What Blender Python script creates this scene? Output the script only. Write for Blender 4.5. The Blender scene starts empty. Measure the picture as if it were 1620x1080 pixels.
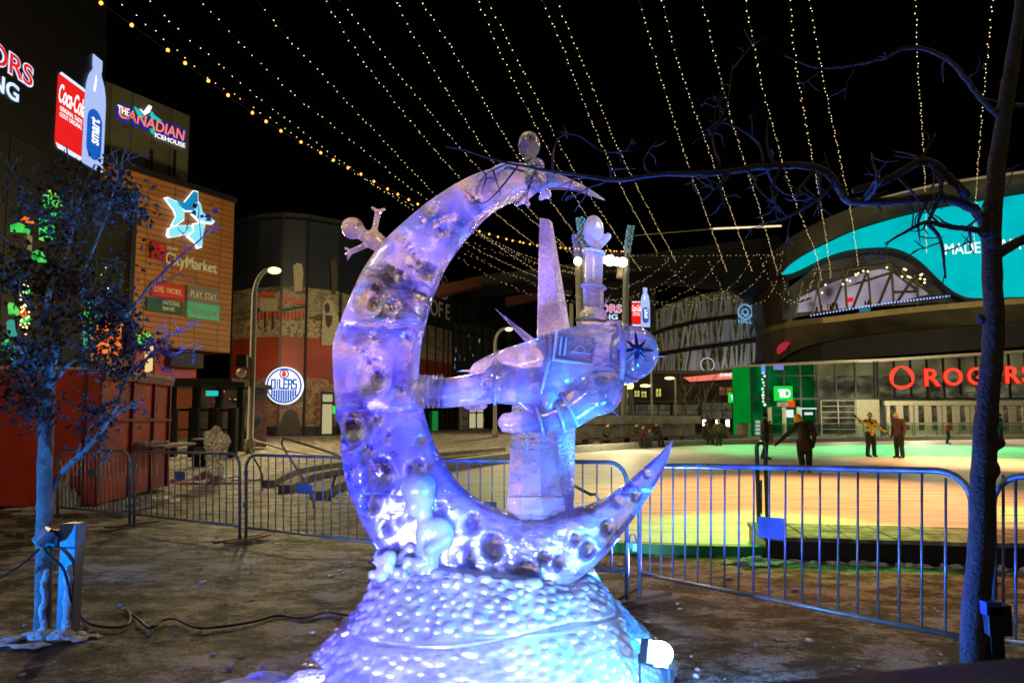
import bpy, bmesh, math, random
import numpy as np
from mathutils import Vector, Matrix, noise as mnoise
R = math.radians
random.seed(7); rng = np.random.default_rng(7)
sc = bpy.context.scene
COL = sc.collection
# ---------------------------------------------------------------- camera
F, CX, CY, CAMH, HY, PITCH = 1080.0, 810.0, 540.0, 1.55, 660.0, R(4.5)
SV = (HY-CY)/F - math.tan(PITCH)
cam = bpy.data.objects.new('camera', bpy.data.cameras.new('camera')); COL.objects.link(cam)
cam.location = (0, 0, CAMH); cam.rotation_euler = (R(90)+PITCH, 0, 0)
cam.data.lens = 24; cam.data.sensor_width = 36; cam.data.shift_y = SV*F/1620
cam.data.clip_start = 0.05; cam.data.clip_end = 2000
cam.data.dof.use_dof = True; cam.data.dof.focus_distance = 4.5; cam.data.dof.aperture_fstop = 4.0
sc.camera = cam
sc.view_settings.view_transform = 'Standard'; sc.view_settings.look = 'None'
sc.view_settings.exposure = 0; sc.view_settings.gamma = 1
sc.render.engine = 'CYCLES'
sc.cycles.use_denoising = True
sc.cycles.max_bounces = 10; sc.cycles.transmission_bounces = 8; sc.cycles.glossy_bounces = 3; sc.cycles.diffuse_bounces = 3
sc.cycles.caustics_reflective = False; sc.cycles.caustics_refractive = False
sc.cycles.sample_clamp_indirect = 4; sc.cycles.sample_clamp_direct = 0
# ---------------------------------------------------------------- night sky
w = bpy.data.worlds.new("World"); sc.world = w; w.use_nodes = True
nt = w.node_tree; bg = nt.nodes['Background']
sky = nt.nodes.new('ShaderNodeTexSky'); sky.sky_type = 'NISHITA'; sky.sun_disc = False
sky.sun_elevation = R(-4); sky.sun_rotation = R(200)
nt.links.new(sky.outputs[0], bg.inputs[0]); bg.inputs[1].default_value = 0.02

def ray(px, py):
    u = (px-CX)/F; v = (CY-py)/F + SV
    return Vector((u, math.cos(PITCH)-v*math.sin(PITCH), math.sin(PITCH)+v*math.cos(PITCH)))
def P(px, py, Y):
    d = ray(px, py); t = Y/d.y
    return Vector((d.x*t, Y, CAMH+d.z*t))
def G(px, py, z=0.0):
    d = ray(px, py); t = (z-CAMH)/d.z
    return Vector((d.x*t, d.y*t, z))

# ---------------------------------------------------------------- lights (lamps of the place and added fill)
def light(kind, loc, energy, color, name='lamp_or_fill', size=0.1, target=None, spot=60, blend=0.6):
    l = bpy.data.lights.new(name, kind); l.energy = energy; l.color = color
    if kind == 'AREA': l.size = size
    else: l.shadow_soft_size = size
    if kind == 'SPOT': l.spot_size = R(spot); l.spot_blend = blend
    o = bpy.data.objects.new(name, l); COL.objects.link(o); o.location = loc
    if target is not None:
        o.rotation_euler = (Vector(target)-Vector(loc)).to_track_quat('-Z', 'Y').to_euler()
    return o
def beam_mottle(o, scale=6, seed=0, lo=.15, hi=2.2):
    """added noise in beam strength, in place of light refracted by the ice"""
    l = o.data; l.use_nodes = True; t = l.node_tree; e = [n for n in t.nodes if n.type == 'EMISSION'][0]
    tc = t.nodes.new('ShaderNodeTexCoord'); mp = t.nodes.new('ShaderNodeMapping'); mp.inputs['Location'].default_value = (seed, seed*.7, 0); no = t.nodes.new('ShaderNodeTexNoise')
    no.inputs['Scale'].default_value = scale; no.inputs['Detail'].default_value = 3; no.inputs['Distortion'].default_value = 1.2; mr = t.nodes.new('ShaderNodeMapRange')
    mr.inputs[1].default_value = .42; mr.inputs[2].default_value = .60; mr.inputs[3].default_value = lo; mr.inputs[4].default_value = hi
    t.links.new(tc.outputs['Normal'], mp.inputs[0]); t.links.new(mp.outputs[0], no.inputs['Vector']); t.links.new(no.outputs[0], mr.inputs[0]); t.links.new(mr.outputs[0], e.inputs['Strength']); return o
WARM = (1.0, 0.80, 0.45); SOD = (1.0, 0.68, 0.30)
# street lamps: the one in view, the one by the glass hall, one behind the camera; the rest are added fill
light('POINT', P(434, 427, 36)+Vector((0, -.1, -.35)), 7500, (1, .78, .38), size=.7)
light('POINT', P(803, 519, 58)+Vector((0, 0, -.3)), 3000, WARM, size=.25)
light('POINT', (-19, 30, 9.5), 2600, SOD, size=.25)  # added unseen fill for the left facades
light('POINT', (6, 7, 9), 260, (1, .85, .55), size=.3)  # added front fill for the skaters, no fixture
light('POINT', (-5, -7, 8), 620, (1, .80, .46), size=.3)
light('POINT', (8, 2.5, 7), 90, (1, .80, .42), size=.3)  # added warm fill from the right, no fixture
light('POINT', (-9.5, 5, 5), 170, (1, .74, .4), size=.3)  # added warm fill for the red kiosk
light('POINT', P(1120, 625, 84), 1500, (.85, .9, 1), size=.3)  # added light on the lattice facade
# rink flood lights on the light mast
MAST = P(965, 410, 44)
light('SPOT', MAST, 20000, (1, .58, .26), 'flood_light', .3, (9, 20, 0), 70)
light('SPOT', MAST+Vector((1, 0, 0)), 26000, (1, .66, .30), 'flood_light', .3, (16, 36, 0), 80)
light('SPOT', MAST+Vector((-1, 0, 0)), 7000, (1, .82, .42), 'flood_light', .3, (0, 28, 0), 50)
# coloured rink projectors
light('SPOT', (9, 22, 11), 20000, (1, .38, .11), 'rink_projector', .2, (6.0, 13.5, 0), 44, 1)
light('SPOT', (18, 20, 11), 17000, (1, .44, .16), 'rink_projector', .2, (16, 23, 0), 45, 1)
light('SPOT', (2, 24, 11), 900, (.25, 1, .3), 'rink_projector', .2, (0.5, 14, 0), 40, .8)
light('SPOT', (4, 14, 9), 4500, (.03, 1, .12), 'rink_projector', .2, (3.6, 9.3, 0), 26, .7)
light('SPOT', (10, 14, 9), 4500, (.03, 1, .12), 'rink_projector', .2, (9.5, 10.0, 0), 30, .7)
light('SPOT', (24, 42, 13), 17000, (.0, 1, .25), 'rink_projector', .2, (21, 33, 0), 50, .8)
light('SPOT', (16, 46, 13), 12000, (.0, 1, .25), 'rink_projector', .2, (13, 34, 0), 34, .8)
# sculpture flood lights; backlights, mound spots and warm spots are added
beam_mottle(light('SPOT', (-1.55, 2.3, .10), 1500, (.045, .045, 1), 'violet_flood_or_fill', .05, (-.5, 4.7, 1.6), 85, .5), 8, 3, .05, 2.4)
beam_mottle(light('SPOT', (-.9, 1.9, .25), 210, (.36, .26, 1), 'violet_flood_or_fill', .05, (-.45, 4.7, 1.9), 70, .5), 8, 9, .0, 2.8)
beam_mottle(light('SPOT', (-.75, 2.1, .30), 800, (.40, .44, 1), 'blue_flood_or_fill', .09, (-.35, 4.4, .25), 58, .6), 9, 1, .5, 1.8)  # added spot to brighten the mound, left
beam_mottle(light('SPOT', (.75, 2.3, .25), 700, (.30, .50, 1), 'blue_flood_or_fill', .09, (.25, 4.3, .15), 58, .6), 9, 8, .5, 1.8)  # added spot to brighten the mound, right
beam_mottle(light('SPOT', (1.35, 3.2, .16), 1000, (.02, .26, 1), 'blue_flood_or_fill', .05, (.3, 4.6, 1.5), 100, .5), 6, 5, .2, 2.2)
beam_mottle(light('SPOT', (-1.6, 6.3, .15), 2200, (.01, .03, 1), 'blue_flood_or_fill', .06, (-.6, 4.6, 1.9), 70, .5), 6, 7, .2, 2.2)  # added backlight that turns the moon blue
beam_mottle(light('SPOT', (1.3, 6.4, .15), 1000, (.05, .07, 1), 'violet_flood_or_fill', .06, (.3, 4.6, 1.9), 70, .5), 6, 11, .2, 2.2)  # added violet backlight
beam_mottle(light('SPOT', (-.9, 9.5, 3.6), 1500, (1, .50, .18), 'added_warm_spot', .08, (-.45, 4.6, 2.3), 26, .5), 22, 2, .0, 2.8)  # added from behind for gold patches in the ice
beam_mottle(light('SPOT', (-3.4, 2.2, 4.6), 430, (1, .72, .38), 'added_warm_spot', .1, (-.5, 4.6, 2.3), 32, .5), 13, 4, .05, 2.6)  # added front warmth on the upper moon
light('SPOT', (-.75, 3.3, .9), 60, (.02, .05, 1), 'added_ground_spill', .05, (-1.3, 3.5, 0), 95, 1)  # added lamp for a blue spill on the ground
beam_mottle(light('SPOT', (2.6, 7.6, 4.6), 900, (1, .60, .22), 'added_warm_spot', .06, (.45, 4.5, 2.75), 24, .6), 18, 6, .1, 2.4)  # added to turn the upper horn gold
beam_mottle(light('SPOT', (1.9, 5.9, .5), 700, (.01, .07, 1), 'blue_flood_or_fill', .06, (.45, 4.4, 1.95), 40, .5), 8, 12, .4, 1.8)  # added blue rim light on the astronaut
beam_mottle(light('SPOT', (-.3, 6.4, 3.9), 500, (.01, .05, 1), 'blue_flood_or_fill', .06, (.35, 4.4, 2.0), 40, .5), 8, 13, .4, 1.8)  # second added rim light, from above
light('SPOT', (2.6, 1.6, 4.9), 520, (1, .66, .30), 'added_warm_spot', .08, (.47, 4.45, 2.78), 13, .8)  # added narrow spot on the raised arm and horn
light('POINT', P(1450, 628, 52), 900, (1, .85, .5), 'added_door_light', .3)  # added to brighten the arena door frames
light('POINT', P(1330, 628, 53), 500, (.9, 1, .6), 'added_door_light', .3)  # added to brighten the doors further left
light('POINT', P(985, 630, 31), 420, (1, .85, .5), 'added_wall_light', .3)  # added to brighten the concrete wall
light('POINT', P(1500, 500, 46), 2500, (1, .80, .45), 'added_shell_light', .5)  # added for a sheen on the arena's metal shell
# blue tree up-lights, with added spots for branch, trunk and fences
light('SPOT', (-4.9, 3.4, .15), 480, (.0, .24, 1), 'tree_uplight_or_fill', .05, (-3.45, 5.0, .70), 46, .6)
light('SPOT', (-2.3, 3.6, .10), 28, (.12, .06, 1), 'tree_uplight_or_fill', .05, (-2.9, 4.9, 2.4), 60, .6)
light('SPOT', (.9, 3.7, .2), 170, (.0, .12, 1), 'tree_uplight_or_fill', .05, (.85, 3.05, 2.75), 75, .8)  # added spot on the long branch
light('SPOT', (1.15, 3.75, .12), 280, (.0, .07, 1), 'tree_uplight_or_fill', .05, (2.2, 3.35, 1.6), 95, .8)  # added blue spill on the right trunk
light('SPOT', (-4.4, 5.6, 1.2), 70, (.0, .22, 1), 'tree_uplight_or_fill', .05, (-3.2, 9, .8), 110, .8)  # added blue light aimed at the left fences

# ---------------------------------------------------------------- materials
MAT = {}
def _new(name):
    m = bpy.data.materials.new(name); m.use_nodes = True; m.node_tree.nodes.clear(); return m, m.node_tree
def N(t, ty, **kw):
    n = t.nodes.new(ty)
    for k, v in kw.items():
        if k in n.inputs: n.inputs[k].default_value = v
        else: setattr(n, k, v)
    return n
def mat(name, c, rough=.6, metal=0, var=.15, scale=6, bump=.15, bscale=40, c2=None, dist=.02, spec=.5, detail=5, coat=0):
    """principled surface whose colour varies with noise and that has a fine bump"""
    if name in MAT: return MAT[name]
    m, t = _new(name)
    out = N(t, 'ShaderNodeOutputMaterial'); p = N(t, 'ShaderNodeBsdfPrincipled')
    t.links.new(p.outputs[0], out.inputs[0])
    tc = N(t, 'ShaderNodeTexCoord')
    no = N(t, 'ShaderNodeTexNoise'); no.inputs['Scale'].default_value = scale; no.inputs['Detail'].default_value = detail
    t.links.new(tc.outputs['Object'], no.inputs['Vector'])
    cr = N(t, 'ShaderNodeValToRGB')
    a = [max(0, x*(1-var)) for x in c]; b = c2 if c2 else [min(1, x*(1+var)) for x in c]
    cr.color_ramp.elements[0].position = .35; cr.color_ramp.elements[1].position = .65
    cr.color_ramp.elements[0].color = (*a, 1); cr.color_ramp.elements[1].color = (*b, 1)
    t.links.new(no.outputs[0], cr.inputs[0]); t.links.new(cr.outputs[0], p.inputs['Base Color'])
    p.inputs['Roughness'].default_value = rough; p.inputs['Metallic'].default_value = metal
    p.inputs['Specular IOR Level'].default_value = spec; p.inputs['Coat Weight'].default_value = coat
    if bump:
        n2 = N(t, 'ShaderNodeTexNoise'); n2.inputs['Scale'].default_value = bscale; n2.inputs['Detail'].default_value = 4
        t.links.new(tc.outputs['Object'], n2.inputs['Vector'])
        bp = N(t, 'ShaderNodeBump'); bp.inputs['Strength'].default_value = bump; bp.inputs['Distance'].default_value = dist
        t.links.new(n2.outputs[0], bp.inputs['Height']); t.links.new(bp.outputs[0], p.inputs['Normal'])
    MAT[name] = m; return m
def emit(name, c, s=1.0, sampling=False):
    if name in MAT: return MAT[name]
    m, t = _new(name); out = N(t, 'ShaderNodeOutputMaterial'); e = N(t, 'ShaderNodeEmission')
    e.inputs[0].default_value = (*c, 1); e.inputs[1].default_value = s
    t.links.new(e.outputs[0], out.inputs[0])
    if not sampling: m.cycles.emission_sampling = 'NONE'
    MAT[name] = m; return m
def emit_noise(name, cols, scale=3, s=1.0, stretch=(1, 1, 1), vor=False, sampling=False):
    m, t = _new(name); out = N(t, 'ShaderNodeOutputMaterial'); e = N(t, 'ShaderNodeEmission')
    tc = N(t, 'ShaderNodeTexCoord'); mp = N(t, 'ShaderNodeMapping'); mp.inputs['Scale'].default_value = stretch
    no = N(t, 'ShaderNodeTexVoronoi' if vor else 'ShaderNodeTexNoise'); no.inputs['Scale'].default_value = scale
    cr = N(t, 'ShaderNodeValToRGB'); k = len(cols)
    cr.color_ramp.elements[0].color = (*cols[0], 1); cr.color_ramp.elements[0].position = .3 if not vor else 0
    cr.color_ramp.elements[1].color = (*cols[-1], 1); cr.color_ramp.elements[1].position = .7 if not vor else 1
    for i in range(1, k-1):
        el = cr.color_ramp.elements.new((.3+.4*i/(k-1)) if not vor else i/(k-1)); el.color = (*cols[i], 1)
    t.links.new(tc.outputs['Object'], mp.inputs[0]); t.links.new(mp.outputs[0], no.inputs['Vector'])
    t.links.new(no.outputs[0] if not vor else no.outputs['Color'], cr.inputs[0]); t.links.new(cr.outputs[0], e.inputs[0])
    e.inputs[1].default_value = s; t.links.new(e.outputs[0], out.inputs[0])
    if not sampling: m.cycles.emission_sampling = 'NONE'
    MAT[name] = m; return m

def ground_mat():
    m, t = _new('trampled_snow'); out = N(t, 'ShaderNodeOutputMaterial'); p = N(t, 'ShaderNodeBsdfPrincipled')
    t.links.new(p.outputs[0], out.inputs[0]); tc = N(t, 'ShaderNodeTexCoord')
    mp = N(t, 'ShaderNodeMapping'); mp.inputs['Rotation'].default_value = (0, 0, .2); mp.inputs['Scale'].default_value = (.8, 1.15, 1)
    t.links.new(tc.outputs['Object'], mp.inputs[0])
    n1 = N(t, 'ShaderNodeTexNoise'); n1.inputs['Scale'].default_value = 2.6; n1.inputs['Detail'].default_value = 9; n1.inputs['Roughness'].default_value = .68
    n2 = N(t, 'ShaderNodeTexNoise'); n2.inputs['Scale'].default_value = 17; n2.inputs['Detail'].default_value = 8; n2.inputs['Roughness'].default_value = .7
    v = N(t, 'ShaderNodeTexVoronoi'); v.inputs['Scale'].default_value = 5.5; v.feature = 'SMOOTH_F1'
    for n in (n1, n2, v): t.links.new(mp.outputs[0], n.inputs['Vector'])
    cr = N(t, 'ShaderNodeValToRGB'); e = cr.color_ramp.elements
    e[0].position = .462; e[0].color = (.045, .035, .024, 1); e[1].position = .545; e[1].color = (.55, .50, .45, 1)
    x = e.new(.487); x.color = (.15, .12, .08, 1); x = e.new(.508); x.color = (.24, .20, .15, 1)
    mx = N(t, 'ShaderNodeMix'); mx.inputs[0].default_value = .42
    n4 = N(t, 'ShaderNodeTexNoise'); n4.inputs['Scale'].default_value = 70; n4.inputs['Detail'].default_value = 5; n4.inputs['Roughness'].default_value = .7; t.links.new(tc.outputs['Object'], n4.inputs['Vector'])
    my = N(t, 'ShaderNodeMix'); my.inputs[0].default_value = .5; t.links.new(n2.outputs[0], my.inputs[2]); t.links.new(n4.outputs[0], my.inputs[3])
    t.links.new(n1.outputs[0], mx.inputs[2]); t.links.new(my.outputs[0], mx.inputs[3]); t.links.new(mx.outputs[0], cr.inputs[0])
    t.links.new(cr.outputs[0], p.inputs['Base Color']); p.inputs['Roughness'].default_value = .62; p.inputs['Specular IOR Level'].default_value = .35
    ad = N(t, 'ShaderNodeMath', operation='ADD'); m2 = N(t, 'ShaderNodeMath', operation='MULTIPLY'); m2.inputs[1].default_value = .45
    t.links.new(v.outputs[0], m2.inputs[0]); t.links.new(mx.outputs[0], ad.inputs[0]); t.links.new(m2.outputs[0], ad.inputs[1])
    bp = N(t, 'ShaderNodeBump'); bp.inputs['Strength'].default_value = 1; bp.inputs['Distance'].default_value = .14
    t.links.new(ad.outputs[0], bp.inputs['Height']); t.links.new(bp.outputs[0], p.inputs['Normal'])
    return m
def rink_mat():
    m, t = _new('rink_ice'); out = N(t, 'ShaderNodeOutputMaterial'); p = N(t, 'ShaderNodeBsdfPrincipled')
    t.links.new(p.outputs[0], out.inputs[0]); tc = N(t, 'ShaderNodeTexCoord')
    mp = N(t, 'ShaderNodeMapping'); mp.inputs['Scale'].default_value = (.5, 1.3, 1); mp.inputs['Rotation'].default_value = (0, 0, .12)
    n1 = N(t, 'ShaderNodeTexNoise'); n1.inputs['Scale'].default_value = 1.1; n1.inputs['Detail'].default_value = 9; n1.inputs['Roughness'].default_value = .65; n1.inputs['Distortion'].default_value = 2.5
    t.links.new(tc.outputs['Object'], mp.inputs[0]); t.links.new(mp.outputs[0], n1.inputs['Vector'])
    cr = N(t, 'ShaderNodeValToRGB'); cr.color_ramp.elements[0].color = (.56, .55, .52, 1); cr.color_ramp.elements[1].color = (.80, .80, .78, 1)
    cr.color_ramp.elements[0].position = .35; cr.color_ramp.elements[1].position = .62
    t.links.new(n1.outputs[0], cr.inputs[0]); t.links.new(cr.outputs[0], p.inputs['Base Color'])
    p.inputs['Roughness'].default_value = .55; p.inputs['Specular IOR Level'].default_value = .3
    # skate scratches: thin bright and dull arcs in several directions
    prev = cr.outputs[0]
    for ang, sc_, off in ((.5, 1.1, 0), (-.9, .8, 7), (1.9, 1.4, 13)):
        mq = N(t, 'ShaderNodeMapping'); mq.inputs['Rotation'].default_value = (0, 0, ang); mq.inputs['Location'].default_value = (off, off, 0); mq.inputs['Scale'].default_value = (.12*sc_, 3.2*sc_, 1); nq = N(t, 'ShaderNodeTexNoise'); nq.inputs['Scale'].default_value = 2.5; nq.inputs['Detail'].default_value = 4; nq.inputs['Distortion'].default_value = .6
        t.links.new(tc.outputs['Object'], mq.inputs[0]); t.links.new(mq.outputs[0], nq.inputs['Vector']); rq = N(t, 'ShaderNodeMapRange'); rq.inputs[1].default_value = .58; rq.inputs[2].default_value = .66; rq.inputs[3].default_value = 1; rq.inputs[4].default_value = .62
        t.links.new(nq.outputs[0], rq.inputs[0]); vm = N(t, 'ShaderNodeVectorMath', operation='SCALE'); t.links.new(prev, vm.inputs[0]); t.links.new(rq.outputs[0], vm.inputs['Scale']); prev = vm.outputs[0]
    t.links.new(prev, p.inputs['Base Color'])
    bp = N(t, 'ShaderNodeBump'); bp.inputs['Strength'].default_value = .25; bp.inputs['Distance'].default_value = .01
    t.links.new(n1.outputs[0], bp.inputs['Height']); t.links.new(bp.outputs[0], p.inputs['Normal'])
    return m
def ice_mat(name, frost_lo=.25, frost_hi=.75, scale=3.0, rough=.10, bump=.5, bscale=9, seams=(), tint=(.93, .95, 1), gloss=.22, blocks=None):
    """clear ice with cloudy frosted veils, fine scratches and the joints between the carved blocks"""
    m, t = _new(name); out = N(t, 'ShaderNodeOutputMaterial'); tc = N(t, 'ShaderNodeTexCoord')
    g = N(t, 'ShaderNodeBsdfGlass'); g.inputs['IOR'].default_value = 1.31; g.inputs['Roughness'].default_value = rough; g.inputs['Color'].default_value = (.97, .98, 1, 1)
    d = N(t, 'ShaderNodeBsdfDiffuse'); d.inputs[0].default_value = (*tint, 1)
    tr = N(t, 'ShaderNodeBsdfTranslucent'); tr.inputs[0].default_value = (*tint, 1)
    gl = N(t, 'ShaderNodeBsdfGlossy'); gl.inputs['Roughness'].default_value = .12
    n1 = N(t, 'ShaderNodeTexNoise'); n1.inputs['Scale'].default_value = scale; n1.inputs['Detail'].default_value = 7; n1.inputs['Roughness'].default_value = .62; n1.inputs['Distortion'].default_value = .9
    t.links.new(tc.outputs['Object'], n1.inputs['Vector'])
    mr = N(t, 'ShaderNodeMapRange'); mr.inputs[1].default_value = .42; mr.inputs[2].default_value = .58; mr.inputs[3].default_value = frost_lo; mr.inputs[4].default_value = frost_hi
    ms = N(t, 'ShaderNodeMapping'); ms.inputs['Scale'].default_value = (3, 9, 22); ms.inputs['Rotation'].default_value = (.3, .5, .2); t.links.new(tc.outputs['Object'], ms.inputs[0])
    n5 = N(t, 'ShaderNodeTexNoise'); n5.inputs['Scale'].default_value = 1.6; n5.inputs['Detail'].default_value = 8; n5.inputs['Roughness'].default_value = .75; t.links.new(ms.outputs[0], n5.inputs['Vector'])
    mz = N(t, 'ShaderNodeMath', operation='MULTIPLY_ADD'); mz.inputs[1].default_value = .38; t.links.new(n5.outputs[0], mz.inputs[0]); sb = N(t, 'ShaderNodeMath', operation='SUBTRACT'); sb.inputs[1].default_value = .19; t.links.new(n1.outputs[0], sb.inputs[0]); t.links.new(sb.outputs[0], mz.inputs[2])
    t.links.new(mz.outputs[0], mr.inputs[0]); fac = mr.outputs[0]
    at_ = N(t, 'ShaderNodeAttribute'); at_.attribute_name = 'polish'; im = N(t, 'ShaderNodeMath', operation='MULTIPLY_ADD'); im.inputs[1].default_value = -.9; im.inputs[2].default_value = 1
    t.links.new(at_.outputs['Fac'], im.inputs[0]); mu = N(t, 'ShaderNodeMath', operation='MULTIPLY'); t.links.new(fac, mu.inputs[0]); t.links.new(im.outputs[0], mu.inputs[1]); fac = mu.outputs[0]
    if seams:
        sx = N(t, 'ShaderNodeSeparateXYZ'); geo = N(t, 'ShaderNodeNewGeometry'); t.links.new(geo.outputs['Position'], sx.inputs[0])
        for z in seams:
            a = N(t, 'ShaderNodeMath', operation='SUBTRACT'); a.inputs[1].default_value = z; t.links.new(sx.outputs[2], a.inputs[0])
            b = N(t, 'ShaderNodeMath', operation='ABSOLUTE'); t.links.new(a.outputs[0], b.inputs[0])
            c = N(t, 'ShaderNodeMath', operation='LESS_THAN'); c.inputs[1].default_value = .006; t.links.new(b.outputs[0], c.inputs[0])
            mxx = N(t, 'ShaderNodeMath', operation='MAXIMUM'); t.links.new(fac, mxx.inputs[0]); t.links.new(c.outputs[0], mxx.inputs[1]); fac = mxx.outputs[0]
    if blocks:   # bands of blue light under the joints are put into the ice colour
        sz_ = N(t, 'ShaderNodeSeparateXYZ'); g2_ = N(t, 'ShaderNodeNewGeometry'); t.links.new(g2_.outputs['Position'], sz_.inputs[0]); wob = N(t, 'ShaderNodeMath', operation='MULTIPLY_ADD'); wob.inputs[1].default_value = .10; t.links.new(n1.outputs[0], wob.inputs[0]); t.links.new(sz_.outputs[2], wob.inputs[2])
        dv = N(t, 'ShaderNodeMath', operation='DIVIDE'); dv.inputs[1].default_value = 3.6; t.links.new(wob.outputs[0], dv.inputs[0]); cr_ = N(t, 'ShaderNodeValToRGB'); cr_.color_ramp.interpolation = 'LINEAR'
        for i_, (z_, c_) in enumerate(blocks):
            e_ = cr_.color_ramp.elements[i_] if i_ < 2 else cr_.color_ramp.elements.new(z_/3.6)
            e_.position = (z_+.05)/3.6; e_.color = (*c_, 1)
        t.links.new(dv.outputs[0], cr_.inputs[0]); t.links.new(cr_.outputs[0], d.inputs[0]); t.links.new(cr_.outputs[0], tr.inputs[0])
    n2 = N(t, 'ShaderNodeTexNoise'); n2.inputs['Scale'].default_value = bscale; n2.inputs['Detail'].default_value = 3
    n3 = N(t, 'ShaderNodeTexNoise'); n3.inputs['Scale'].default_value = 90; n3.inputs['Detail'].default_value = 3
    for n in (n2, n3): t.links.new(tc.outputs['Object'], n.inputs['Vector'])
    s3 = N(t, 'ShaderNodeMath', operation='MULTIPLY_ADD'); s3.inputs[1].default_value = .07
    t.links.new(n3.outputs[0], s3.inputs[0]); t.links.new(n2.outputs[0], s3.inputs[2])
    bp = N(t, 'ShaderNodeBump'); bp.inputs['Strength'].default_value = bump; bp.inputs['Distance'].default_value = .05
    t.links.new(s3.outputs[0], bp.inputs['Height'])
    for n in (g, d, tr, gl): t.links.new(bp.outputs[0], n.inputs['Normal'])
    m1 = N(t, 'ShaderNodeMixShader'); m1.inputs[0].default_value = .68; t.links.new(d.outputs[0], m1.inputs[1]); t.links.new(tr.outputs[0], m1.inputs[2])
    m2 = N(t, 'ShaderNodeMixShader'); m2.inputs[0].default_value = gloss; t.links.new(m1.outputs[0], m2.inputs[1]); t.links.new(gl.outputs[0], m2.inputs[2])
    m3 = N(t, 'ShaderNodeMixShader'); t.links.new(fac, m3.inputs[0]); t.links.new(g.outputs[0], m3.inputs[1]); t.links.new(m2.outputs[0], m3.inputs[2])
    t.links.new(m3.outputs[0], out.inputs[0]); MAT[name] = m; return m
def panel_mat(name, c, cj, du, dv, u, rough=.5, var=.12):
    """cladding: joint grid du x dv metres along horizontal direction u"""
    m, t = _new(name); out = N(t, 'ShaderNodeOutputMaterial'); p = N(t, 'ShaderNodeBsdfPrincipled'); t.links.new(p.outputs[0], out.inputs[0])
    geo = N(t, 'ShaderNodeNewGeometry'); dot = N(t, 'ShaderNodeVectorMath', operation='DOT_PRODUCT'); dot.inputs[1].default_value = (u[0], u[1], 0)
    t.links.new(geo.outputs['Position'], dot.inputs[0]); sx = N(t, 'ShaderNodeSeparateXYZ'); t.links.new(geo.outputs['Position'], sx.inputs[0])
    cb = N(t, 'ShaderNodeCombineXYZ'); t.links.new(dot.outputs['Value'], cb.inputs[0]); t.links.new(sx.outputs[2], cb.inputs[1])
    br = N(t, 'ShaderNodeTexBrick'); br.offset = 0; br.inputs['Scale'].default_value = 1; br.inputs['Brick Width'].default_value = du; br.inputs['Row Height'].default_value = dv
    br.inputs['Mortar Size'].default_value = .035; br.inputs['Mortar'].default_value = (*cj, 1)
    br.inputs['Color1'].default_value = (*[x*(1-var) for x in c], 1); br.inputs['Color2'].default_value = (*[x*(1+var) for x in c], 1)
    t.links.new(cb.outputs[0], br.inputs['Vector']); t.links.new(br.outputs[0], p.inputs['Base Color']); p.inputs['Roughness'].default_value = rough
    MAT[name] = m; return m
def mural_mat(name, cols, sx=.25, sz=.5, detail=6):
    m, t = _new(name); out = N(t, 'ShaderNodeOutputMaterial'); p = N(t, 'ShaderNodeBsdfPrincipled'); t.links.new(p.outputs[0], out.inputs[0])
    tc = N(t, 'ShaderNodeTexCoord'); mp = N(t, 'ShaderNodeMapping'); mp.inputs['Scale'].default_value = (sx, sx, sz)
    no = N(t, 'ShaderNodeTexNoise'); no.inputs['Scale'].default_value = 2; no.inputs['Detail'].default_value = detail; no.inputs['Distortion'].default_value = .6; no.inputs['Roughness'].default_value = .75
    cr = N(t, 'ShaderNodeValToRGB'); k = len(cols)
    cr.color_ramp.elements[0].color = (*cols[0], 1); cr.color_ramp.elements[0].position = 0
    cr.color_ramp.elements[1].color = (*cols[1], 1); cr.color_ramp.elements[1].position = .40
    for i in range(2, k): el = cr.color_ramp.elements.new(.40+.22*(i-1)/(k-1)); el.color = (*cols[i], 1)
    t.links.new(tc.outputs['Object'], mp.inputs[0]); t.links.new(mp.outputs[0], no.inputs['Vector']); t.links.new(no.outputs[0], cr.inputs[0])
    t.links.new(cr.outputs[0], p.inputs['Base Color']); p.inputs['Roughness'].default_value = .6
    MAT[name] = m; return m
def glass_dark(name, c=(.012, .014, .016), rough=.08):
    return mat(name, c, rough, 0, .3, .6, .03, 1.0, spec=.8)

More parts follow.
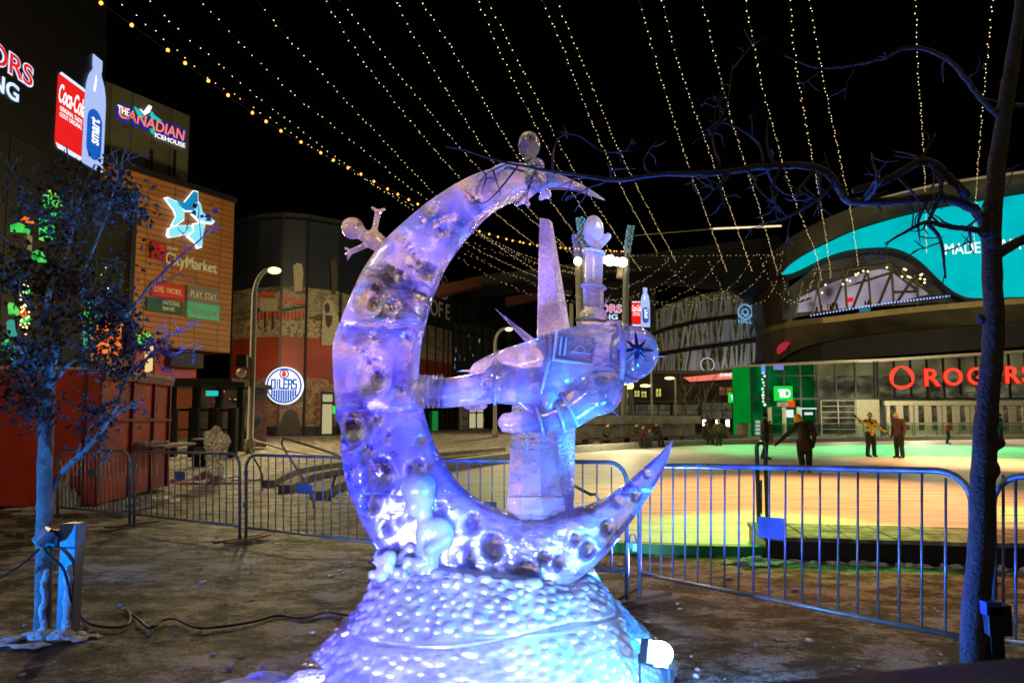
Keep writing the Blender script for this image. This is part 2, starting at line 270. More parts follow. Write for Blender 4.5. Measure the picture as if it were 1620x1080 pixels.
# ---------------------------------------------------------------- mesh builder
def wloc(o):
    v = Vector((0, 0, 0))
    while o is not None: v += o.location; o = o.parent
    return v
class MB:
    def __init__(s, M=None): s.bm = bmesh.new(); s.M = M
    def _p(s, p):
        p = Vector(p); return s.M @ p if s.M is not None else p
    def poly(s, pts):
        vs = [s.bm.verts.new(s._p(p)) for p in pts]
        try: return s.bm.faces.new(vs)
        except ValueError: return None
    def box(s, x0, x1, y0, y1, z0, z1):
        v = [s.bm.verts.new(s._p(p)) for p in ((x0,y0,z0),(x1,y0,z0),(x1,y1,z0),(x0,y1,z0),(x0,y0,z1),(x1,y0,z1),(x1,y1,z1),(x0,y1,z1))]
        for f in ((0,3,2,1),(4,5,6,7),(0,1,5,4),(1,2,6,5),(2,3,7,6),(3,0,4,7)): s.bm.faces.new([v[i] for i in f])
        return s
    def prism(s, pts, vec):
        """closed polygon pts (3-D) pushed by vec"""
        vec = Vector(vec); a = [s.bm.verts.new(s._p(p)) for p in pts]; b = [s.bm.verts.new(s._p(Vector(p)+vec)) for p in pts]
        n = len(a); s.bm.faces.new(a); s.bm.faces.new(b[::-1])
        for i in range(n): s.bm.faces.new([a[i], a[(i+1) % n], b[(i+1) % n], b[i]][::-1])
        return s
    def tube(s, pts, rad, seg=8, caps=True, closed=False):
        pts = [s._p(p) for p in pts]; n = len(pts)
        if not hasattr(rad, '__len__'): rad = [rad]*n
        rings = []; up = Vector((0, 0, 1)); prev = None
        for i, p in enumerate(pts):
            a = pts[(i-1) % n] if (i or closed) else p; b = pts[(i+1) % n] if (i < n-1 or closed) else p
            d = (b-a); d = d.normalized() if d.length > 1e-9 else Vector((0, 0, 1))
            if prev is None:
                x = d.cross(up); x = d.cross(Vector((1, 0, 0))) if x.length < .05 else x
            else: x = prev-d*prev.dot(d)
            x.normalize(); y = d.cross(x); prev = x
            rings.append([s.bm.verts.new(p+(x*math.cos(2*math.pi*k/seg)+y*math.sin(2*math.pi*k/seg))*rad[i]) for k in range(seg)])
        for i in range(n if closed else n-1):
            r0, r1 = rings[i], rings[(i+1) % n]
            for k in range(seg): s.bm.faces.new([r0[k], r0[(k+1) % seg], r1[(k+1) % seg], r1[k]])
        if caps and not closed: s.bm.faces.new(rings[0][::-1]); s.bm.faces.new(rings[-1])
        return s
    def ball(s, c, r, seg=12, rings=8, rot=None):
        if not hasattr(r, '__len__'): r = (r, r, r)
        M = Matrix.Translation(s._p(c)) @ (rot.to_4x4() if rot else Matrix.Identity(4)) @ Matrix.Diagonal((*r, 1))
        bmesh.ops.create_uvsphere(s.bm, u_segments=seg, v_segments=rings, radius=1, matrix=M); return s
    def cone(s, p0, p1, r0, r1, seg=10): return s.tube([p0, p1], [r0, max(r1, 1e-3)], seg)
    def capsule(s, p0, p1, r0, r1, seg=12):
        s.tube([p0, p1], [r0, r1], seg); s.ball(p0, r0, seg, 8); s.ball(p1, r1, seg, 8); return s
    def mesh(s, name='m', smooth=False):
        me = bpy.data.meshes.new(name); bmesh.ops.recalc_face_normals(s.bm, faces=s.bm.faces); s.bm.to_mesh(me); s.bm.free()
        if smooth: me.shade_smooth() if hasattr(me, 'shade_smooth') else None
        return me
    def build(s, name, m, parent=None, smooth=False, bevel=0, sharp=None):
        me = s.mesh(name, smooth); return link_mesh(name, me, m, parent, bevel)
def link_mesh(name, me, m, parent=None, bevel=0, offset=True):
    o = bpy.data.objects.new(name, me); COL.objects.link(o)
    for x in (m if isinstance(m, (list, tuple)) else [m]): me.materials.append(x)
    if parent is not None:
        o.parent = parent
        if offset: me.transform(Matrix.Translation(-wloc(parent)))
    if bevel:
        b = o.modifiers.new('bevel', 'BEVEL'); b.width = bevel; b.segments = 2; b.limit_method = 'ANGLE'
    return o
def tag(o, label=None, cat=None, group=None, kind=None):
    if label: o['label'] = label
    if cat: o['category'] = cat
    if group: o['group'] = group
    if kind: o['kind'] = kind
    return o
def thing(name, loc, label, cat, group=None):
    o = bpy.data.objects.new(name, None); COL.objects.link(o); o.location = loc; o.empty_display_size = .1
    return tag(o, label, cat, group)
def dup(root, loc=None, rotz=None, label=None, parent=None):
    r = root.copy(); COL.objects.link(r)
    if loc is not None: r.location = loc
    if rotz is not None: r.rotation_euler = (0, 0, rotz)
    if label: r['label'] = label
    for ch in root.children:
        c = ch.copy(); COL.objects.link(c); c.parent = r
        for g in ch.children:
            d = g.copy(); COL.objects.link(d); d.parent = c
    return r
def remesh(mb, voxel, smooth=4, name='m', decim=None):
    """fuse the overlapping closed shapes of a builder into one continuous skin"""
    me = mb.mesh(name) if isinstance(mb, MB) else mb
    o = bpy.data.objects.new('tmp', me); COL.objects.link(o)
    r = o.modifiers.new('r', 'REMESH'); r.mode = 'VOXEL'; r.voxel_size = voxel; r.use_smooth_shade = True
    if smooth: q = o.modifiers.new('s', 'SMOOTH'); q.factor = .5; q.iterations = smooth
    dg = bpy.context.evaluated_depsgraph_get(); ev = o.evaluated_get(dg)
    res = bpy.data.meshes.new_from_object(ev); bpy.data.objects.remove(o); bpy.data.meshes.remove(me)
    res.shade_smooth(); res.name = name
    return res
class Frame:
    """a vertical wall plane: local a runs along u, b up, c out towards the viewer"""
    def __init__(s, O, u):
        s.O = Vector((O[0], O[1], 0)); s.u = Vector((u[0], u[1], 0)).normalized(); s.v = Vector((0, 0, 1)); s.n = s.u.cross(s.v)
        s.M = Matrix(((s.u.x, 0, s.n.x, s.O.x), (s.u.y, 0, s.n.y, s.O.y), (s.u.z, 1, s.n.z, s.O.z), (0, 0, 0, 1)))
    def at(s, px, py):
        d = ray(px, py); o = Vector((0, 0, CAMH)); t = (s.O-o).dot(s.n)/d.dot(s.n); q = o+d*t-s.O
        return q.dot(s.u), q.z
    def rect(s, px0, py0, px1, py1):
        """a0,a1,b0,b1 of an upright rectangle: left/right px, and top/bottom py read at its middle"""
        mx = (px0+px1)/2; my = (py0+py1)/2
        return s.at(px0, my)[0], s.at(px1, my)[0], s.at(mx, py1)[1], s.at(mx, py0)[1]
    def W(s, a, b, c=0): return s.M @ Vector((a, b, c))
def text(body, fr, a0, a1, b0, b1, m, parent, c=.05, name='lettering', ext=.02, shear=0, bold=0, rot=0, center=False):
    cu = bpy.data.curves.new(name, 'FONT'); cu.body = body; cu.size = 1; cu.extrude = 0; cu.offset = bold; cu.shear = shear
    o = bpy.data.objects.new(name, cu); COL.objects.link(o); bpy.context.view_layer.update()
    bb = [Vector(x) for x in o.bound_box]; x0 = min(v.x for v in bb); x1 = max(v.x for v in bb); y0 = min(v.y for v in bb); y1 = max(v.y for v in bb)
    dg = bpy.context.evaluated_depsgraph_get(); me = bpy.data.meshes.new_from_object(o.evaluated_get(dg)); bpy.data.objects.remove(o)
    if rot: # rotated text fills the box sideways
        T = Matrix.Translation((-(x0+x1)/2, -(y0+y1)/2, 0)); me.transform(Matrix.Rotation(rot, 4, 'Z') @ T)
        x0, x1, y0, y1 = -(y1-y0)/2, (y1-y0)/2, -(x1-x0)/2, (x1-x0)/2
    sx = (a1-a0)/(x1-x0); sy = (b1-b0)/(y1-y0)
    M = Matrix.Translation((a0-x0*sx, b0-y0*sy, c)) @ Matrix.Diagonal((sx, sy, 1, 1))
    me.transform(fr.M @ M)
    bm = bmesh.new(); bm.from_mesh(me); r = bmesh.ops.extrude_face_region(bm, geom=bm.faces[:])
    for v in [g for g in r['geom'] if isinstance(g, bmesh.types.BMVert)]: v.co += fr.n*ext
    bm.to_mesh(me); bm.free(); me.materials.clear()
    return link_mesh(name, me, m, parent)
def smooth_path(pts, n):
    """Catmull-Rom through 2-D/3-D points, n samples evenly by length"""
    p = np.array(pts, float); p = np.vstack([2*p[0]-p[1], p, 2*p[-1]-p[-2]]); out = []
    for i in range(1, len(p)-2):
        for t in np.linspace(0, 1, 24, endpoint=False):
            out.append(.5*((2*p[i])+(-p[i-1]+p[i+1])*t+(2*p[i-1]-5*p[i]+4*p[i+1]-p[i+2])*t*t+(-p[i-1]+3*p[i]-3*p[i+1]+p[i+2])*t**3))
    out.append(p[-2]); out = np.array(out); s = np.r_[0, np.cumsum(np.linalg.norm(np.diff(out, axis=0), axis=1))]
    q = np.linspace(0, s[-1], n); return np.stack([np.interp(q, s, out[:, k]) for k in range(out.shape[1])], 1)

M_BLACK = mat('black_metal', (.012, .012, .014), .45, .3)
M_DARK = mat('dark_cladding', (.020, .019, .018), .5, 0, .3, 1)
M_CONC = mat('concrete', (.30, .27, .22), .8, 0, .25, 2)
M_SNOW = mat('packed_snow', (.62, .62, .64), .6, 0, .25, 12, .8, 30, dist=.05)
M_STEEL = mat('galvanised_steel', (.42, .43, .45), .38, .75, .2, 20, .08, 60)
M_WOOD = mat('weathered_wood', (.09, .055, .035), .7, 0, .3, 8)
# ================================================================ SETTING
tag(MB().build('ground', M_BLACK), kind='structure') if False else None
gm = MB()
NX, NY = 110, 100
xs = np.concatenate([[-600, -250, -100], np.linspace(-14, 14, NX), [100, 250, 600]]); ys = np.concatenate([[-60], np.linspace(.5, 16, NY), [30, 60, 150, 400, 900]])
gv = [[None]*len(ys) for _ in xs]
for i, x in enumerate(xs):
    for j, y in enumerate(ys):
        z = 0
        if -13.9 < x < 13.9 and .6 < y < 15.9:
            z = .018*mnoise.noise(Vector((x*1.4, y*2.2, 0)))+.010*mnoise.noise(Vector((x*5, y*6, 3)))
        gv[i][j] = gm.bm.verts.new((x, y, z-.012))
for i in range(len(xs)-1):
    for j in range(len(ys)-1): gm.bm.faces.new([gv[i][j], gv[i+1][j], gv[i+1][j+1], gv[i][j+1]])
tag(gm.build('ground', ground_mat(), smooth=True), kind='structure')
RK = [(670, 775), (690, 748), (800, 732), (905, 717), (1000, 710), (1110, 704), (1300, 699), (1620, 694), (1900, 692), (2600, 760), (2900, 872), (1205, 873), (1000, 868), (850, 852), (740, 822)]
rm = MB(); pts = [G(x, y, .02) for x, y in RK]
rm.poly(pts); tag(rm.build('rink_ice', rink_mat()), 'pale skating ice washed in orange and green light', 'ice', kind='structure')
def kerb(name, pix, wd, h, m, label, cat='kerb', kind='structure', group=None, z0=-.02):
    pts = [G(x, y) for x, y in pix]; pts = [Vector(p) for p in smooth_path(pts, max(len(pts)*6, 12))]
    mb = MB(); L = []
    for i, p in enumerate(pts):
        a = pts[max(i-1, 0)]; b = pts[min(i+1, len(pts)-1)]; d = (b-a).normalized(); n = Vector((-d.y, d.x, 0))*wd
        L.append([mb.bm.verts.new(q) for q in (p+Vector((0,0,z0)), p+n+Vector((0,0,z0)), p+n+Vector((0,0,h)), p+Vector((0,0,h)))])
    for i in range(len(L)-1):
        for k in range(4): mb.bm.faces.new([L[i][k], L[i][(k+1) % 4], L[i+1][(k+1) % 4], L[i+1][k]])
    mb.bm.faces.new(L[0]); mb.bm.faces.new(L[-1][::-1])
    return tag(mb.build(name, m), label, cat, group, kind)
M_KERB = mat('painted_rink_board', (.55, .56, .52), .6)
kerb('rink_kerb', [(690, 748), (800, 731), (905, 717), (1000, 710), (1110, 704), (1300, 699), (1620, 694), (1900, 692)], .35, .30, M_KERB, 'low white kerb along the far edge of the rink')
kerb('rink_kerb', [(740, 827), (850, 858), (1000, 873), (1208, 879)], .14, .10, mat('green_light_rink_edge', (.05, .42, .10), .5), 'low kerb along the near edge of the rink, green light put into its colour')  # the projectors' green light is put into the kerb colour
M_STEP = mat('plaza_step_concrete', (.26, .23, .19), .8, 0, .3, 3)
STG = 'curved concrete steps beside the rink'
for pix, lb in (([(434, 769), (455, 757), (479, 748), (538, 738), (620, 729), (720, 719), (800, 712)], 'outermost curved concrete step beyond the left fence'),
            ([(463, 777), (480, 766), (499, 758), (552, 748), (640, 738), (720, 728), (800, 720)], 'middle curved concrete step beyond the left fence'),
            ([(515, 788), (538, 774), (590, 760), (660, 746), (730, 736), (800, 727)], 'innermost curved concrete step beyond the left fence')):
    kerb('curved_step', pix, .30, .14, M_STEP, lb, 'step', None, STG)
# ================================================================ BUILDINGS, LEFT
UO = Vector((.51, .86)).normalized()
# dark tower with the LED screen (its wall runs almost along the view)
TF = Frame((-28, 30, 0), (.02, 1))
tower = thing('screen_tower', (-28, 38, 0), 'tall dark tower wall carrying the big lit drink advert at the far left', 'building')
ta = TF.at(165, 110)[0]; mb = MB(TF.M); mb.box(-25, ta, 0, 62, -9, 0); mb.build('wall', mat('tower_cladding', (.004, .004, .004), .5, 0, .25, .5), tower)
mb = MB(TF.M)
for k in range(-4, 5): mb.box(k*3.4, k*3.4+.06, 0, 62, 0, .05)
mb.build('cladding_joint', M_BLACK, tower)
led = thing('led_screen', TF.W(5, 20), 'large black screen with lettering, a red can and a white bottle at top left', 'screen')
a0 = TF.at(-60, 60)[0]; a1 = TF.at(163, 60)[0]
mb = MB(TF.M); mb.box(a0, a1, TF.at(120, 270)[1], TF.at(120, 20)[1], .05, .3); mb.build('panel', mat('screen_black', (.006, .006, .008), .4), led)
E_RED = emit('lit_red', (.85, .015, .015), 1.0); E_W = emit('lit_white', (.62, .75, 1), 1.25); E_BL = emit('lit_blue', (.01, .10, .48), 1.1); E_WH = emit('lit_pure_white', (1, 1, 1), 1.3)
E_SKYB = emit('lit_bottle', (.42, .55, .95), 1.0)
def fq(fr, pts, c0, c1):  # polygon through pixels on a frame
    return [fr.W(*fr.at(x, y), c0) for x, y in pts], fr.n*(c1-c0)
def can_and_bottle(fr, can, bot, parent):
    """can=(l,r,top,bottom) and bottle=(l,r,top,bottom) in frame metres"""
    l, r, t, b = can; wv = r-l; h = t-b
    def ar(pts, c0, c1, nm, m):
        mb = MB(fr.M); mb.prism([(x, y, c0) for x, y in pts], (0, 0, c1-c0)); return mb.build(nm, m, parent)
    cc = ar([(l+.08*wv, t), (r-.08*wv, t), (r, t-.06*h), (r, b+.05*h), (r-.1*wv, b), (l+.1*wv, b), (l, b+.05*h), (l, t-.06*h)], .31, .34, 'drink_can', E_RED)
    ar([(l+.02*wv, b+.05*h), (r-.02*wv, b+.05*h), (r-.1*wv, b-.01*h), (l+.1*wv, b-.01*h)], .345, .36, 'can_rim', E_W)
    ar([(l+.02*wv, t-.03*h), (r-.02*wv, t-.03*h), (r-.09*wv, t+.012*h), (l+.09*wv, t+.012*h)], .345, .36, 'can_rim', E_W)
    text('Coca-Cola', fr, l+.04*wv, r-.02*wv, b+.60*h, b+.86*h, E_WH, parent, .35, 'can_lettering', .01, .35, .015)
    text('ORIGINAL TASTE', fr, l+.10*wv, r-.10*wv, b+.50*h, b+.56*h, E_WH, parent, .35, 'can_lettering', .01)
    text('GOUT ORIGINAL', fr, l+.10*wv, r-.10*wv, b+.42*h, b+.48*h, E_WH, parent, .35, 'can_lettering', .01)
    l, r, t, b = bot; wv = r-l; h = t-b; m = (l+r)/2
    prof = [(.5, 0), (.5, .62), (.47, .70), (.38, .79), (.22, .86), (.20, .89), (.23, .895), (.23, 1.0)]
    ar([(m+x*wv, b+y*h) for x, y in prof]+[(m-x*wv, b+y*h) for x, y in prof[::-1]], .36, .39, 'bottle', E_SKYB)
    ar([(m-.15*wv+.3*wv*x, b+y*h) for x, y in ((0, .68), (.35, .68), (.5, .8), (.3, .84))], .395, .40, 'bottle_highlight', E_WH)
    ar([(m+.38*wv*math.cos(k*math.pi/12)*(.95), b+.30*h+(.11*h if math.sin(k*math.pi/12) > 0 else -.11*h)*1+.40*wv*math.sin(k*math.pi/12)) for k in range(24)], .395, .405, 'bottle_label', E_BL)
    text('smart', fr, m-.20*wv, m+.22*wv, b+.22*h, b+.45*h, E_WH, parent, .41, 'bottle_lettering', .01, rot=math.pi/2, bold=.02)
ct = TF.at(111, 132)[1]; cb_ = TF.at(100, 243)[1]
can_and_bottle(TF, (TF.at(80, 190)[0], TF.at(126, 190)[0], ct, cb_), (TF.at(124, 180)[0], TF.at(158, 180)[0], TF.at(150, 95)[1], TF.at(130, 262)[1]), led)
def screentext(fr, parent, x0, x1, yt, yb, y2t, y2b, s1='TORS', s2='DING', out=True, x2=None):
    a0 = fr.at(x0, yt)[0]; a1 = fr.at(x1, yt)[0]; xm = (x0+x1)/2
    b1 = fr.at(x1, yt)[1]; b0 = fr.at(x1, yb)[1]; d = (b1-b0)
    if out: text(s1, fr, a0-.04*(a1-a0), a1+.03*(a1-a0), b0-.07*d, b1+.07*d, E_W, parent, .31, 'lettering_outline', .01, bold=.045)
    text(s1, fr, a0, a1, b0, b1, E_RED, parent, .34, 'lettering', .02, bold=.008)
    x2 = x2 or x1; b1 = fr.at(x2, y2t)[1]; b0 = fr.at(x2, y2b)[1]
    text(s2, fr, a0, fr.at(x2, y2t)[0], b0, b1, E_W, parent, .34, 'lettering', .02, bold=.02)
screentext(TF, led, -60, 43, 108, 140, 138, 165, x2=21)

# orange terracotta block with star sign
OF = Frame((-28, 45, 0), UO)
aR = OF.at(367, 450)[0]; bTop = OF.at(367, 320)[1]; bBot = OF.at(358, 558)[1]
orange = thing('orange_building', OF.W(5, 0, -4), 'orange panelled building with the lit star sign and black roof edge', 'building')
mb = MB(OF.M)
aw = OF.at(212, 400)[0]; wT = OF.at(205, 298)[1]; wB = OF.at(205, 540)[1]
M_ORG = panel_mat('terracotta_panels', (.27, .105, .022), (.08, .035, .012), 2.0, .42, OF.u)
mb.box(aw, aR, bBot, bTop, -12, 0); mb.box(-6, aw, wT, bTop, -12, 0); mb.box(-6, aw, bBot, wB-2, -12, 0); mb.build('wall', M_ORG, orange)
mb = MB(OF.M); mb.box(-6, aR+.15, bTop, bTop+.45, -12.1, .15); mb.box(aw-.35, aw, bBot, wT, 0.01, .2); mb.build('roof_edge', M_BLACK, orange)
mb = MB(OF.M); mb.box(-6, aw-.36, wB-2, wT, -.5, -.3); mb.build('window', glass_dark('hall_glass', (.02, .022, .018)), orange)
mb = MB(OF.M)
for k in range(4): mb.box(-5+k*2.6, -4.85+k*2.6, wB-2, wT, -.29, -.15)
mb.box(-6, aw-.36, (wT+wB)/2, (wT+wB)/2+.15, -.14, -.06); mb.build('window_frame', M_BLACK, orange)
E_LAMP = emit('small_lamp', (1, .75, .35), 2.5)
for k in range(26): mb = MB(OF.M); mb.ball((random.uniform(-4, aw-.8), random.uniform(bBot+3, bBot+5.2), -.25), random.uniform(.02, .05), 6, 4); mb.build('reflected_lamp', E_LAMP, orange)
# base under overhang
mb = MB(OF.M); mb.box(2, aR-1.5, 0, bBot-.02, -12, -2); mb.build('red_base_wall', mat('red_wall', (.34, .055, .020), .6), orange)
v = OF.rect(285, 556, 337, 580); mb = MB(OF.M); mb.box(v[0], v[1], v[2], v[3], -1.9, -1.2)
mb.build('vent_grille', M_BLACK, orange)
mb = MB(OF.M)
for k in range(8): zz = v[2]+(v[3]-v[2])*(k+.5)/8; mb.box(v[0], v[1], zz, zz+.05, -1.19, -1.12)
mb.build('vent_slat', M_DARK, orange)
# icehouse tower
IF = Frame(OF.W(0, 0, -4), UO)
ih = thing('sign_tower', IF.W(6, 0, -2), 'grey panelled tower block carrying the icehouse restaurant sign above the orange wall', 'building')
ia0 = IF.at(150, 200)[0]; ia1 = IF.at(299, 230)[0]; it = IF.at(299, 183)[1]
mb = MB(IF.M); mb.box(ia0, ia1, bTop-3, it, -7, 0); mb.build('wall', panel_mat('grey_panels', (.085, .08, .05), (.02, .02, .012), 1.6, 9, IF.u), ih)
mb = MB(IF.M)
for x in (235, 272): q = IF.at(x, 255); mb.box(q[0]-.08, q[0]+.08, bTop, q[1]+.8, .3, .45)
mb.box(ia1+.6, ia1+.64, bTop, bTop+2.4, -2, -1.96); mb.box(ia1, ia1+5.5, bTop+1.1, bTop+1.15, -2, -1.96); mb.box(ia1+4, ia1+4.06, bTop, bTop+3.4, -2, -1.94); mb.build('roof_post', M_BLACK, ih)
sg = thing('restaurant_sign', IF.W(*IF.at(240, 200), .2), 'lit sign reading THE CANADIAN ICEHOUSE with a teal star', 'sign')
E_ORN = emit('lit_orange', (1, .22, .06), 1.15); E_TEAL = emit('lit_teal', (.02, .55, .48), 1.0); E_BLD = emit('lit_deep_blue', (.01, .02, .38), 1.0)
r = IF.rect(184, 170, 203, 182); text('THE', IF, *r, E_WH, sg, .15, bold=.012)
r = IF.rect(185, 180, 291, 216)
b0 = IF.at(291, 225)[1]; b1 = IF.at(291, 210)[1]; 
text('CANADIAN', IF, r[0]-.15, r[1]+.15, b0-.25, b1+.35, E_BLD, sg, .05, 'lettering_outline', .03, .12, .06)
text('CANADIAN', IF, r[0], r[1], b0, b1+.1, E_ORN, sg, .15, shear=.12, bold=.012)
a = IF.at(243, 222); b = IF.at(291, 232); text('ICEHOUSE', IF, a[0], b[0], IF.at(291, 235)[1], IF.at(291, 228)[1], E_WH, sg, .15, bold=.012)
for pts, m in (([(208, 170), (216, 176), (224, 188), (214, 184)], E_TEAL), ([(217, 174), (223, 179), (231, 168), (236, 171), (232, 180), (225, 184)], E_WH), ([(236, 178), (240, 184), (252, 193), (238, 190), (233, 184)], E_TEAL), ([(233, 205), (240, 207), (240, 214), (236, 213)], E_TEAL)):
    mb = MB(); p, v = fq(IF, pts, .3, .4); mb.prism(p, v); mb.build('star_arm', m, sg)
# star sign on orange wall
st = thing('star_sign', OF.W(*OF.at(296, 345), .2), 'lit pale blue star sign of five bent arms on the orange wall', 'sign')
E_ICE = emit('lit_pale_cyan', (.25, .80, .88), 1.05); E_ICE2 = emit('lit_mid_blue', (.01, .25, .50), 1.0); 
arms = [[(259, 316), (263, 315), (278, 322), (286, 336), (286, 348), (272, 358), (268, 356), (275, 343), (272, 334)],
        [(276, 318), (288, 322), (302, 304), (308, 306), (308, 320), (301, 334), (290, 334), (277, 326)],
        [(303, 322), (312, 322), (316, 338), (334, 350), (330, 354), (312, 350), (302, 340)],
        [(265, 362), (278, 358), (297, 358), (301, 366), (288, 372), (266, 376), (263, 372)],
        [(303, 356), (316, 354), (320, 358), (316, 372), (315, 390), (309, 392), (306, 384), (294, 374), (303, 368)]]
for k, pts in enumerate(arms):
    cx = sum(p[0] for p in pts)/len(pts); cy = sum(p[1] for p in pts)/len(pts)
    mb = MB(); p, v = fq(OF, [(cx+(x-cx)*1.15, cy+(y-cy)*1.12) for x, y in pts], .10, .28); mb.prism(p, v); b = mb.build('arm_rim', E_WH, st)
    mb = MB(); p, v = fq(OF, pts, .30, .40); mb.prism(p, v); mb.build('arm_face', E_ICE2 if k == 1 else E_ICE, st)
# shop signs
def board(fr, rect, m, name, label, cat='sign', c0=.05, c1=.35):
    a0, a1, b0, b1 = fr.rect(*rect); o = thing(name, fr.W((a0+a1)/2, b0, c0), label, cat)
    mb = MB(fr.M); mb.box(a0, a1, b0, b1, c0, c1); mb.build('board', m, o, bevel=.02); return o
CREAM = mat('cream_letters', (.55, .52, .36), .5); 
o = thing('market_sign', OF.W(*OF.at(290, 405), .1), 'unlit cream lettering CityMarket with a dark red square, below the star', 'sign')
a0, a1, b0, b1 = OF.rect(235, 385, 258, 411); mb = MB(OF.M); mb.box(a0, a1, b0, b1, .05, .4); mb.build('red_panel', mat('sign_red', (.30, .01, .012), .4), o)
mb = MB(OF.M); mb.box(a0+.45*(a1-a0), a0+.85*(a1-a0), b0+.5*(b1-b0), b0+.9*(b1-b0), .41, .45); mb.build('red_emblem', mat('sign_red_light', (.42, .03, .02), .4), o)
q = OF.at(340, 424); text('CityMarket', OF, OF.at(259, 405)[0], OF.at(341, 415)[0], b0-.35*(b1-b0), b0+.62*(b1-b0), CREAM, o, .06, ext=.2, bold=.02)
q = OF.at(259, 392); text('LOBLAWS', OF, q[0], OF.at(280, 394)[0], OF.at(270, 396)[1], OF.at(270, 391)[1], CREAM, o, .06, ext=.1)
def sub(fr, o, s, rect, m, c=.36, **k): text(s, fr, *fr.rect(*rect), m, o, c, **k)
o = board(OF, (236, 450, 288, 472), mat('sign_red2', (.42, .015, .012), .4), 'tenant_sign', 'red board reading LIVE. WORK. on the orange wall'); sub(OF, o, 'LIVE. WORK.', (240, 456, 284, 465), CREAM)
o = board(OF, (292, 455, 343, 481), mat('sign_grey', (.14, .12, .12), .4), 'tenant_sign', 'grey board reading PLAY. STAY. on the orange wall'); sub(OF, o, 'PLAY. STAY.', (297, 463, 339, 474), CREAM)
o = board(OF, (229, 474, 286, 495), mat('sign_green', (.01, .065, .055), .4), 'tenant_sign', 'dark green bank board below the red board'); sub(OF, o, 'NATIONAL', (253, 477, 280, 484), CREAM); sub(OF, o, 'BANK', (253, 486, 272, 492), CREAM)
o = board(OF, (292, 480, 343, 506), mat('sign_teal', (.06, .38, .27), .4), 'tenant_sign', 'teal green board below the grey board'); sub(OF, o, 'Spa', (298, 488, 313, 498), mat('tan_letters', (.20, .22, .12), .5)); sub(OF, o, 'Laser', (316, 491, 340, 500), MAT['tan_letters'])

# ---------------- curved mural building
DK = [(362, 60), (400, 58.2), (440, 57.6), (480, 58.2), (534, 60), (605, 70), (660, 79), (700, 85), (715, 87.5), (750, 92), (800, 99), (862, 108)]
dpts = [Vector((P(x, 660, y).x, y, 0)) for x, y in DK]
mur = thing('mural_building', (P(450, 660, 58).x, 62, 0), 'rounded dark building with red band and sepia sports murals behind the street lamp', 'building')
NAVY = mat('navy_panels', (.010, .015, .024), .45, 0, .3, .3); REDP = mat('red_panels', (.26, .035, .018), .55, 0, .25, .3)
MUR1 = mural_mat('cream_mural', [(.26, .23, .16), (.06, .04, .025), (.32, .28, .20), (.10, .06, .035), (.22, .19, .13)], .09, .35)
CROWD = mural_mat('crowd_strip', [(.05, .035, .025), (.20, .16, .10), (.45, .38, .26), (.10, .06, .04)], 1.6, 2.2, 8)
MUR2 = mural_mat('crowd_mural', [(.10, .05, .03), (.28, .12, .06), (.04, .025, .02), (.36, .22, .12), (.12, .04, .02)], .5, .6, 8)
M_GL = glass_dark('curtain_glass', (.010, .012, .014))
bands = [(0, .8, M_DARK), (.8, 4.9, MUR2), (4.9, 8.4, REDP), (8.4, 9.9, CROWD), (9.9, 12.7, MUR1), (12.7, 18.6, NAVY)]
for i in range(len(dpts)-1):
    a, b = dpts[i], dpts[i+1]; L = (b-a).length; fr = Frame(a, b-a)
    for (z0, z1, m) in bands:
        if i >= 8: m = M_GL
        elif i >= 4 and z0 < 4: m = M_GL
        inset = -.1 if (i % 2) else 0
        mb = MB(fr.M); mb.box(0, L, z0, z1, -3, inset*.5)
        mb.build('wall_panel', m, mur)
    mb = MB(fr.M); mb.box(-.09, .09, 0, 18.75, 0.003, .14)
    if i >= 5:
        n = int(L/2.4)
        for k in range(1, n+1): mb.box(k*L/(n+1)-.06, k*L/(n+1)+.06, 0, 18.75, 0.003, .12)
        mb.box(.09, L, 12.6, 12.8, .004, .16)
    mb.build('mullion', M_BLACK, mur)
    mb = MB(fr.M); mb.box(0, L, 18.75, 19.1, -3, .2); mb.build('roof_edge', mat('roof_trim', (.015, .015, .015), .5), mur)
# mural drawings (flat poster art on the wall)
MF = Frame(dpts[3]+Vector((0, -.0, 0)), dpts[4]-dpts[3])
MF2 = Frame(dpts[1], dpts[2]-dpts[1]); MF3 = Frame(dpts[2], dpts[3]-dpts[2])
INK = mat('mural_ink', (.035, .025, .02), .6); INKL = mat('mural_cream', (.34, .30, .21), .6); INKR = mat('mural_red', (.5, .06, .02), .6)
def art(fr, pts, m, c=.02): mb = MB(); p, v = fq(fr, pts, c, c+.02); mb.prism(p, v); mb.build('mural_art', m, mur)
for fr_ in (MF2, MF3):
    x0 = 405 if fr_ is MF2 else 446
    art(fr_, [(x0, 468), (x0+38, 476), (x0+38, 482), (x0, 474)], INKR, .03); art(fr_, [(x0, 488), (x0+38, 484), (x0+38, 487), (x0, 493)], INK, .03); art(fr_, [(x0, 498), (x0+38, 492), (x0+38, 500), (x0, 506)], INKR, .03)
    for j in range(6): art(fr_, [(x0+3+j*6, 507), (x0+4.2+j*6, 507), (x0+4.2+j*6, 490), (x0+3+j*6, 490)], INK, .04)
art(MF, [(510, 480), (516, 474), (523, 474), (528, 480), (529, 492), (535, 500), (537, 546), (508, 546), (510, 500)], INKL, .05)
art(MF, [(513, 482), (518, 479), (521, 484), (521, 493), (517, 496), (513, 491)], INK, .08)
art(MF, [(514, 498), (526, 500), (524, 512), (519, 520), (515, 512)], INK, .08)
art(MF, [(522, 412), (530, 408), (533, 420), (534, 445), (530, 466), (524, 466), (524, 440)], INK, .05)
art(MF2, [(412, 472), (440, 472), (440, 492), (412, 492)], INKL, .05); art(MF2, [(414, 462), (434, 462), (434, 469), (414, 469)], INKR, .05)
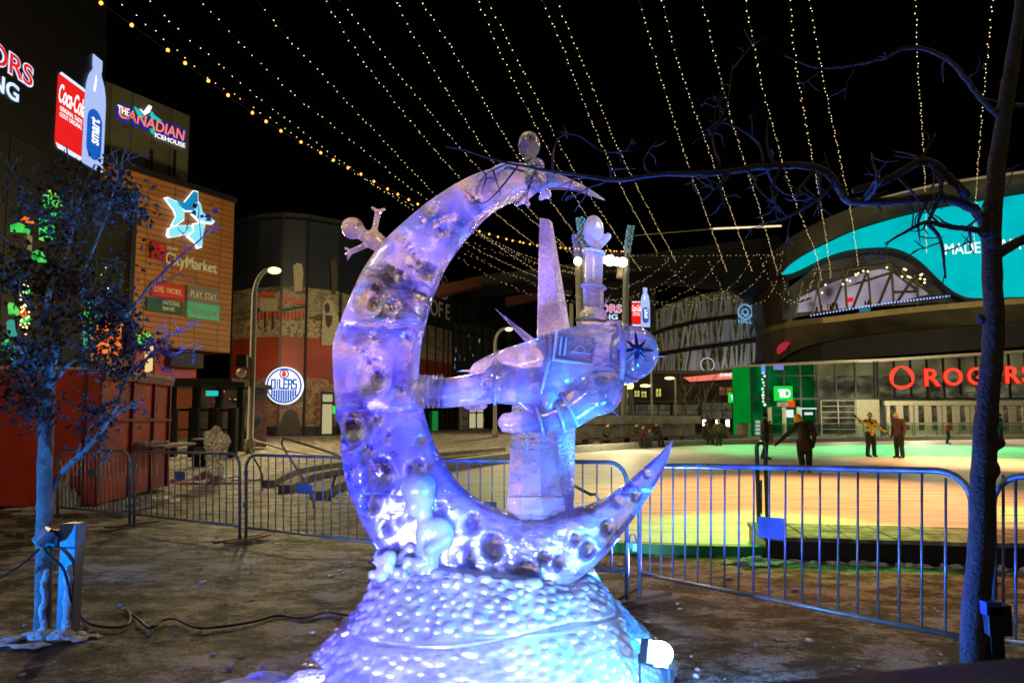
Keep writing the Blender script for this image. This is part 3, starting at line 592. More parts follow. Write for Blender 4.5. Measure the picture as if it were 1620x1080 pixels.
art(MF2, [(418, 493), (421, 493), (421, 520), (418, 520)], INK, .05); art(MF2, [(430, 493), (433, 493), (433, 520), (430, 520)], INK, .05)
art(MF3, [(464, 420), (470, 416), (478, 418), (480, 432), (478, 460), (466, 462)], INKL, .05)
art(MF3, [(447, 658), (452, 650), (462, 646), (470, 652), (472, 664), (478, 676), (470, 688), (452, 688), (444, 672)], INK, .08)
# round club logo
LG = Frame(P(451, 660, 56.9)*1, (1, .02)); lo = thing('round_club_sign', LG.W(*LG.at(451, 610), 0), 'round lit white and blue hockey club sign with an oil drop', 'sign')
la, lb = LG.at(451, 610); rr = 29.5/1080*56.9
def disc(fr, a, b, r, c0, c1, nm, m, par, seg=48, r_in=None, t0=0, t1=2*math.pi):
    mb = MB(fr.M)
    if r_in is None: mb.prism([(a+r*math.cos(k*2*math.pi/seg), b+r*math.sin(k*2*math.pi/seg), c0) for k in range(seg)], (0, 0, c1-c0))
    else:
        n = seg; closed = abs(t1-t0-2*math.pi) < 1e-6
        for k in range(n):
            u0 = t0+(t1-t0)*k/n; u1 = t0+(t1-t0)*(k+1)/n
            mb.prism([(a+r*math.cos(u0), b+r*math.sin(u0), c0), (a+r*math.cos(u1), b+r*math.sin(u1), c0), (a+r_in*math.cos(u1), b+r_in*math.sin(u1), c0), (a+r_in*math.cos(u0), b+r_in*math.sin(u0), c0)], (0, 0, c1-c0))
    return mb.build(nm, m, par)
E_OB = emit('club_blue', (.012, .11, .55), 1.0); E_DROP = emit('club_orange', (.95, .06, .01), 1.0)
disc(LG, la, lb, rr, 0, .25, 'disc', E_WH, lo); disc(LG, la, lb, rr*.94, .26, .29, 'ring', E_OB, lo, r_in=rr*.85)
disc(LG, la, lb+rr*.62, rr*.26, .30, .33, 'drop_ring', E_OB, lo, r_in=rr*.19)
mb = MB(LG.M); mb.prism([(la+rr*x, lb+rr*y, .34) for x, y in ((0, .90), (.08, .72), (.13, .60), (.10, .50), (0, .45), (-.10, .50), (-.13, .60), (-.08, .72))], (0, 0, .03)); mb.build('oil_drop', E_DROP, lo)
BL = {'O': ((0, 0, .32, 1), (.68, 0, 1, 1), (.32, 0, .68, .16), (.32, .84, .68, 1)), 'I': ((.3, 0, .7, 1),), 'L': ((0, 0, .36, 1), (.36, 0, 1, .18)), 'E': ((0, 0, .34, 1), (.34, 0, 1, .16), (.34, .42, .88, .58), (.34, .84, 1, 1)),
      'R': ((0, 0, .34, 1), (.34, .84, .85, 1), (.66, .56, 1, .84), (.34, .42, .85, .56), (.66, 0, 1, .42)), 'S': ((0, 0, 1, .16), (.66, .16, 1, .44), (0, .44, 1, .58), (0, .58, .34, .84), (0, .84, 1, 1))}
xc = la-rr*.70
for ch, wc in zip('OILERS', (.27, .15, .23, .23, .25, .25)):
    mb = MB(LG.M)
    for (u0, v0, u1, v1) in BL[ch]: mb.box(xc+rr*wc*u0, xc+rr*wc*u1, lb-rr*.20+rr*.56*v0, lb-rr*.20+rr*.56*v1, .30, .33)
    mb.build('letter', E_OB, lo); xc += rr*(wc+.004)
mb = MB(LG.M)
for k in range(-5, 6):
    x = k*.125*rr; yb = -math.sqrt(max(.01, (.84*rr)**2-x*x))
    mb.box(la+x-.047*rr, la+x+.047*rr, lb+yb, lb-.225*rr, .30, .33)
mb.build('logo_bars', E_OB, lo)
# club name further along: round badge and words
HF = Frame(dpts[6], dpts[7]-dpts[6])
hs = thing('painted_wall_sign', HF.W(*HF.at(690, 480), .2), 'white painted words and round badge high on the dark wall beside the moon', 'sign')
M_WP = mat('white_paint', (.62, .60, .50), .5)
a0, b0 = HF.at(640, 502); a1, b1 = HF.at(707, 476); b1 = HF.at(690, 476)[1]; b0 = HF.at(690, 501)[1]
text('HEART OF E', HF, a0-3, HF.at(709, 490)[0], b0, b1, M_WP, hs, .2)
ba, bb = HF.at(700, 455); disc(HF, ba, bb, 1.5, .2, .25, 'badge', M_WP, hs, r_in=1.3); mb = MB(HF.M); mb.prism([(ba+1.1*math.cos(t)*(.35 if k % 2 else 1), bb+1.1*math.sin(t)*(.35 if k % 2 else 1), .2) for k, t in enumerate(np.linspace(0, 2*math.pi, 12, endpoint=False))], (0, 0, .05)); mb.build('badge_star', M_WP, hs)
# doors of mural building
E_DOOR = emit('warm_interior', (.62, .55, .30), .75); E_GRN = emit('green_exit', (.02, .8, .10), 1.2); M_FR = mat('aluminium_frame', (.20, .19, .16), .4, .6)
def door(fr, rect, name, label, gr=False, leaves=2, m=E_DOOR):
    a0, a1, b0, b1 = fr.rect(*rect); b0 = 0.02; o = thing(name, fr.W((a0+a1)/2, 0, .2), label, 'door')
    w_ = a1-a0; mb = MB(fr.M)
    for k in range(leaves):
        x0 = a0+w_*k/leaves; x1 = a0+w_*(k+1)/leaves
        p = MB(fr.M); p.box(x0+.12, x1-.12, .15, b1*.74, .16, .2); p.box(x0+.12, x1-.12, b1*.80, b1-.1, .16, .2); p.build('glass_pane', m, o)
        mb.box(x0, x0+.10, 0, b1, .15, .3); mb.box(x1-.10, x1, 0, b1, .15, .3); mb.box(x0+.1, x1-.1, b1*.75, b1*.79, .15, .3)
        h = MB(fr.M); h.tube([(x1-.2, b1*.3, .3), (x1-.2, b1*.3, .4), (x1-.2, b1*.5, .4), (x1-.2, b1*.5, .3)], .02, 5); h.build('handle', M_STEEL, o)
    mb.box(a0-.001, a1+.001, b1, b1+.12, .14, .32); mb.build('door_frame', M_BLACK, o); return o
DF = Frame(dpts[4], dpts[4]-dpts[3])
door(MF, (506, 622, 526, 694), 'glass_door', 'lit glass door with dark frame right of the round club sign', leaves=1)
mb = MB(MF.M); a0, a1, b0, b1 = MF.rect(523, 642, 534, 654); mb.box(a0, a1, b0, b1, .5, .6); mb.ball(((a0+a1)/2, b1+.4, .55), .12, 6, 4)
tag(mb.build('exit_sign', E_GRN), 'small green exit light beside the lit glass door', 'exit sign')
GF = Frame(dpts[9], dpts[10]-dpts[9])
door(GF, (739, 645, 763, 690), 'glass_door', 'pair of lit glass doors in the far dark facade between moon and blade')
o = board(GF, (726, 643, 737, 681), mat('sign_white', (.42, .42, .36), .5), 'wall_sign', 'tall pale board with three words LIVE WORK PLAY')
for k, s in enumerate(('LIVE', 'WORK', 'PLAY')): sub(GF, o, s, (728, 646+k*13, 735, 651+k*13), INK)
o = board(HF, (683, 650, 689, 682), emit('green_window', (.01, .22, .04), .8), 'lit_window', 'narrow green lit window in the dark ground floor left of the pale board', 'window')
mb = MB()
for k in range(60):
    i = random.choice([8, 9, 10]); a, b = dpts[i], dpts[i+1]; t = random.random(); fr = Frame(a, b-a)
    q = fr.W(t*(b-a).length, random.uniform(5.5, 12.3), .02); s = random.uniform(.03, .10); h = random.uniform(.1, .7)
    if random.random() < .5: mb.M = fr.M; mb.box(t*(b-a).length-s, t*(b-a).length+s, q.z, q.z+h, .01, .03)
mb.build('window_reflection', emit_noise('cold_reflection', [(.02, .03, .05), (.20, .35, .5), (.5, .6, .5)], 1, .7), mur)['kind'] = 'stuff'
# reddish canopy beams over the plaza
for k, (x0, y0, x1, y1, yy) in enumerate(((690, 452, 800, 428, 75), (800, 470, 905, 452, 90))):
    a = P(x0, y0, yy); b = P(x1, y1, yy+8); mb = MB(); d = Vector((0, 0, -1.0)); 
    mb.prism([a, b, b+d, a+d*1.2], Vector((0, 1.5, 0)))
    tag(mb.build('canopy_beam', mat('rust_beam', (.12, .035, .012), .7)), ['long reddish beam hanging over the plaza just right of the moon', 'shorter reddish beam seen left of the tall ice blade'][k], 'beam')
# ---------------- glass hall building right of centre with dark overhead bridge
far = thing('glass_hall', (P(1050, 660, 78).x, 80, 0), 'long low glass fronted hall with lit rooms behind the concrete wall', 'building')
FF = Frame((P(880, 660, 76).x, 76, 0), (1, .0)); A = lambda px, py: FF.at(px, py)
mb = MB(FF.M); a0 = A(860, 640)[0]; a1 = A(1180, 640)[0]; z1 = A(1000, 592)[1]
mb.box(a0, a1, 0, z1, -8, 0); mb.build('wall', mat('hall_wall', (.045, .042, .035), .6), far)
mb = MB(FF.M); mb.box(a0, a1, z1, z1+.4, -8.2, .6); mb.box(a0, a1, A(1000, 637)[1], A(1000, 633)[1], .02, .5); mb.build('canopy', mat('hall_band', (.10, .095, .085), .5), far)
E_YEL = emit_noise('lit_room', [(.25, .22, .04), (.75, .68, .16), (.55, .5, .12)], 1.2, .9)
E_DIM = emit_noise('dim_room', [(.02, .02, .012), (.10, .09, .055), (.035, .03, .02)], .8, .8)
for (x0, y0, x1, y1, m) in ((1003, 618, 1012, 627, E_YEL), (1014, 619, 1023, 628, E_YEL), (1037, 615, 1046, 627, E_YEL), (985, 618, 998, 628, E_YEL), (1005, 640, 1060, 656, E_DIM), (1064, 640, 1105, 655, E_DIM), (1110, 636, 1158, 662, E_DIM), (940, 640, 1000, 655, E_DIM), (1137, 612, 1158, 625, emit_noise('amber_room', [(.03, .015, .01), (.35, .16, .04)], 1.5, .8))):
    q = FF.rect(x0, y0, x1, y1); p = MB(FF.M); p.box(*q, .02, .06); wn = p.build('window', m, far)
    p = MB(FF.M); n = max(2, int((q[1]-q[0])/1.1))
    for k in range(n+1): xx = q[0]+(q[1]-q[0])*k/n; p.box(xx-.04, xx+.04, q[2], q[3], .065, .12)
    p.box(q[0], q[1], (q[2]+q[3])/2-.03, (q[2]+q[3])/2+.03, .125, .14); p.build('window_frame', M_BLACK, wn)
# lattice facade building
LP = [(1033, 99), (1075, 97), (1110, 94), (1145, 90.5), (1175, 88), (1200, 87.5), (1222, 89), (1240, 93)]
lat = thing('lattice_building', (P(1120, 660, 95).x, 98, 0), 'curved building wrapped in a pale zigzag metal lattice with blue lit emblem', 'building')
def lx(px): return float(np.interp(px, [p[0] for p in LP], [p[1] for p in LP]))
topy = lambda px: float(np.interp(px, [1033, 1060, 1100, 1150, 1180, 1205, 1225, 1240], [492, 479, 467, 458, 458, 466, 482, 505]))
boty = lambda px: float(np.interp(px, [1033, 1160, 1240], [597, 585, 560]))
pxs = np.linspace(1033, 1240, 34)
mb = MB(); prev = None
for px in pxs:
    q = [mb.bm.verts.new(P(px, boty(px), lx(px)+1.5)), mb.bm.verts.new(P(px, topy(px), lx(px)+1.5))]
    if prev: mb.bm.faces.new([prev[0], q[0], q[1], prev[1]])
    prev = q
r = bmesh.ops.extrude_face_region(mb.bm, geom=mb.bm.faces[:])
for v in [g for g in r['geom'] if isinstance(g, bmesh.types.BMVert)]: v.co.y += 8
mb.build('wall', emit_noise('speckled_glass', [(.003, .003, .003), (.012, .011, .008), (.05, .045, .012), (.22, .18, .03)], 2.2, .8, (1, 1, 2.4)), lat)
MLAT = mat('lattice_metal', (.62, .64, .70), .5, .1)
for k in range(3):
    mb = MB(); f0 = k/3+.01; f1 = (k+1)/3-.03
    for i, px in enumerate(np.linspace(1034, 1238, 52)):
        if random.random() < .12: continue
        px2 = px+random.choice([0, 0, 5, -5, 7]); yt = lambda p, f: boty(p)+(topy(p)-boty(p))*f
        a = P(px, yt(px, f0), lx(px)); b = P(px2, yt(px2, f1), lx(min(max(px2, 1033), 1240)))
        mb.tube([a, b], random.choice([.12, .18, .26]), 4)
    mb.build('lattice', MLAT, lat)
mb = MB()
for f in (1/3-.01, 2/3-.01):
    mb.tube([P(px, boty(px)+(topy(px)-boty(px))*f, lx(px)-.2) for px in np.linspace(1033, 1240, 20)], .32, 5)
mb.build('floor_band', M_DARK, lat)
EMF = Frame(P(1177, 660, 86.5), (1, .1)); ba, bb = EMF.at(1177, 494); E_EM = emit('emblem_blue', (.16, .38, .62), 1.0)
em = thing('lit_emblem', EMF.W(ba, bb, 0), 'pale blue lit round emblem with two small words on the lattice facade', 'sign')
disc(EMF, ba, bb, 1.0, .3, .4, 'ring', E_EM, em, r_in=.84); disc(EMF, ba, bb, .45, .3, .4, 'ring', E_EM, em, r_in=.3)
for s, y0, y1 in (('FORD', 497, 503), ('HALL', 505, 512)): text(s, EMF, EMF.at(1166, 500)[0], EMF.at(1188, 500)[0], EMF.at(1177, y1)[1], EMF.at(1177, y0)[1], E_EM, em, .3, bold=.02)
RG = Frame(P(1118, 660, 90), (1, 0)); ba, bb = RG.at(1118, 577); o = disc(RG, ba, bb, .95, .3, .4, 'ring_sign', emit('ring_white', (.45, .45, .55), 1), None, r_in=.82)
tag(o, 'thin white lit ring on the lower lattice above the pink band', 'sign')
# pink ticker band
TK = Frame(P(1120, 660, 74), (1, .03)); tk = thing('ticker_band', TK.W(*TK.at(1120, 597), 0), 'long pink lit ticker band reading JOURNEY above the hall', 'sign')
mb = MB(); p, v = fq(TK, [(1081, 597), (1160, 589), (1160, 599), (1092, 603.5)], 0, .3); mb.prism(p, v); mb.build('band', emit('lit_pink', (1, .22, .15), .95), tk)
text('JOURNEY', TK, *TK.rect(1137, 590.5, 1158, 596.5), E_WH, tk, .32, bold=.02)
# dark canopy block over the ticker
mb = MB(); p = [P(1000, 596, 77), P(1081, 596, 77), P(1092, 604, 77), P(1168, 600, 77), P(1168, 608, 77), P(1000, 612, 77)]; mb.prism(p, Vector((0, 6, 0)))
mb.build('canopy_soffit', mat('soffit', (.05, .04, .035), .5), far)
# ================================================================ ARENA (right)
ar = thing('arena', (P(1450, 660, 66).x, 62, 0), 'huge arena with sweeping dark metal curves and lit teal screen on the right', 'building')
AD = lambda px: float(np.interp(px, [1160, 1225, 1240, 1300, 1400, 1500, 1620, 1800], [76, 74, 72, 68, 64, 61, 58, 54]))
def band(name, top, bot, m, dy=0, thick=1.5, parent=ar, xs=None, lo_dy=None, step=10):
    """curved wall strip between two pixel curves, at the arena's own depth"""
    tx = [p[0] for p in top]; x0, x1 = max(tx[0], bot[0][0]), min(tx[-1], bot[-1][0])
    n = int((x1-x0)/step)+2; q = np.linspace(x0, x1, n)
    T = smooth_path(top, 80) if len(top) > 2 else np.array(top, float); B = smooth_path(bot, 80) if len(bot) > 2 else np.array(bot, float)
    mb = MB(); rows = []
    for px in q:
        yt = np.interp(px, T[:, 0], T[:, 1]); yb = np.interp(px, B[:, 0], B[:, 1]); D = AD(px)+dy; D2 = AD(px)+(lo_dy if lo_dy is not None else dy)
        if yb-yt < .8: yb = yt+.8
        rows.append([mb.bm.verts.new(v) for v in (P(px, yt, D), P(px, yb, D2), P(px, yb, D2)+Vector((0, thick, 0)), P(px, yt, D)+Vector((0, thick, 0)))])
    for i in range(len(rows)-1):
        for k in range(4): mb.bm.faces.new([rows[i][k], rows[i][(k+1) % 4], rows[i+1][(k+1) % 4], rows[i+1][k]])
    mb.bm.faces.new(rows[0]); mb.bm.faces.new(rows[-1][::-1])
    return mb.build(name, m, parent)
M_MET = mat('bronze_metal', (.20, .17, .12), .42, .6, .35, .25, .1, 2)
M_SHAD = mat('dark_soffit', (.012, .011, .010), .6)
TE = [(1240, 431), (1252, 418), (1275, 402), (1310, 384), (1350, 366), (1400, 350), (1450, 337), (1500, 327), (1560, 317), (1620, 307), (1760, 290)]
TL = [(1240, 433), (1255, 431), (1280, 420), (1310, 405), (1350, 393), (1400, 389), (1425, 392), (1448, 402), (1468, 417), (1488, 437), (1505, 452), (1522, 463), (1545, 469.5), (1620, 468), (1760, 466)]
band('roof_shell', [(1225, 398), (1260, 370), (1320, 340), (1400, 313), (1480, 294), (1550, 282), (1620, 274), (1760, 262)], [(1225, 440), (1240, 428), (1275, 400), (1350, 364), (1450, 335), (1560, 315), (1620, 305), (1760, 288)], M_MET, .6)
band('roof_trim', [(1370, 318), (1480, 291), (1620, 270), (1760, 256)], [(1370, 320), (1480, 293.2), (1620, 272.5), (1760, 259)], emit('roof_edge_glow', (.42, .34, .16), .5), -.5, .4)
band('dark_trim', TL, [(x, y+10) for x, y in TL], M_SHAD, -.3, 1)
scr = thing('curved_led_screen', P(1500, 400, AD(1500)-1), 'teal curved screen sweeping over the arena windows, reading MADE WITH', 'screen')
band('screen_face', TE, TL, emit_noise('lit_screen_teal', [(.0, .44, .48), (.0, .52, .55), (.0, .47, .52)], .3, 1.0, sampling=True), -1, .5, scr, step=6)
SF = Frame(P(1556, 660, AD(1556)-1.4), (1, -.28))
text('MADE', SF, *SF.rect(1494, 385, 1550, 402), E_WH, scr, .15); text('WITH', SF, *SF.rect(1572, 380, 1632, 397), E_WH, scr, .5)
# window under the screen
WT = [(1240, 462), (1262, 445), (1300, 418), (1350, 403), (1400, 399), (1440, 408), (1470, 432), (1500, 458), (1530, 474)]
WB = [(1240, 505), (1300, 495), (1400, 484), (1500, 478), (1530, 476)]
band('window', WT, WB, emit_noise('concourse_interior', [(.01, .01, .008), (.035, .03, .02), (.06, .05, .03)], .35, 1), 1.2, .3)
band('lit_concourse_wall', [(1262, 472), (1320, 446), (1350, 437), (1390, 426), (1410, 430), (1440, 445), (1470, 463)], [(1262, 494), (1320, 489), (1400, 481), (1470, 465)], emit_noise('pale_concourse', [(.05, .04, .05), (.34, .28, .36), (.50, .42, .52)], .35, .8), 1.0, .15)
mb = MB()
for (x0, y0, x1, y1) in ((1258, 500, 1270, 445), (1285, 497, 1300, 425), (1300, 497, 1290, 430), (1315, 493, 1345, 418), (1340, 490, 1335, 420), (1348, 490, 1376, 418), (1378, 487, 1372, 417), (1388, 486, 1415, 420), (1414, 484, 1410, 417), (1415, 484, 1448, 435), (1452, 482, 1451, 440), (1300, 432, 1410, 416), (1410, 417, 1480, 470), (1262, 462, 1300, 432), (1262, 478, 1414, 430), (1414, 430, 1452, 460), (1414, 462, 1452, 461)):
    mb.tube([P(x0, y0, AD(x0)+.7), P(x1, y1, AD(x1)+.7)], .13, 4)
mb.build('window_brace', mat('brace_metal', (.16, .14, .08), .4, .5), ar)
E_BDOT = emit('blue_dot', (.25, .40, 1), 2.2)
for k in range(44): px = 1283+k*5.1; mb = MB(); mb.ball(P(px, np.interp(px, [1283, 1400, 1510], [499, 480, 467]), AD(px)-.1), .07, 6, 4); mb.build('rail_light', E_BDOT, ar)
mb = MB(); mb.prism([P(1341, 471, 67), P(1356, 469, 67), P(1356, 476, 67), P(1341, 478, 67)], (0, .1, 0)); mb.build('red_banner', E_RED, ar)
for k in range(22): px = random.uniform(1300, 1470); mb = MB(); mb.ball(P(px, np.interp(px, [1300, 1390, 1480], [455, 418, 440])+random.uniform(-3, 12), AD(px)+.55), .10, 6, 4); mb.build('ceiling_light', E_LAMP, ar)
for k in range(16): px = random.uniform(1290, 1400); w_ = random.uniform(2, 5); y = np.interp(px, [1283, 1400], [494, 478]); mb = MB(); mb.prism([P(px, y, AD(px)+.75), P(px+w_, y, AD(px)+.75), P(px+w_*.8, y-random.uniform(5, 12), AD(px)+.75), P(px+w_*.2, y-random.uniform(5, 12), AD(px)+.75)], (0, .1, 0)); mb.build('concourse_fitting', random.choice([M_BLACK, M_DARK, emit('concourse_amber', (.5, .3, .1), .8)]), ar)
mb = MB(); mb.prism([P(1360, 470, 66.6), P(1377, 470, 66.6), P(1377, 492, 66.6), P(1360, 494, 66.6)], (0, .1, 0)); mb.build('teal_banner', emit('dim_teal', (.02, .16, .20), 1), ar)
GB = [(1222, 515), (1262, 506), (1320, 500), (1400, 490), (1500, 480), (1620, 471), (1760, 462)]
band('gold_ledge', GB, [(x, y+9) for x, y in GB], mat('gold_metal', (.42, .33, .15), .35, .5), -1.2, 3)
band('lower_shell', [(x, y+9.5) for x, y in GB], [(1222, 578), (1262, 553), (1320, 537), (1400, 526), (1500, 517), (1620, 508), (1760, 498)], M_MET, -1.0, 3, lo_dy=.8)
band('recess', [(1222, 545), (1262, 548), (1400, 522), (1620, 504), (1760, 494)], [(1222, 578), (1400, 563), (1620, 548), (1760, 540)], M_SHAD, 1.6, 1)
# swooping leg at the left end
mb = MB(); L = [(1205, 405), (1212, 440), (1208, 480), (1215, 530), (1212, 578)]; Rr = [(1232, 398), (1245, 425), (1252, 470), (1262, 508), (1250, 540)]
Ls = smooth_path(L, 16); Rs = smooth_path(Rr, 16); rows = []
for i in range(16):
    a = P(*Ls[i], 79); b = P(*Rs[i], 74); m_ = (a+b)/2+Vector((0, -2.2, 0)); rows.append([mb.bm.verts.new(v) for v in (a, m_, b, b+Vector((0, 4, 0)), a+Vector((0, 4, 0)))])
for i in range(15):
    for k in range(5): mb.bm.faces.new([rows[i][k], rows[i][(k+1) % 5], rows[i+1][(k+1) % 5], rows[i+1][k]])
mb.bm.faces.new(rows[0]); mb.bm.faces.new(rows[-1][::-1]); mb.build('curved_leg', M_MET, ar, smooth=True)
mb = MB(); mb.prism([P(x, y, 71.4) for x, y in ((1230, 552), (1234, 545), (1242, 540), (1250, 542), (1243, 553), (1232, 560))], (0, .3, 0)); mb.build('red_light_panel', emit('dim_red', (.45, .02, .04), .9), ar)
# dark bridge overhead, left of the roof
mb = MB(); mb.prism([P(735, 440, 80), P(1235, 372, 78), P(1235, 470, 78), P(1190, 440, 78), P(1040, 428, 80), P(735, 452, 80)], (0, 8, 0))
tag(mb.build('roof_canopy', mat('night_roof', (.008, .007, .007), .7)), 'dark roof canopy spanning behind the string lights', 'canopy')
mb = MB(); mb.tube([P(1128, 362, 70), P(1236, 357.5, 70)], .10, 5); tag(mb.build('strip_light', emit('strip_warm', (1, .72, .40), 1.3)), 'thin warm light strip under the dark roof canopy', 'light strip')
mb = MB(); mb.tube([P(1000, 373, 70), P(1128, 362, 70)], .04, 4); tag(mb.build('suspension_cable', mat('brass_cable', (.4, .35, .15), .5)), 'thin cable leading left from the warm light strip', 'cable')
# lower storeys
base = [(1162, 0), (1290, 0)]
BF = Frame(P(1400, 660, 57.5), (1, -.035)); B = lambda px, py: BF.at(px, py)
ST = thing('ground_floor_front', BF.W(0, 0, -3), 'glass ground floor of the arena with long pale roof edge', 'storefront')
x0 = B(1170, 640)[0]; x1 = B(1900, 640)[0]; rt = B(1170, 579)[1]; 
mb = MB(); mb.prism([P(1165, 578, 59.5), P(1280, 572, 58.4), P(1400, 567, 57.3), P(1620, 553, 56.4), P(1800, 541, 56), P(1800, 544, 56), P(1620, 558, 56.4), P(1400, 571.5, 57.3), P(1280, 576.5, 58.4), P(1165, 581, 59.5)], (0, 5, 0)); mb.build('roof_edge', mat('pale_trim', (.50, .46, .36), .5), ST)
topz = lambda px: BF.at(px, np.interp(px, [1165, 1400, 1620, 1800], [581, 570, 557, 545]))[1]-.06
def wallseg(px0, px1, z0, z1f, m, nm, c=0., d=.3):
    n = max(2, int((px1-px0)/20)); mb = MB(BF.M); 
    for k in range(n):
        p0 = px0+(px1-px0)*k/n; p1 = px0+(px1-px0)*(k+1)/n; a0 = B(p0, 640)[0]; a1 = B(p1, 640)[0]
        t0 = z1f(p0) if callable(z1f) else z1f; t1 = z1f(p1) if callable(z1f) else z1f
        mb.prism([(a0, z0, c-d), (a1, z0, c-d), (a1, t1, c-d), (a0, t0, c-d)], (0, 0, d))
    return mb.build(nm, m, ST)
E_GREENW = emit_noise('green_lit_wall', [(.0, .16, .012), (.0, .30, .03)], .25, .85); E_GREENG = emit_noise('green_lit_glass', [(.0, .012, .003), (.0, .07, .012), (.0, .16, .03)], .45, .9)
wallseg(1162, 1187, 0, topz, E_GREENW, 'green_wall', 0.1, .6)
wallseg(1187, 1290, 0, topz, E_GREENG, 'green_glass', -.05, .3)
E_INT = emit_noise('dim_foyer', [(.010, .010, .007), (.05, .048, .026), (.17, .16, .085)], .7, .95, (1, 1, 1.6)); E_INT2 = emit_noise('upper_foyer', [(.03, .028, .012), (.11, .10, .045), (.18, .17, .08)], .35, .8)
z638 = B(1400, 631)[1]; z610 = B(1400, 594)[1]
wallseg(1290, 1800, z610, topz, E_INT2, 'upper_glass', -.05, .3)
wallseg(1290, 1800, z638, z610, E_INT, 'middle_glass', -.05, .3); wallseg(1290, 1800, 0, z638, E_DIM, 'lower_glass', -.05, .3)
mb = MB(BF.M)
for px in list(range(1187, 1291, 26))+[1208, 1292, 1321, 1352, 1383]+list(range(1388, 1800, 26)):
    a = B(px, 600)[0]; mb.box(a-.07, a+.07, z638 if px > 1292 else 0, topz(px), 0.003, .16)
mb.box(B(1187, 600)[0], B(1800, 600)[0], z638-.05, z638+.10, .165, .3); mb.box(B(1187, 600)[0], B(1290, 600)[0], z610-.05, z610+.05, .165, .22)
mb.build('mullion', M_BLACK, ST)
mb = MB(BF.M); a0, a1, b0, b1 = BF.rect(1353, 631, 1389, 690); mb.box(a0, a1, 0, z638-.06, 0, .3); mb.build('pale_panel', mat('pale_panel', (.36, .34, .25), .5), ST)
# roller door
a0, a1, b0, b1 = BF.rect(1298, 634, 1352, 690); rd = thing('roller_door', BF.W((a0+a1)/2, 0, .1), 'dark glazed roller door with pale rails right of the bank', 'door')
mb = MB(BF.M); mb.box(a0, a1, 0.05, z638-.1, 0.02, .1); mb.build('pane', E_INT, rd)
mb = MB(BF.M)
for k in range(7): zz = .05+(z638-.2)*k/6; mb.box(a0, a1, zz, zz+.06, .11, .18)
for k in range(3): xx = a0+(a1-a0)*k/2; mb.box(xx-.04, xx+.04, 0, z638-.1, .185, .22)
mb.build('rail', mat('rail_pale', (.35, .33, .27), .5), rd)
# bank
E_TD = emit('bank_green', (.01, .62, .05), 1.15, True)
td = board(BF, (1222, 611, 1250, 634), E_TD, 'bank_sign', 'bright green square sign with white TD letters over the bank doors', c0=.3, c1=.6)
r = BF.rect(1227, 616, 1238, 629); tl_, tr2, sl_, sr_ = r[0], B(1237, 620)[0], B(1229.5, 620)[0], B(1234.5, 620)[0]; mb = MB(BF.M); mb.prism([(x, y, .62) for x, y in ((tl_, r[3]), (tl_, r[3]-.2), (sl_, r[3]-.2), (sl_, r[2]), (sr_, r[2]), (sr_, r[3]-.2), (tr2, r[3]-.2), (tr2, r[3]))], (0, 0, .04)); mb.build('lettering', E_WH, td)
text('D', BF, *BF.rect(1235.5, 616, 1246, 629), E_WH, td, .67, bold=.03)
sd = thing('bank_side_sign', P(1158, 629, 60), 'small green and white lit sign at the left edge of the green wall', 'sign')
mb = MB(); q = P(1158, 629, 60); mb.box(q.x-.30, q.x+.25, q.y-.1, q.y+.1, q.z-.42, q.z+.42); mb.build('board', E_TD, sd)
mb = MB(); mb.prism([(q.x+x, q.y-.14, q.z+z) for x, z in ((-.14, .22), (.2, .22), (.2, .09), (.1, .09), (.1, -.22), (-.04, -.22), (-.04, .09), (-.14, .09))], (0, .03, 0)); mb.build('lettering', E_WH, sd)
bd = door(BF, (1216, 645, 1262, 692), 'bank_doors', 'pale framed double doors with a white poster under the green bank sign', m=E_GREENG)
mb = MB(BF.M); mb.box(*BF.rect(1241, 648, 1253, 660), .31, .34); mb.build('poster', emit('lit_poster', (.8, .9, .85), 1), bd)
for x in (1215.5, 1238, 1261): mb = MB(BF.M); a = B(x, 660)[0]; mb.box(a-.16, a+.16, 0, B(1240, 644)[1], .33, .42); mb.build('jamb', mat('jamb_pale', (.50, .47, .36), .5), bd)
mb = MB(BF.M); mb.box(*BF.rect(1228, 636, 1245, 643), .2, .25); mb.build('transom', emit('transom_lit', (.4, .36, .28), .9), bd)
text('102', BF, *BF.rect(1233, 637.5, 1240, 642), INK, bd, .26)
mb = MB(BF.M); mb.box(*BF.rect(1244, 634, 1256, 643), .2, .25); mb.build('orange_poster', E_DROP, bd)
mb = MB(BF.M)
for k in range(11): px, py = 1206+random.uniform(-2, 3), 590+k*5; a, b = B(px, py); mb.ball((a, b, .25), random.uniform(.07, .13), 6, 4)
mb.build('shop_light', emit('mint_lamp', (.5, 1, .65), 1.4), ST)
mb = MB(BF.M); mb.box(*BF.rect(1203, 577, 1209, 592), .2, .26); mb.build('blue_banner', emit('bluish', (.10, .35, .75), 1), ST)
mb = MB(BF.M); mb.box(*BF.rect(1222, 577, 1238, 585), .2, .26); mb.build('violet_banner', emit('violet', (.22, .20, .55), 1), ST)
mb = MB(BF.M)
for k in range(4): mb.box(*BF.rect(1194, 665+k*6, 1201, 669+k*6), .2, .24)
mb.build('window_decal', emit('decal', (.45, .5, .45), .9), ST)
mb = MB(BF.M); mb.box(*BF.rect(1265, 645, 1290, 647), .2, .24); mb.box(*BF.rect(1264, 645, 1266, 660), .25, .28); mb.box(*BF.rect(1271, 652, 1284, 656), .2, .24); mb.build('screen_light', emit('cold_white', (.7, .8, .85), 1), ST)
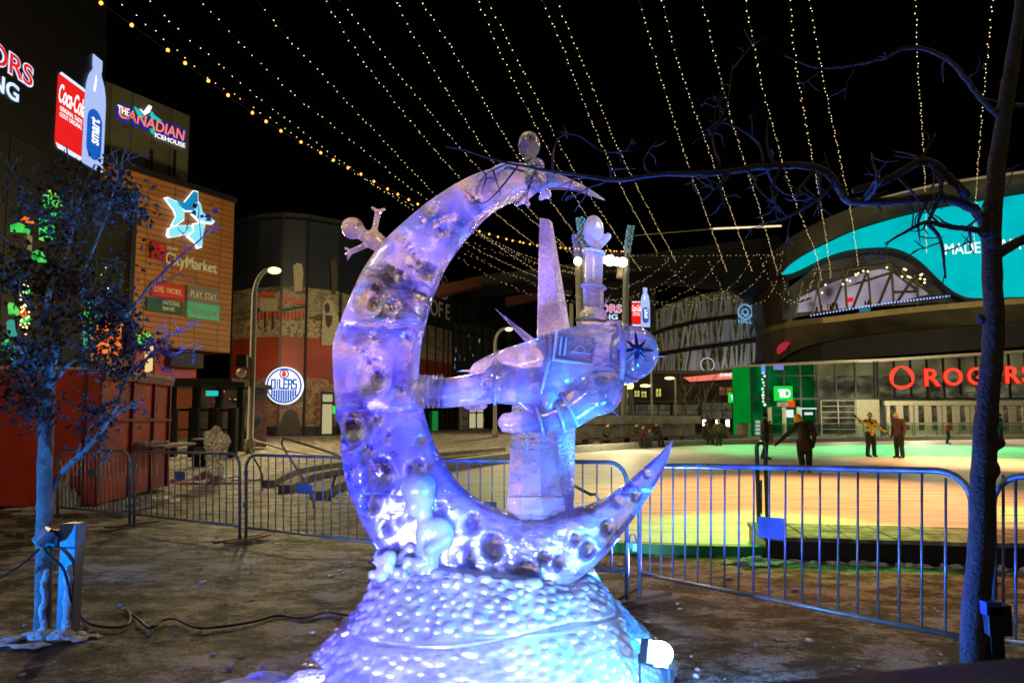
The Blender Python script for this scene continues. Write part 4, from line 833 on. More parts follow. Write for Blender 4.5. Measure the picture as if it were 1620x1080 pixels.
# red lit arena name
rs = thing('arena_name_sign', BF.W(*B(1500, 600), .8), 'big red lit letters ROGERS with a ring emblem across the arena glass', 'sign')
E_RG = emit('name_red', (1, .075, .035), 1.1, True); E_RGO = emit('name_red_edge', (.45, .0, .0), 1)
ba, bb = B(1418, 598); 
for k in range(3):
    t0 = math.radians(95-k*120); pts = []
    for j in range(15): t = t0-j*math.radians(138)/14; pts.append((ba+.98*math.cos(t), bb+.98*math.sin(t), .8))
    for j in range(14, -1, -1): t = t0-j*math.radians(138)/14; f = j/14; r = .98-.30*math.sin(math.pi*min(1, .12+f*.9)); pts.append((ba+r*math.cos(t), bb+r*math.sin(t), .8))
    mb = MB(BF.M); mb.prism(pts, (0, 0, .2)); mb.build('emblem_arc', E_RG, rs)
xx = [(1451, 1480), (1481, 1514), (1518, 1546), (1551, 1573), (1577, 1604), (1603, 1632)]
for (p0, p1), ch in zip(xx, 'ROGERS'):
    pm = (p0+p1)/2; yt = 584.5-(pm-1451)*.03; yb = 612-(pm-1451)*.035
    r = BF.rect(p0+2, yt, p1-2, yb); text(ch, BF, r[0]-.06, r[1]+.06, r[2]-.06, r[3]+.06, E_RGO, rs, .75, 'letter_edge', .05, bold=.03); text(ch, BF, *r, E_RG, rs, .85, 'letter', .12, bold=.012)
ps = thing('dim_letter_sign', BF.W(*B(1480, 626), .4), 'dim grey unlit letters behind the arena glass below the red name', 'sign')
text('PLACE', BF, *BF.rect(1470, 620, 1560, 630), mat('dim_letters', (.07, .07, .06), .5), ps, .3)
# arena doors: a row of pale framed pairs
dr = None; DG = 'pale framed arena entrance doors under the red name'
ordw = ['first', 'second', 'third', 'fourth', 'fifth', 'sixth']
for k in range(6):
    px0 = 1400+k*44.5; a0 = B(px0, 660)[0]; a1 = B(px0+42, 660)[0]; zt = B(1450, 641)[1]
    o = thing('entrance_doors', BF.W((a0+a1)/2, 0, .2), ordw[k]+' pair of pale framed entrance doors counted from the left under the red name', 'door', DG)
    mb = MB(BF.M); W2 = (a1-a0)/2
    for j in range(2):
        x = a0+j*W2; mb.box(x, x+.28, 0, zt, .1, .3); mb.box(x+W2-.28, x+W2, 0, zt, .1, .3); mb.box(x+.28, x+W2-.28, 0, .5, .1, .3); mb.box(x+.28, x+W2-.28, .95, 1.12, .1, .3)
        g = MB(BF.M); g.box(x+.28, x+W2-.28, .5, zt-.25, .12, .16); g.build('glass_pane', E_INT, o)
    mb.build('door_frame', MAT['jamb_pale'], o)
mb = MB(BF.M); mb.box(B(1395, 640)[0], B(1800, 640)[0], B(1450, 641)[1], B(1450, 634)[1], .2, .5); mb.build('door_header', MAT['jamb_pale'], ST)
# small barrier rail in front of arena
def railing(name, p0, p1, h, n, label, m, r=.03, cat='railing'):
    o = thing(name, p0, label, cat); d = (p1-p0); mb = MB(); mb.tube([p0+Vector((0, 0, h)), p1+Vector((0, 0, h))], r, 6); mb.build('rail', m, o)
    for k in range(n+1): q = p0+d*k/n; mb = MB(); mb.tube([q, q+Vector((0, 0, h))], r*.9, 6); mb.build('post', m, o)
    g = MB(); g.prism([p0+Vector((0, .01, .15)), p1+Vector((0, .01, .15)), p1+Vector((0, .01, h-.1)), p0+Vector((0, .01, h-.1))], (0, .012, 0)); g.build('glass_panel', MG_CLEAR, o); return o
def clear_glass():
    m, t = _new('clear_glass'); out = N(t, 'ShaderNodeOutputMaterial'); a = N(t, 'ShaderNodeBsdfTransparent'); b = N(t, 'ShaderNodeBsdfGlossy'); b.inputs['Roughness'].default_value = .05
    a.inputs[0].default_value = (.75, .85, .8, 1); x = N(t, 'ShaderNodeMixShader'); x.inputs[0].default_value = .08; t.links.new(a.outputs[0], x.inputs[1]); t.links.new(b.outputs[0], x.inputs[2]); t.links.new(x.outputs[0], out.inputs[0]); return m
MG_CLEAR = clear_glass(); M_RAIL = mat('dark_green_rail', (.02, .06, .05), .4, .3)
railing('glass_railing', G(1290, 694.5), G(1215, 695.5), 1.1, 3, 'short glass railing in front of the bank doors', M_RAIL)
railing('glass_railing', G(1288, 694), G(1800, 691), 1.1, 14, 'long glass railing along the arena doors behind the skaters', M_RAIL)
# concrete wall, bench and people area
wallp = [G(898, 706), G(1112, 699.5)]; WF = Frame(wallp[0], wallp[1]-wallp[0]); Lw = (wallp[1]-wallp[0]).length
cw = thing('concrete_wall', WF.W(Lw/2, 0, -1), 'long low concrete retaining wall behind the seated people', 'wall')
zt = WF.at(1000, 658)[1]; mb = MB(WF.M); mb.box(-.5, Lw, .0, zt, -1.4, -.6); mb.build('wall', M_CONC, cw)
mb = MB(WF.M); mb.box(-.5, Lw+.1, zt-.45, zt+.04, -.6, -.2); mb.build('coping', mat('coping_concrete', (.36, .33, .27), .8, 0, .2, 2), cw)
mb = MB(WF.M)
for px in (1047, 1052): a = WF.at(px, 690)[0]; mb.box(a-.12, a+.12, 0, zt-.46, -.6, -.25)
mb.build('pier', M_CONC, cw)
be = thing('long_bench', WF.W(Lw/2, 0, 1), 'long dark slatted bench under the concrete wall', 'bench')
mb = MB(WF.M); mb.box(.5, Lw+3, .38, .46, .3, .8); mb.build('seat', M_WOOD, be)
for k in range(9): mb = MB(WF.M); a = .7+k*(Lw+1.5)/8; mb.box(a, a+.07, 0, .38, .35, .75); mb.build('leg', M_BLACK, be)
HR = 'pale bent handrails in front of the concrete wall'
for px, lb in ((958, 'leftmost pale bent handrail in front of the concrete wall'), (1061, 'right pale bent handrail in front of the concrete wall')):
    a = WF.at(px, 690)[0]; o = thing('handrail', WF.W(a, 0, -.1), lb, 'handrail', HR); M_HR = mat('brass_rail', (.34, .31, .2), .4, .5)
    mb = MB(WF.M); mb.tube([(a, 1.15, -.1), (a+.9, 1.13, -.05), (a+1.15, 1.05, 0), (a+1.2, .0, 0)], .035, 6); mb.build('rail', M_HR, o); mb = MB(WF.M); mb.tube([(a+.5, 1.12, -.08), (a+.5, 0, -.08)], .03, 6); mb.build('post', M_HR, o)
# low bench slab at right end
mb = MB(); a = G(1112, 703); b = G(1178, 699); mb.prism([a, b, b+Vector((0, 1.5, 0)), a+Vector((0, 1.5, 0))], (0, 0, .45)); tag(mb.build('stone_bench', mat('dark_stone', (.05, .05, .045), .6)), 'dark stone bench slab left of the green wall', 'bench')
q = G(1176, 696); o = thing('litter_bin', q, 'pale round litter bin against the green wall', 'bin'); mb = MB(); mb.tube([q, q+Vector((0, 0, 1.0)), q+Vector((0, 0, 1.02)), q+Vector((0, 0, 1.1))], [.36, .46, .48, .48], 14); mb.build('body', mat('bin_grey', (.3, .3, .22), .6), o)
mb = MB(); mb.tube([q+Vector((0, 0, 1.10)), q+Vector((0, 0, 1.16))], [.40, .34], 14); mb.build('lid', M_BLACK, o)
# ================================================================ STREET FURNITURE
def street_lamp(base, top, head, r, label, hm):
    o = thing('street_lamp', base, label, 'street lamp', 'street lamps round the plaza'); H = Vector(head)
    mb = MB(); b = Vector(base); t = Vector((b.x, b.y, top)); reach = H.x-b.x
    pts = [b, b+Vector((0, 0, .6)), b+Vector((0, 0, .62)), t-Vector((0, 0, 1))]+[Vector((b.x+reach*(1-math.cos(a)), b.y, top-1+(H.z-top+1.05)*math.sin(a))) for a in np.linspace(0.2, 1.5, 7)]
    mb.tube(pts, [r*1.5, r*1.5, r, r*.85]+[r*.7]*7, 10); mb.build('pole', mat('lamp_pole_paint', (.30, .30, .27), .5), o, smooth=True)
    mb = MB(); mb.ball(H+Vector((.15, 0, .07)), (.42, .2, .08), 12, 6); mb.build('lamp_housing', M_DARK, o)
    mb = MB(); mb.ball(H+Vector((.15, -.08, -.04)), (.30, .20, .16), 12, 6); mb.build('lamp_lens', hm, o); return o
E_LENS = emit('lamp_lens_glow', (1, .70, .24), 3.6)
street_lamp(G(395, 716)*1.0, P(400, 432, G(395, 716).y).z, P(430, 427, G(395, 716).y), .14, 'tall curved street lamp with a glowing head left of the moon', E_LENS)
street_lamp(G(783, 691.5), P(795, 522, G(783, 691.5).y).z, P(802, 520, G(783, 691.5).y), .16, 'far curved street lamp seen between the moon and the astronaut', E_LENS)
b = G(395, 716); o = thing('pole_box', b+Vector((-.35, -.15, 3.6)), 'small grey box and pale camera on the near street lamp pole', 'box')
mb = MB(); mb.box(b.x-.62, b.x-.2, b.y-.25, b.y+.05, 3.75, 4.3); mb.build('box_body', M_DARK, o); mb = MB(); mb.ball((b.x-.42, b.y-.15, 3.5), .22, 10, 8); mb.build('camera_dome', mat('pale_plastic', (.6, .57, .45), .4), o)
for px, yb, yt, lb in ((1032, 690, 560, 'thin tall pole with a small lamp right of the helmet'), (1070, 688, 598, 'slim lamp pole with a bright head near the bare trees')):
    q = G(px, yb); z = P(px, yt, q.y).z; o = thing('slim_lamp', q, lb, 'lamp'); mb = MB(); mb.tube([q, Vector((q.x, q.y, z))], .09, 6); mb.build('pole', mat('lamp_pole_paint', (.3, .3, .27)), o)
    mb = MB(); mb.ball((q.x-.5, q.y, z if px > 1050 else P(px, 610, q.y).z), (.45, .2, .12), 8, 6); mb.build('lamp_head', E_LENS, o)
q = G(1004, 690); o = thing('globe_lamp', q, 'leaning post with a glowing orange globe behind the astronaut helmet', 'lamp'); g = P(996, 610, q.y)
mb = MB(); mb.tube([q, g], .22, 6); mb.build('post', M_DARK, o); mb = MB(); mb.ball(g, .34, 12, 8); mb.build('globe', emit('orange_globe', (1, .45, .12), 5), o)
# light mast: leaning wrapped columns, flood light bar
YM = 44; MG_ = 'leaning columns of the light mast wrapped in string lights'
def ledcol(px, py0, py1, wpx, c, pb, lb):
    a = P(px[0], py0, YM); b_ = P(px[1], py1, YM); r = wpx/1080*YM/2; o = thing('light_column', Vector((P(pb, 660, YM).x, YM, 0)), lb, 'light column', MG_)
    mb = MB(); mb.tube([Vector((P(pb, 660, YM).x, YM, 0)), b_, a], [r*.9, r*.9, r*.9], 10); mb.build('column', mat('mast_grey', (.22, .22, .20), .5), o)
    mb = MB(); d = b_-a; L = d.length; n = int(L/.16)
    for k in range(n):
        for j in range(5): t = 2*math.pi*(j/5+k*.11); mb.ball(a+d*(k+random.random()*.6)/n+Vector((math.cos(t)*r, math.sin(t)*r, 0)), random.uniform(.035, .06), 5, 3)
    s_ = mb.build('string_light_wrap', c, o); s_['kind'] = 'stuff'; return o
ledcol((912, 916), 372, 418, 15, emit('led_blue', (.05, .10, 1), 1.8), 925, 'light column wrapped in deep blue lights, left of the raised arm')
ledcol((918, 924), 345, 402, 14, emit('led_cyan', (.03, .45, .75), 1.3), 934, 'tall light column wrapped in cyan lights beside the raised arm')
ledcol((998, 991), 358, 402, 11, emit('led_pale', (.12, .45, .60), 1.2), 986, 'light column wrapped in pale teal lights right of the raised arm')
o = thing('flood_light_bar', P(955, 412, YM), 'crossbar with a row of glaring white flood lights behind the raised arm', 'flood lights')
mb = MB(); mb.box(P(905, 405, YM).x, P(998, 405, YM).x, YM-.12, YM+.12, P(950, 405, YM).z-.1, P(950, 400, YM).z); mb.build('crossbar', M_DARK, o)
E_FL = emit('flood_face', (1, .88, .62), 12)
for px, py, rr_ in ((914, 413, .26), (957, 411, .22), (965, 412, .36), (976, 414, .28), (985, 415, .32)):
    mb = MB(); q = P(px, py, YM-.4); mb.ball(q, (rr_, .12, rr_), 14, 8); fc = mb.build('lamp_face', E_FL, o); mb = MB(); mb.tube([q+Vector((0, .1, 0)), q+Vector((0, .4, .05))], [rr_*1.05, rr_*.5], 12); mb.build('lamp_housing', M_BLACK, o)
o = tag(MB().tube([P(986, 402, 44.3), P(983, 440, 44.3)], .35, 6).build('hanging_post', mat('pale_post', (.42, .38, .26), .5)), 'short pale post hanging below the flood light bar', 'post')
# second screen far away with the same advert
S2 = Frame(P(990, 660, 66), (1, .08)); s2 = thing('led_screen', S2.W(*S2.at(990, 490), 0), 'small far screen with red can and white bottle behind the helmet', 'screen')
mb = MB(S2.M); mb.box(S2.at(930, 480)[0], S2.at(1036, 480)[0], S2.at(980, 523)[1], S2.at(980, 448)[1], 0, .25); mb.build('panel', MAT['screen_black'], s2)
can_and_bottle(S2, (S2.at(998, 500)[0], S2.at(1013, 500)[0], S2.at(1005, 478)[1], S2.at(1005, 516)[1]), (S2.at(1012.5, 500)[0], S2.at(1026.5, 500)[0], S2.at(1019, 456)[1], S2.at(1019, 518)[1]), s2)
screentext(S2, s2, 938, 981, 483, 495, 498, 506, 'TORS', 'DING', True, x2=976)
for x, w_ in ((905, 5), (896, 4), (921, 10)):
    q = P(x, 660, 62); mb = MB(); mb.box(q.x-w_/30, q.x+w_/30, 62, 62.5, 0, P(x, 480, 62).z); mb.box(q.x-w_/20, q.x+w_/20, 61.9, 62.6, 0, .4)
    tag(mb.build('steel_column', mat('green_grey_steel', (.10, .11, .09), .5)), {905: 'slender steel column just right of the tall ice blade', 896: 'thinnest steel column behind the tall ice blade', 921: 'thick steel column behind the astronaut shoulder'}[x], 'column')

# ---------------- fences (crowd barriers)
M_BAR = mat('barrier_galvanised', (.26, .29, .33), .42, .55, .25, 12, .1, 60)
BG = 'steel crowd barriers round the sculpture'
def barrier(bl, tl, br_, tr, nb, plate, label, feet=True, r=.019, foot_in=.0):
    """bl/tl = bottom-rail and top-rail points at the left end, br_/tr at the right"""
    o = thing('crowd_barrier', Vector((bl.x, bl.y, 0)), label, 'barrier', BG)
    d = (tr-tl).normalized(); rc = .17; up = Vector((0, 0, 1))
    pts = [Vector((bl.x, bl.y, .0)), tl-up*rc]
    for a in np.linspace(.3, math.pi/2, 5): pts.append(tl-up*rc+up*rc*math.sin(a)+d*rc*(1-math.cos(a)))
    for a in np.linspace(math.pi/2, .3, 5): pts.append(tr-up*rc+up*rc*math.sin(a)-d*rc*(1-math.cos(a)))
    pts += [tr-up*rc, Vector((br_.x, br_.y, .0))]
    mb = MB(); mb.tube(pts, r, 10); mb.build('frame', M_BAR, o, smooth=True)
    mb = MB(); mb.tube([bl, br_], r*.9, 8); mb.build('bottom_rail', M_BAR, o, smooth=True)
    for k in range(1, nb):
        t = k/nb; a = bl.lerp(br_, t); b = tl.lerp(tr, t)
        if t < .06 or t > .94: b = b-up*.04
        mb = MB(); mb.tube([a, b], .0075, 6); mb.build('bar', M_BAR, o, smooth=True)
    if plate is not None:
        t0, t1, f0, f1 = plate; a = bl.lerp(br_, t0); b = bl.lerp(br_, t1); ta = tl.lerp(tr, t0); tb = tl.lerp(tr, t1); n = Vector((d.y, -d.x, 0))*.016
        mb = MB(); mb.prism([a.lerp(ta, f0)+n, b.lerp(tb, f0)+n, b.lerp(tb, f1)+n, a.lerp(ta, f1)+n], n*.4); mb.build('plate', mat('plate_paint', (.10, .17, .26), .4), o)
    if feet:
        for q in (bl.lerp(br_, .012+foot_in), bl.lerp(br_, .985)):
            n = Vector((-d.y, d.x, 0)); g = Vector((q.x, q.y, .02)); mb = MB(); mb.prism([g-n*.34-d*.03, g+n*.34-d*.03, g+n*.34+d*.03, g-n*.34+d*.03], (0, 0, .022)); mb.build('foot', mat('rusty_foot', (.16, .07, .04), .7), o)
    for q, z in ((bl, .45), (bl, .85)):
        mb = MB(); c = Vector((q.x, q.y, z))-d*.03; mb.box(c.x-.03, c.x+.02, c.y-.012, c.y+.012, c.z-.03, c.z+.03); mb.build('hinge', M_BAR, o)
    return o
def bpt(px, yb, yt, Y): return P(px, yb, Y), P(px, yt, Y)
def yf(py): return 1674/(py-660)
l = bpt(92, 802, 711, yf(817)); r_ = bpt(206, 812, 713, yf(829)); barrier(*l, *r_, 18, (.45, .55, .55, .68), 'leftmost crowd barrier in front of the red kiosk, with a green plate')
l = bpt(213, 813, 714, yf(829)); r_ = bpt(380, 832, 718, yf(852)); barrier(*l, *r_, 17, (.42, .52, .60, .72), 'second crowd barrier from the left, small ice figure behind it')
l = bpt(390, 834, 719, yf(852)); r_ = bpt(622, 861, 725, yf(880)); barrier(*l, *r_, 18, (.38, .49, .52, .64), 'third crowd barrier from the left, running behind the moon, with a blue plate')
l = bpt(640, 868, 728, yf(888)); r_ = bpt(991, 904, 731, 5.98); barrier(*l, *r_, 18, (.39, .47, .42, .58), 'crowd barrier right behind the ice blade, ending at the moon tip')
l = bpt(1011, 906, 735, 5.9); r_ = bpt(1535, 1010, 745, 3.83); barrier(*l, *r_, 20, (.47, .55, .46, .62), 'large near crowd barrier on the right with a bright blue plate')
l = bpt(1568, 1010, 750, 3.9); r_ = bpt(1950, 1060, 765, 3.1); barrier(*l, *r_, 16, None, 'crowd barrier at the right edge, behind the big tree trunk')
q = P(1001, 862, 5.95); mb = MB(); mb.box(q.x-.06, q.x+.06, q.y-.02, q.y+.02, q.z-.025, q.z+.025); mb.tube([q+Vector((-.03, 0, .02)), q+Vector((-.02, 0, .09)), q+Vector((.02, 0, .09)), q+Vector((.03, 0, .02))], .008, 6)
tag(mb.build('barrier_clasp', MAT['plate_paint']), 'blue clasp joining two barriers beside the moon tip', 'clasp')
# handrails near the steps
M_HRB = mat('handrail_steel', (.42, .38, .30), .35, .7)
def rail3(pix, r, label, m=M_HRB, yref=None):
    pts = [P(*p) for p in pix]; mb = MB(); mb.tube([Vector(p) for p in smooth_path(pts, 24)] if len(pts) > 3 else pts, r, 8)
    return tag(mb.build('handrail', m, smooth=True), label, 'handrail', 'bent steel handrails by the curved steps')
rail3([(415, 765, 15.5), (413, 745, 15.3), (392, 706, 15), (393, 699, 15), (403, 697, 15.2), (470, 715, 17), (540, 722, 19)], .022, 'dark handrail starting left by the third barrier')
rail3([(496, 805, 12), (493, 780, 12), (449, 708, 12), (446, 698, 12), (456, 695, 12.2), (530, 718, 13), (560, 732, 14)], .022, 'bright bent handrail rising behind the third barrier')
rail3([(520, 795, 13), (530, 755, 13), (542, 738, 13.5), (575, 735, 14.5)], .02, 'short dark handrail beside the moon edge', M_BLACK)
mb = MB(); mb.tube([P(908, 768, 9), P(935, 782, 8.8), P(943, 781, 8.8), P(946, 790, 8.8), P(946, 850, 8.8)], .022, 8); tag(mb.build('handrail', mat('green_handrail', (.10, .12, .06), .4, .5), smooth=True), 'green handrail on the ice just right of the blade', 'handrail')
# gate posts at the rink entrance
q = G(1208, 852); o = thing('gate_post', q, 'dark twin gate post with rounded top at the rink entrance', 'post'); h = P(1208, 700, q.y).z
mb = MB(); mb.tube([q+Vector((-.055, 0, -.15))]+[Vector((q.x-.055*math.cos(a), q.y, h-.06+.06*math.sin(a))) for a in np.linspace(0, math.pi, 9)]+[q+Vector((.055, 0, -.15))], .028, 8); mb.build('post', mat('gate_black', (.03, .035, .03), .3, .6), o, smooth=True)
mb = MB(); mb.prism([P(1198, 762, q.y), P(1206, 758, q.y), P(1206, 815, q.y), P(1200, 800, q.y)], (0, .02, 0)); mb.build('gate_flap', mat('flap', (.10, .12, .10), .5), o)
# dark stone ledge with snow-dusted pavers
a = G(1212, 884); b = Vector((7.2, 6.9, 0)); d = (b-a).normalized(); n = Vector((-d.y, d.x, 0)); o = thing('stone_ledge', a, 'long low black stone ledge topped with snowy pavers beside the rink', 'ledge')
mb = MB(); L = (b-a).length
mb.prism([a, b, b+n*1.05, a+n*1.05], (0, 0, .20)); mb.build('ledge_body', mat('black_granite', (.014, .013, .014), .35, 0, .4, 3), o)
mb = MB(); k = 0; x = -.03
while x < L:
    w_ = .46; 
    for j in range(2):
        p = a+d*(x+.008)+n*(j*.53-.02); mb.prism([p, p+d*(w_-.016), p+d*(w_-.016)+n*.51, p+n*.51], (0, 0, .0)) if False else None
        c0 = p+Vector((0, 0, .203)); mb.prism([c0, c0+d*(w_-.02), c0+d*(w_-.02)+n*.505, c0+n*.505], (0, 0, .04+.006*random.random()))
    x += w_
mb.build('paver_top', mat('snowy_pavers', (.12, .11, .09), .75, 0, .3, 5, .6, 30, c2=(.42, .40, .36)), o)
def snow_pile(c, r, h, label, cat='snow pile', n=16, m=M_SNOW):
    mb = MB()
    for k in range(n):
        t = random.random()*6.28; q = random.random()**.5; mb.ball((c[0]+r[0]*q*math.cos(t), c[1]+r[1]*q*math.sin(t), c[2]+h*.25*random.random()*(1-q)), (r[0]*.32*random.uniform(.5, 1), r[1]*.32*random.uniform(.5, 1), h*random.uniform(.4, 1)*(1.1-q)), 10, 6)
    me = remesh(mb, max(.012, min(r)*.08), 2)
    for v in me.vertices: q_ = mnoise.noise(v.co*9)*.35+mnoise.noise(v.co*23)*.2; v.co.z = max(-.02, v.co.z*(1+q_)); v.co.x += mnoise.noise(v.co*14)*.03; v.co.y += mnoise.noise(v.co*13+Vector((5, 5, 5)))*.03
    return tag(link_mesh('snow_pile', me, m, None), label, cat)
q = G(1208, 888); snow_pile((q.x-.05, q.y-.05, 0), (.42, .16), .10, 'small heap of snow at the corner of the black ledge')
mb = MB()
for k in range(90):
    t = random.random(); p = a+d*(t*L)-n*(.04+.12*random.random()); mb.ball((p.x, p.y, 0), (random.uniform(.03, .09), random.uniform(.03, .06), random.uniform(.01, .035)), 7, 5)
tag(mb.build('snow_crumbs', M_SNOW), 'line of crumbled snow along the foot of the black ledge', 'snow', kind='stuff')
# foreground dark rail, out of focus
a = P(1040, 1094, 1.25); b = P(1720, 1024, 1.12); o = thing('foreground_ledge', a, 'dark blurred ledge across the bottom right corner', 'ledge')
mb = MB(); d = (b-a); mb.prism([a, b, b+Vector((0, -.25, 0)), a+Vector((0, -.25, 0))], (0, 0, -.12)); mb.build('top_board', mat('ledge_black', (.006, .006, .008), .8), o, bevel=.01)
mb = MB(); mb.prism([a+Vector((.03, -.02, -.12)), b+Vector((0, -.02, -.12)), b+Vector((0, -.2, -.12)), a+Vector((.03, -.2, -.12))], (0, 0, -(a.z-.12))); mb.build('panel', MAT['ledge_black'], o)

# ---------------- red kiosk (container)
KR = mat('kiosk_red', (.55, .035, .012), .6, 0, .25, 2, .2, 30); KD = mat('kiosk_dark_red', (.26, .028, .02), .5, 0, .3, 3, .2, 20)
kc = G(150, 803); kb = G(262, 772); UK = (kb-kc); KF = Frame(kc, UK); LK = UK.length; ks = thing('red_kiosk', kc, 'red painted market kiosk with fold down counter behind the left tree', 'kiosk'); HK = P(262, 601, kb.y).z
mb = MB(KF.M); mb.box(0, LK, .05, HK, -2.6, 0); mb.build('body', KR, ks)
mb = MB(KF.M)
for t in (0, .40, .72, .985): mb.box(LK*t-.03, LK*t+.05, .05, HK, 0.002, .05)
mb.box(0, LK, HK-.14, HK, .052, .09); mb.box(0, LK, HK*.62, HK*.62+.05, .052, .07); mb.build('batten', mat('kiosk_batten', (.22, .02, .012), .5), ks)
mb = MB(KF.M); mb.box(LK*.42, LK*.99, 0.95, 1.0, .0, .62); mb.build('counter', mat('counter_board', (.26, .06, .035), .6, c2=(.4, .3, .28), scale=14), ks)
mb = MB(KF.M); mb.box(-.02, LK+.02, HK, HK+.05, -2.62, .10); mb.build('roof', M_SNOW, ks)
for k in range(22): random.random()
mb = MB(KF.M)
for k in range(26): mb.ball((random.uniform(LK*.44, LK*.8), 1.03, random.uniform(.05, .3)), (random.uniform(.03, .08), random.uniform(.03, .08), .05), 7, 5)
mb.build('snow_on_counter', M_SNOW, ks)
# side wing, facing the camera
wl = thing('dark_red_container', G(60, 803), 'dark red container wall with ribs at the far left edge', 'container'); y0 = kc.y; zt = P(60, 574, y0).z
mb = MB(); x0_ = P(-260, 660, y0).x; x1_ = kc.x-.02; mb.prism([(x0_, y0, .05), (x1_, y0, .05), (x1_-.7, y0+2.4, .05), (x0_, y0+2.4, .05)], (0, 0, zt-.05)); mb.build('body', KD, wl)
mb = MB(); x = x0_
while x < x1_: mb.box(x, x+.07, y0-.045, y0-.002, .08, zt-.05); x += .28 if random.random() < .6 else .5
mb.box(x0_, x1_, y0-.06, y0-.047, zt-.09, zt); mb.build('rib', mat('rib_red', (.17, .02, .015), .5), wl)
mb = MB(); mb.box(P(14, 740, y0).x, P(34, 740, y0).x, y0-.12, y0-.062, .1, P(20, 688, y0).z); mb.build('side_door', mat('door_dark_red', (.10, .012, .01), .5), wl)
mb = MB(); mb.prism([(x0_, y0-.1, zt+.002), (x1_+.03, y0-.1, zt+.002), (x1_-.68, y0+2.4, zt+.002), (x0_, y0+2.4, zt+.002)], (0, 0, .03)); mb.build('roof', mat('green_lit_edge', (.05, .09, .03), .6), wl)
snow_pile((G(70, 808).x, G(70, 808).y-.05, 0), (1.1, .35), .16, 'grubby snow heap along the foot of the dark red container')
snow_pile((G(215, 790).x+.35, G(215, 790).y-.6, 0), (.5, 1.2), .12, 'low broken snow along the kiosk wall', n=24)
snow_pile((kc.x-.35, kc.y-.25, .1), (.28, .16), .65, 'white splash of snow stuck to the container corner behind the first barrier')
# lit decorations above the kiosk: gabled panels and stacked green lanterns
gl = thing('lit_gable_panel', P(180, 540, 16), 'gabled stained panel glowing green and orange above the kiosk roof', 'light decoration')
cols = {'g': emit_noise('glow_green', [(.01, .25, .03), (.05, .75, .12), (.3, .7, .05)], 3, 1), 'o': emit_noise('glow_orange', [(.35, .03, .0), (1, .18, .03), (.8, .3, .03)], 4, 1), 'y': emit('glow_yellow', (.9, .62, .25), 1.0), 't': emit('glow_teal', (.05, .35, .3), .9), 'd': M_BLACK}
for pts, c in (([(128, 477), (140, 468), (143, 500), (128, 502)], 'g'), ([(140, 470), (150, 478), (156, 520), (143, 520)], 'g'), ([(128, 505), (142, 522), (146, 552), (128, 552)], 't'), ([(144, 522), (156, 510), (170, 500), (190, 503), (192, 560), (146, 560)], 'o'), ([(176, 494), (192, 502), (190, 512), (172, 500)], 'o'), ([(212, 528), (232, 525), (240, 535), (222, 545)], 'g'), ([(229, 548), (241, 545), (241, 585), (229, 588)], 'y'), ([(192, 515), (215, 528), (212, 560), (194, 560)], 'd')):
    mb = MB(); mb.prism([P(x, y, 16) for x, y in pts], (0, .12, 0)); mb.build('panel', cols[c], gl)
mb = MB(); mb.tube([P(130, 465, 15.9), P(160, 484, 15.9)], .05, 5); mb.tube([P(176, 490, 15.9), P(245, 545, 15.9)], .035, 5); mb.tube([P(245, 545, 15.9), P(243, 600, 15.9)], .03, 5); mb.tube([P(130, 465, 15.9), P(129, 575, 15.9)], .03, 5); mb.build('gable_edge', mat('edge_yellow', (.45, .38, .2), .5), gl)
gs = thing('green_light_stack', P(40, 560, 17), 'tall stack of glowing green shapes and small lanterns at the far left', 'light decoration')
for (x0, y0_, x1, y1, c) in ((68, 300, 94, 340, 'g'), (62, 342, 80, 378, 'g'), (16, 352, 40, 372, 'g'), (50, 395, 70, 415, 'g'), (32, 455, 44, 464, 'g'), (12, 478, 24, 498, 'g'), (32, 500, 43, 510, 'g'), (3, 535, 26, 571, 'g'), (29, 490, 35, 502, 'o'), (33, 342, 45, 352, 'o'), (10, 505, 20, 530, 't')):
    mb = MB(); j = lambda: random.uniform(-3, 3); mb.prism([P(x0+j(), y1+j(), 17), P(x1+j(), y1+j(), 17), P(x1+j(), (y0_+y1)/2, 17), P((x0+x1)/2+j(), y0_, 17), P(x0, y0_+4, 17)], (0, .15, 0)); mb.build('glowing_shape', cols[c], gs)
for k in range(40): mb = MB(); mb.ball(P(random.uniform(32, 46), random.uniform(440, 535), 16.9), .025, 5, 3); mb.build('fairy_light', E_LAMP, gs)
mb = MB(); mb.tube([P(20, 660, 17.3), P(34, 300, 17.3)], .05, 6); mb.tube([P(60, 660, 17.3), P(84, 300, 17.3)], .05, 6); mb.build('support_post', M_BLACK, gs)
for (x0, y0_, x1, y1, k) in ((12, 368, 42, 392, 0), (10, 418, 34, 438, 1)):
    o = thing('crate_lantern', P((x0+x1)/2, y1, 16.6), ['upper', 'lower'][k]+' slatted cream crate hanging in the green light stack', 'crate'); fr = Frame(P((x0+x1)/2, 660, 16.6), (1, .3)); r = fr.rect(x0, y0_, x1, y1)
    mb = MB(fr.M)
    for i in range(7): xx = r[0]+(r[1]-r[0])*i/7; mb.box(xx, xx+(r[1]-r[0])/9, r[2], r[3], 0, .04)
    mb.build('slat', mat('crate_cream', (.40, .34, .18), .7), o); mb = MB(fr.M); mb.box(r[0], r[1], r[2], r[3], -.35, -.01); mb.build('crate_body', M_WOOD, o)

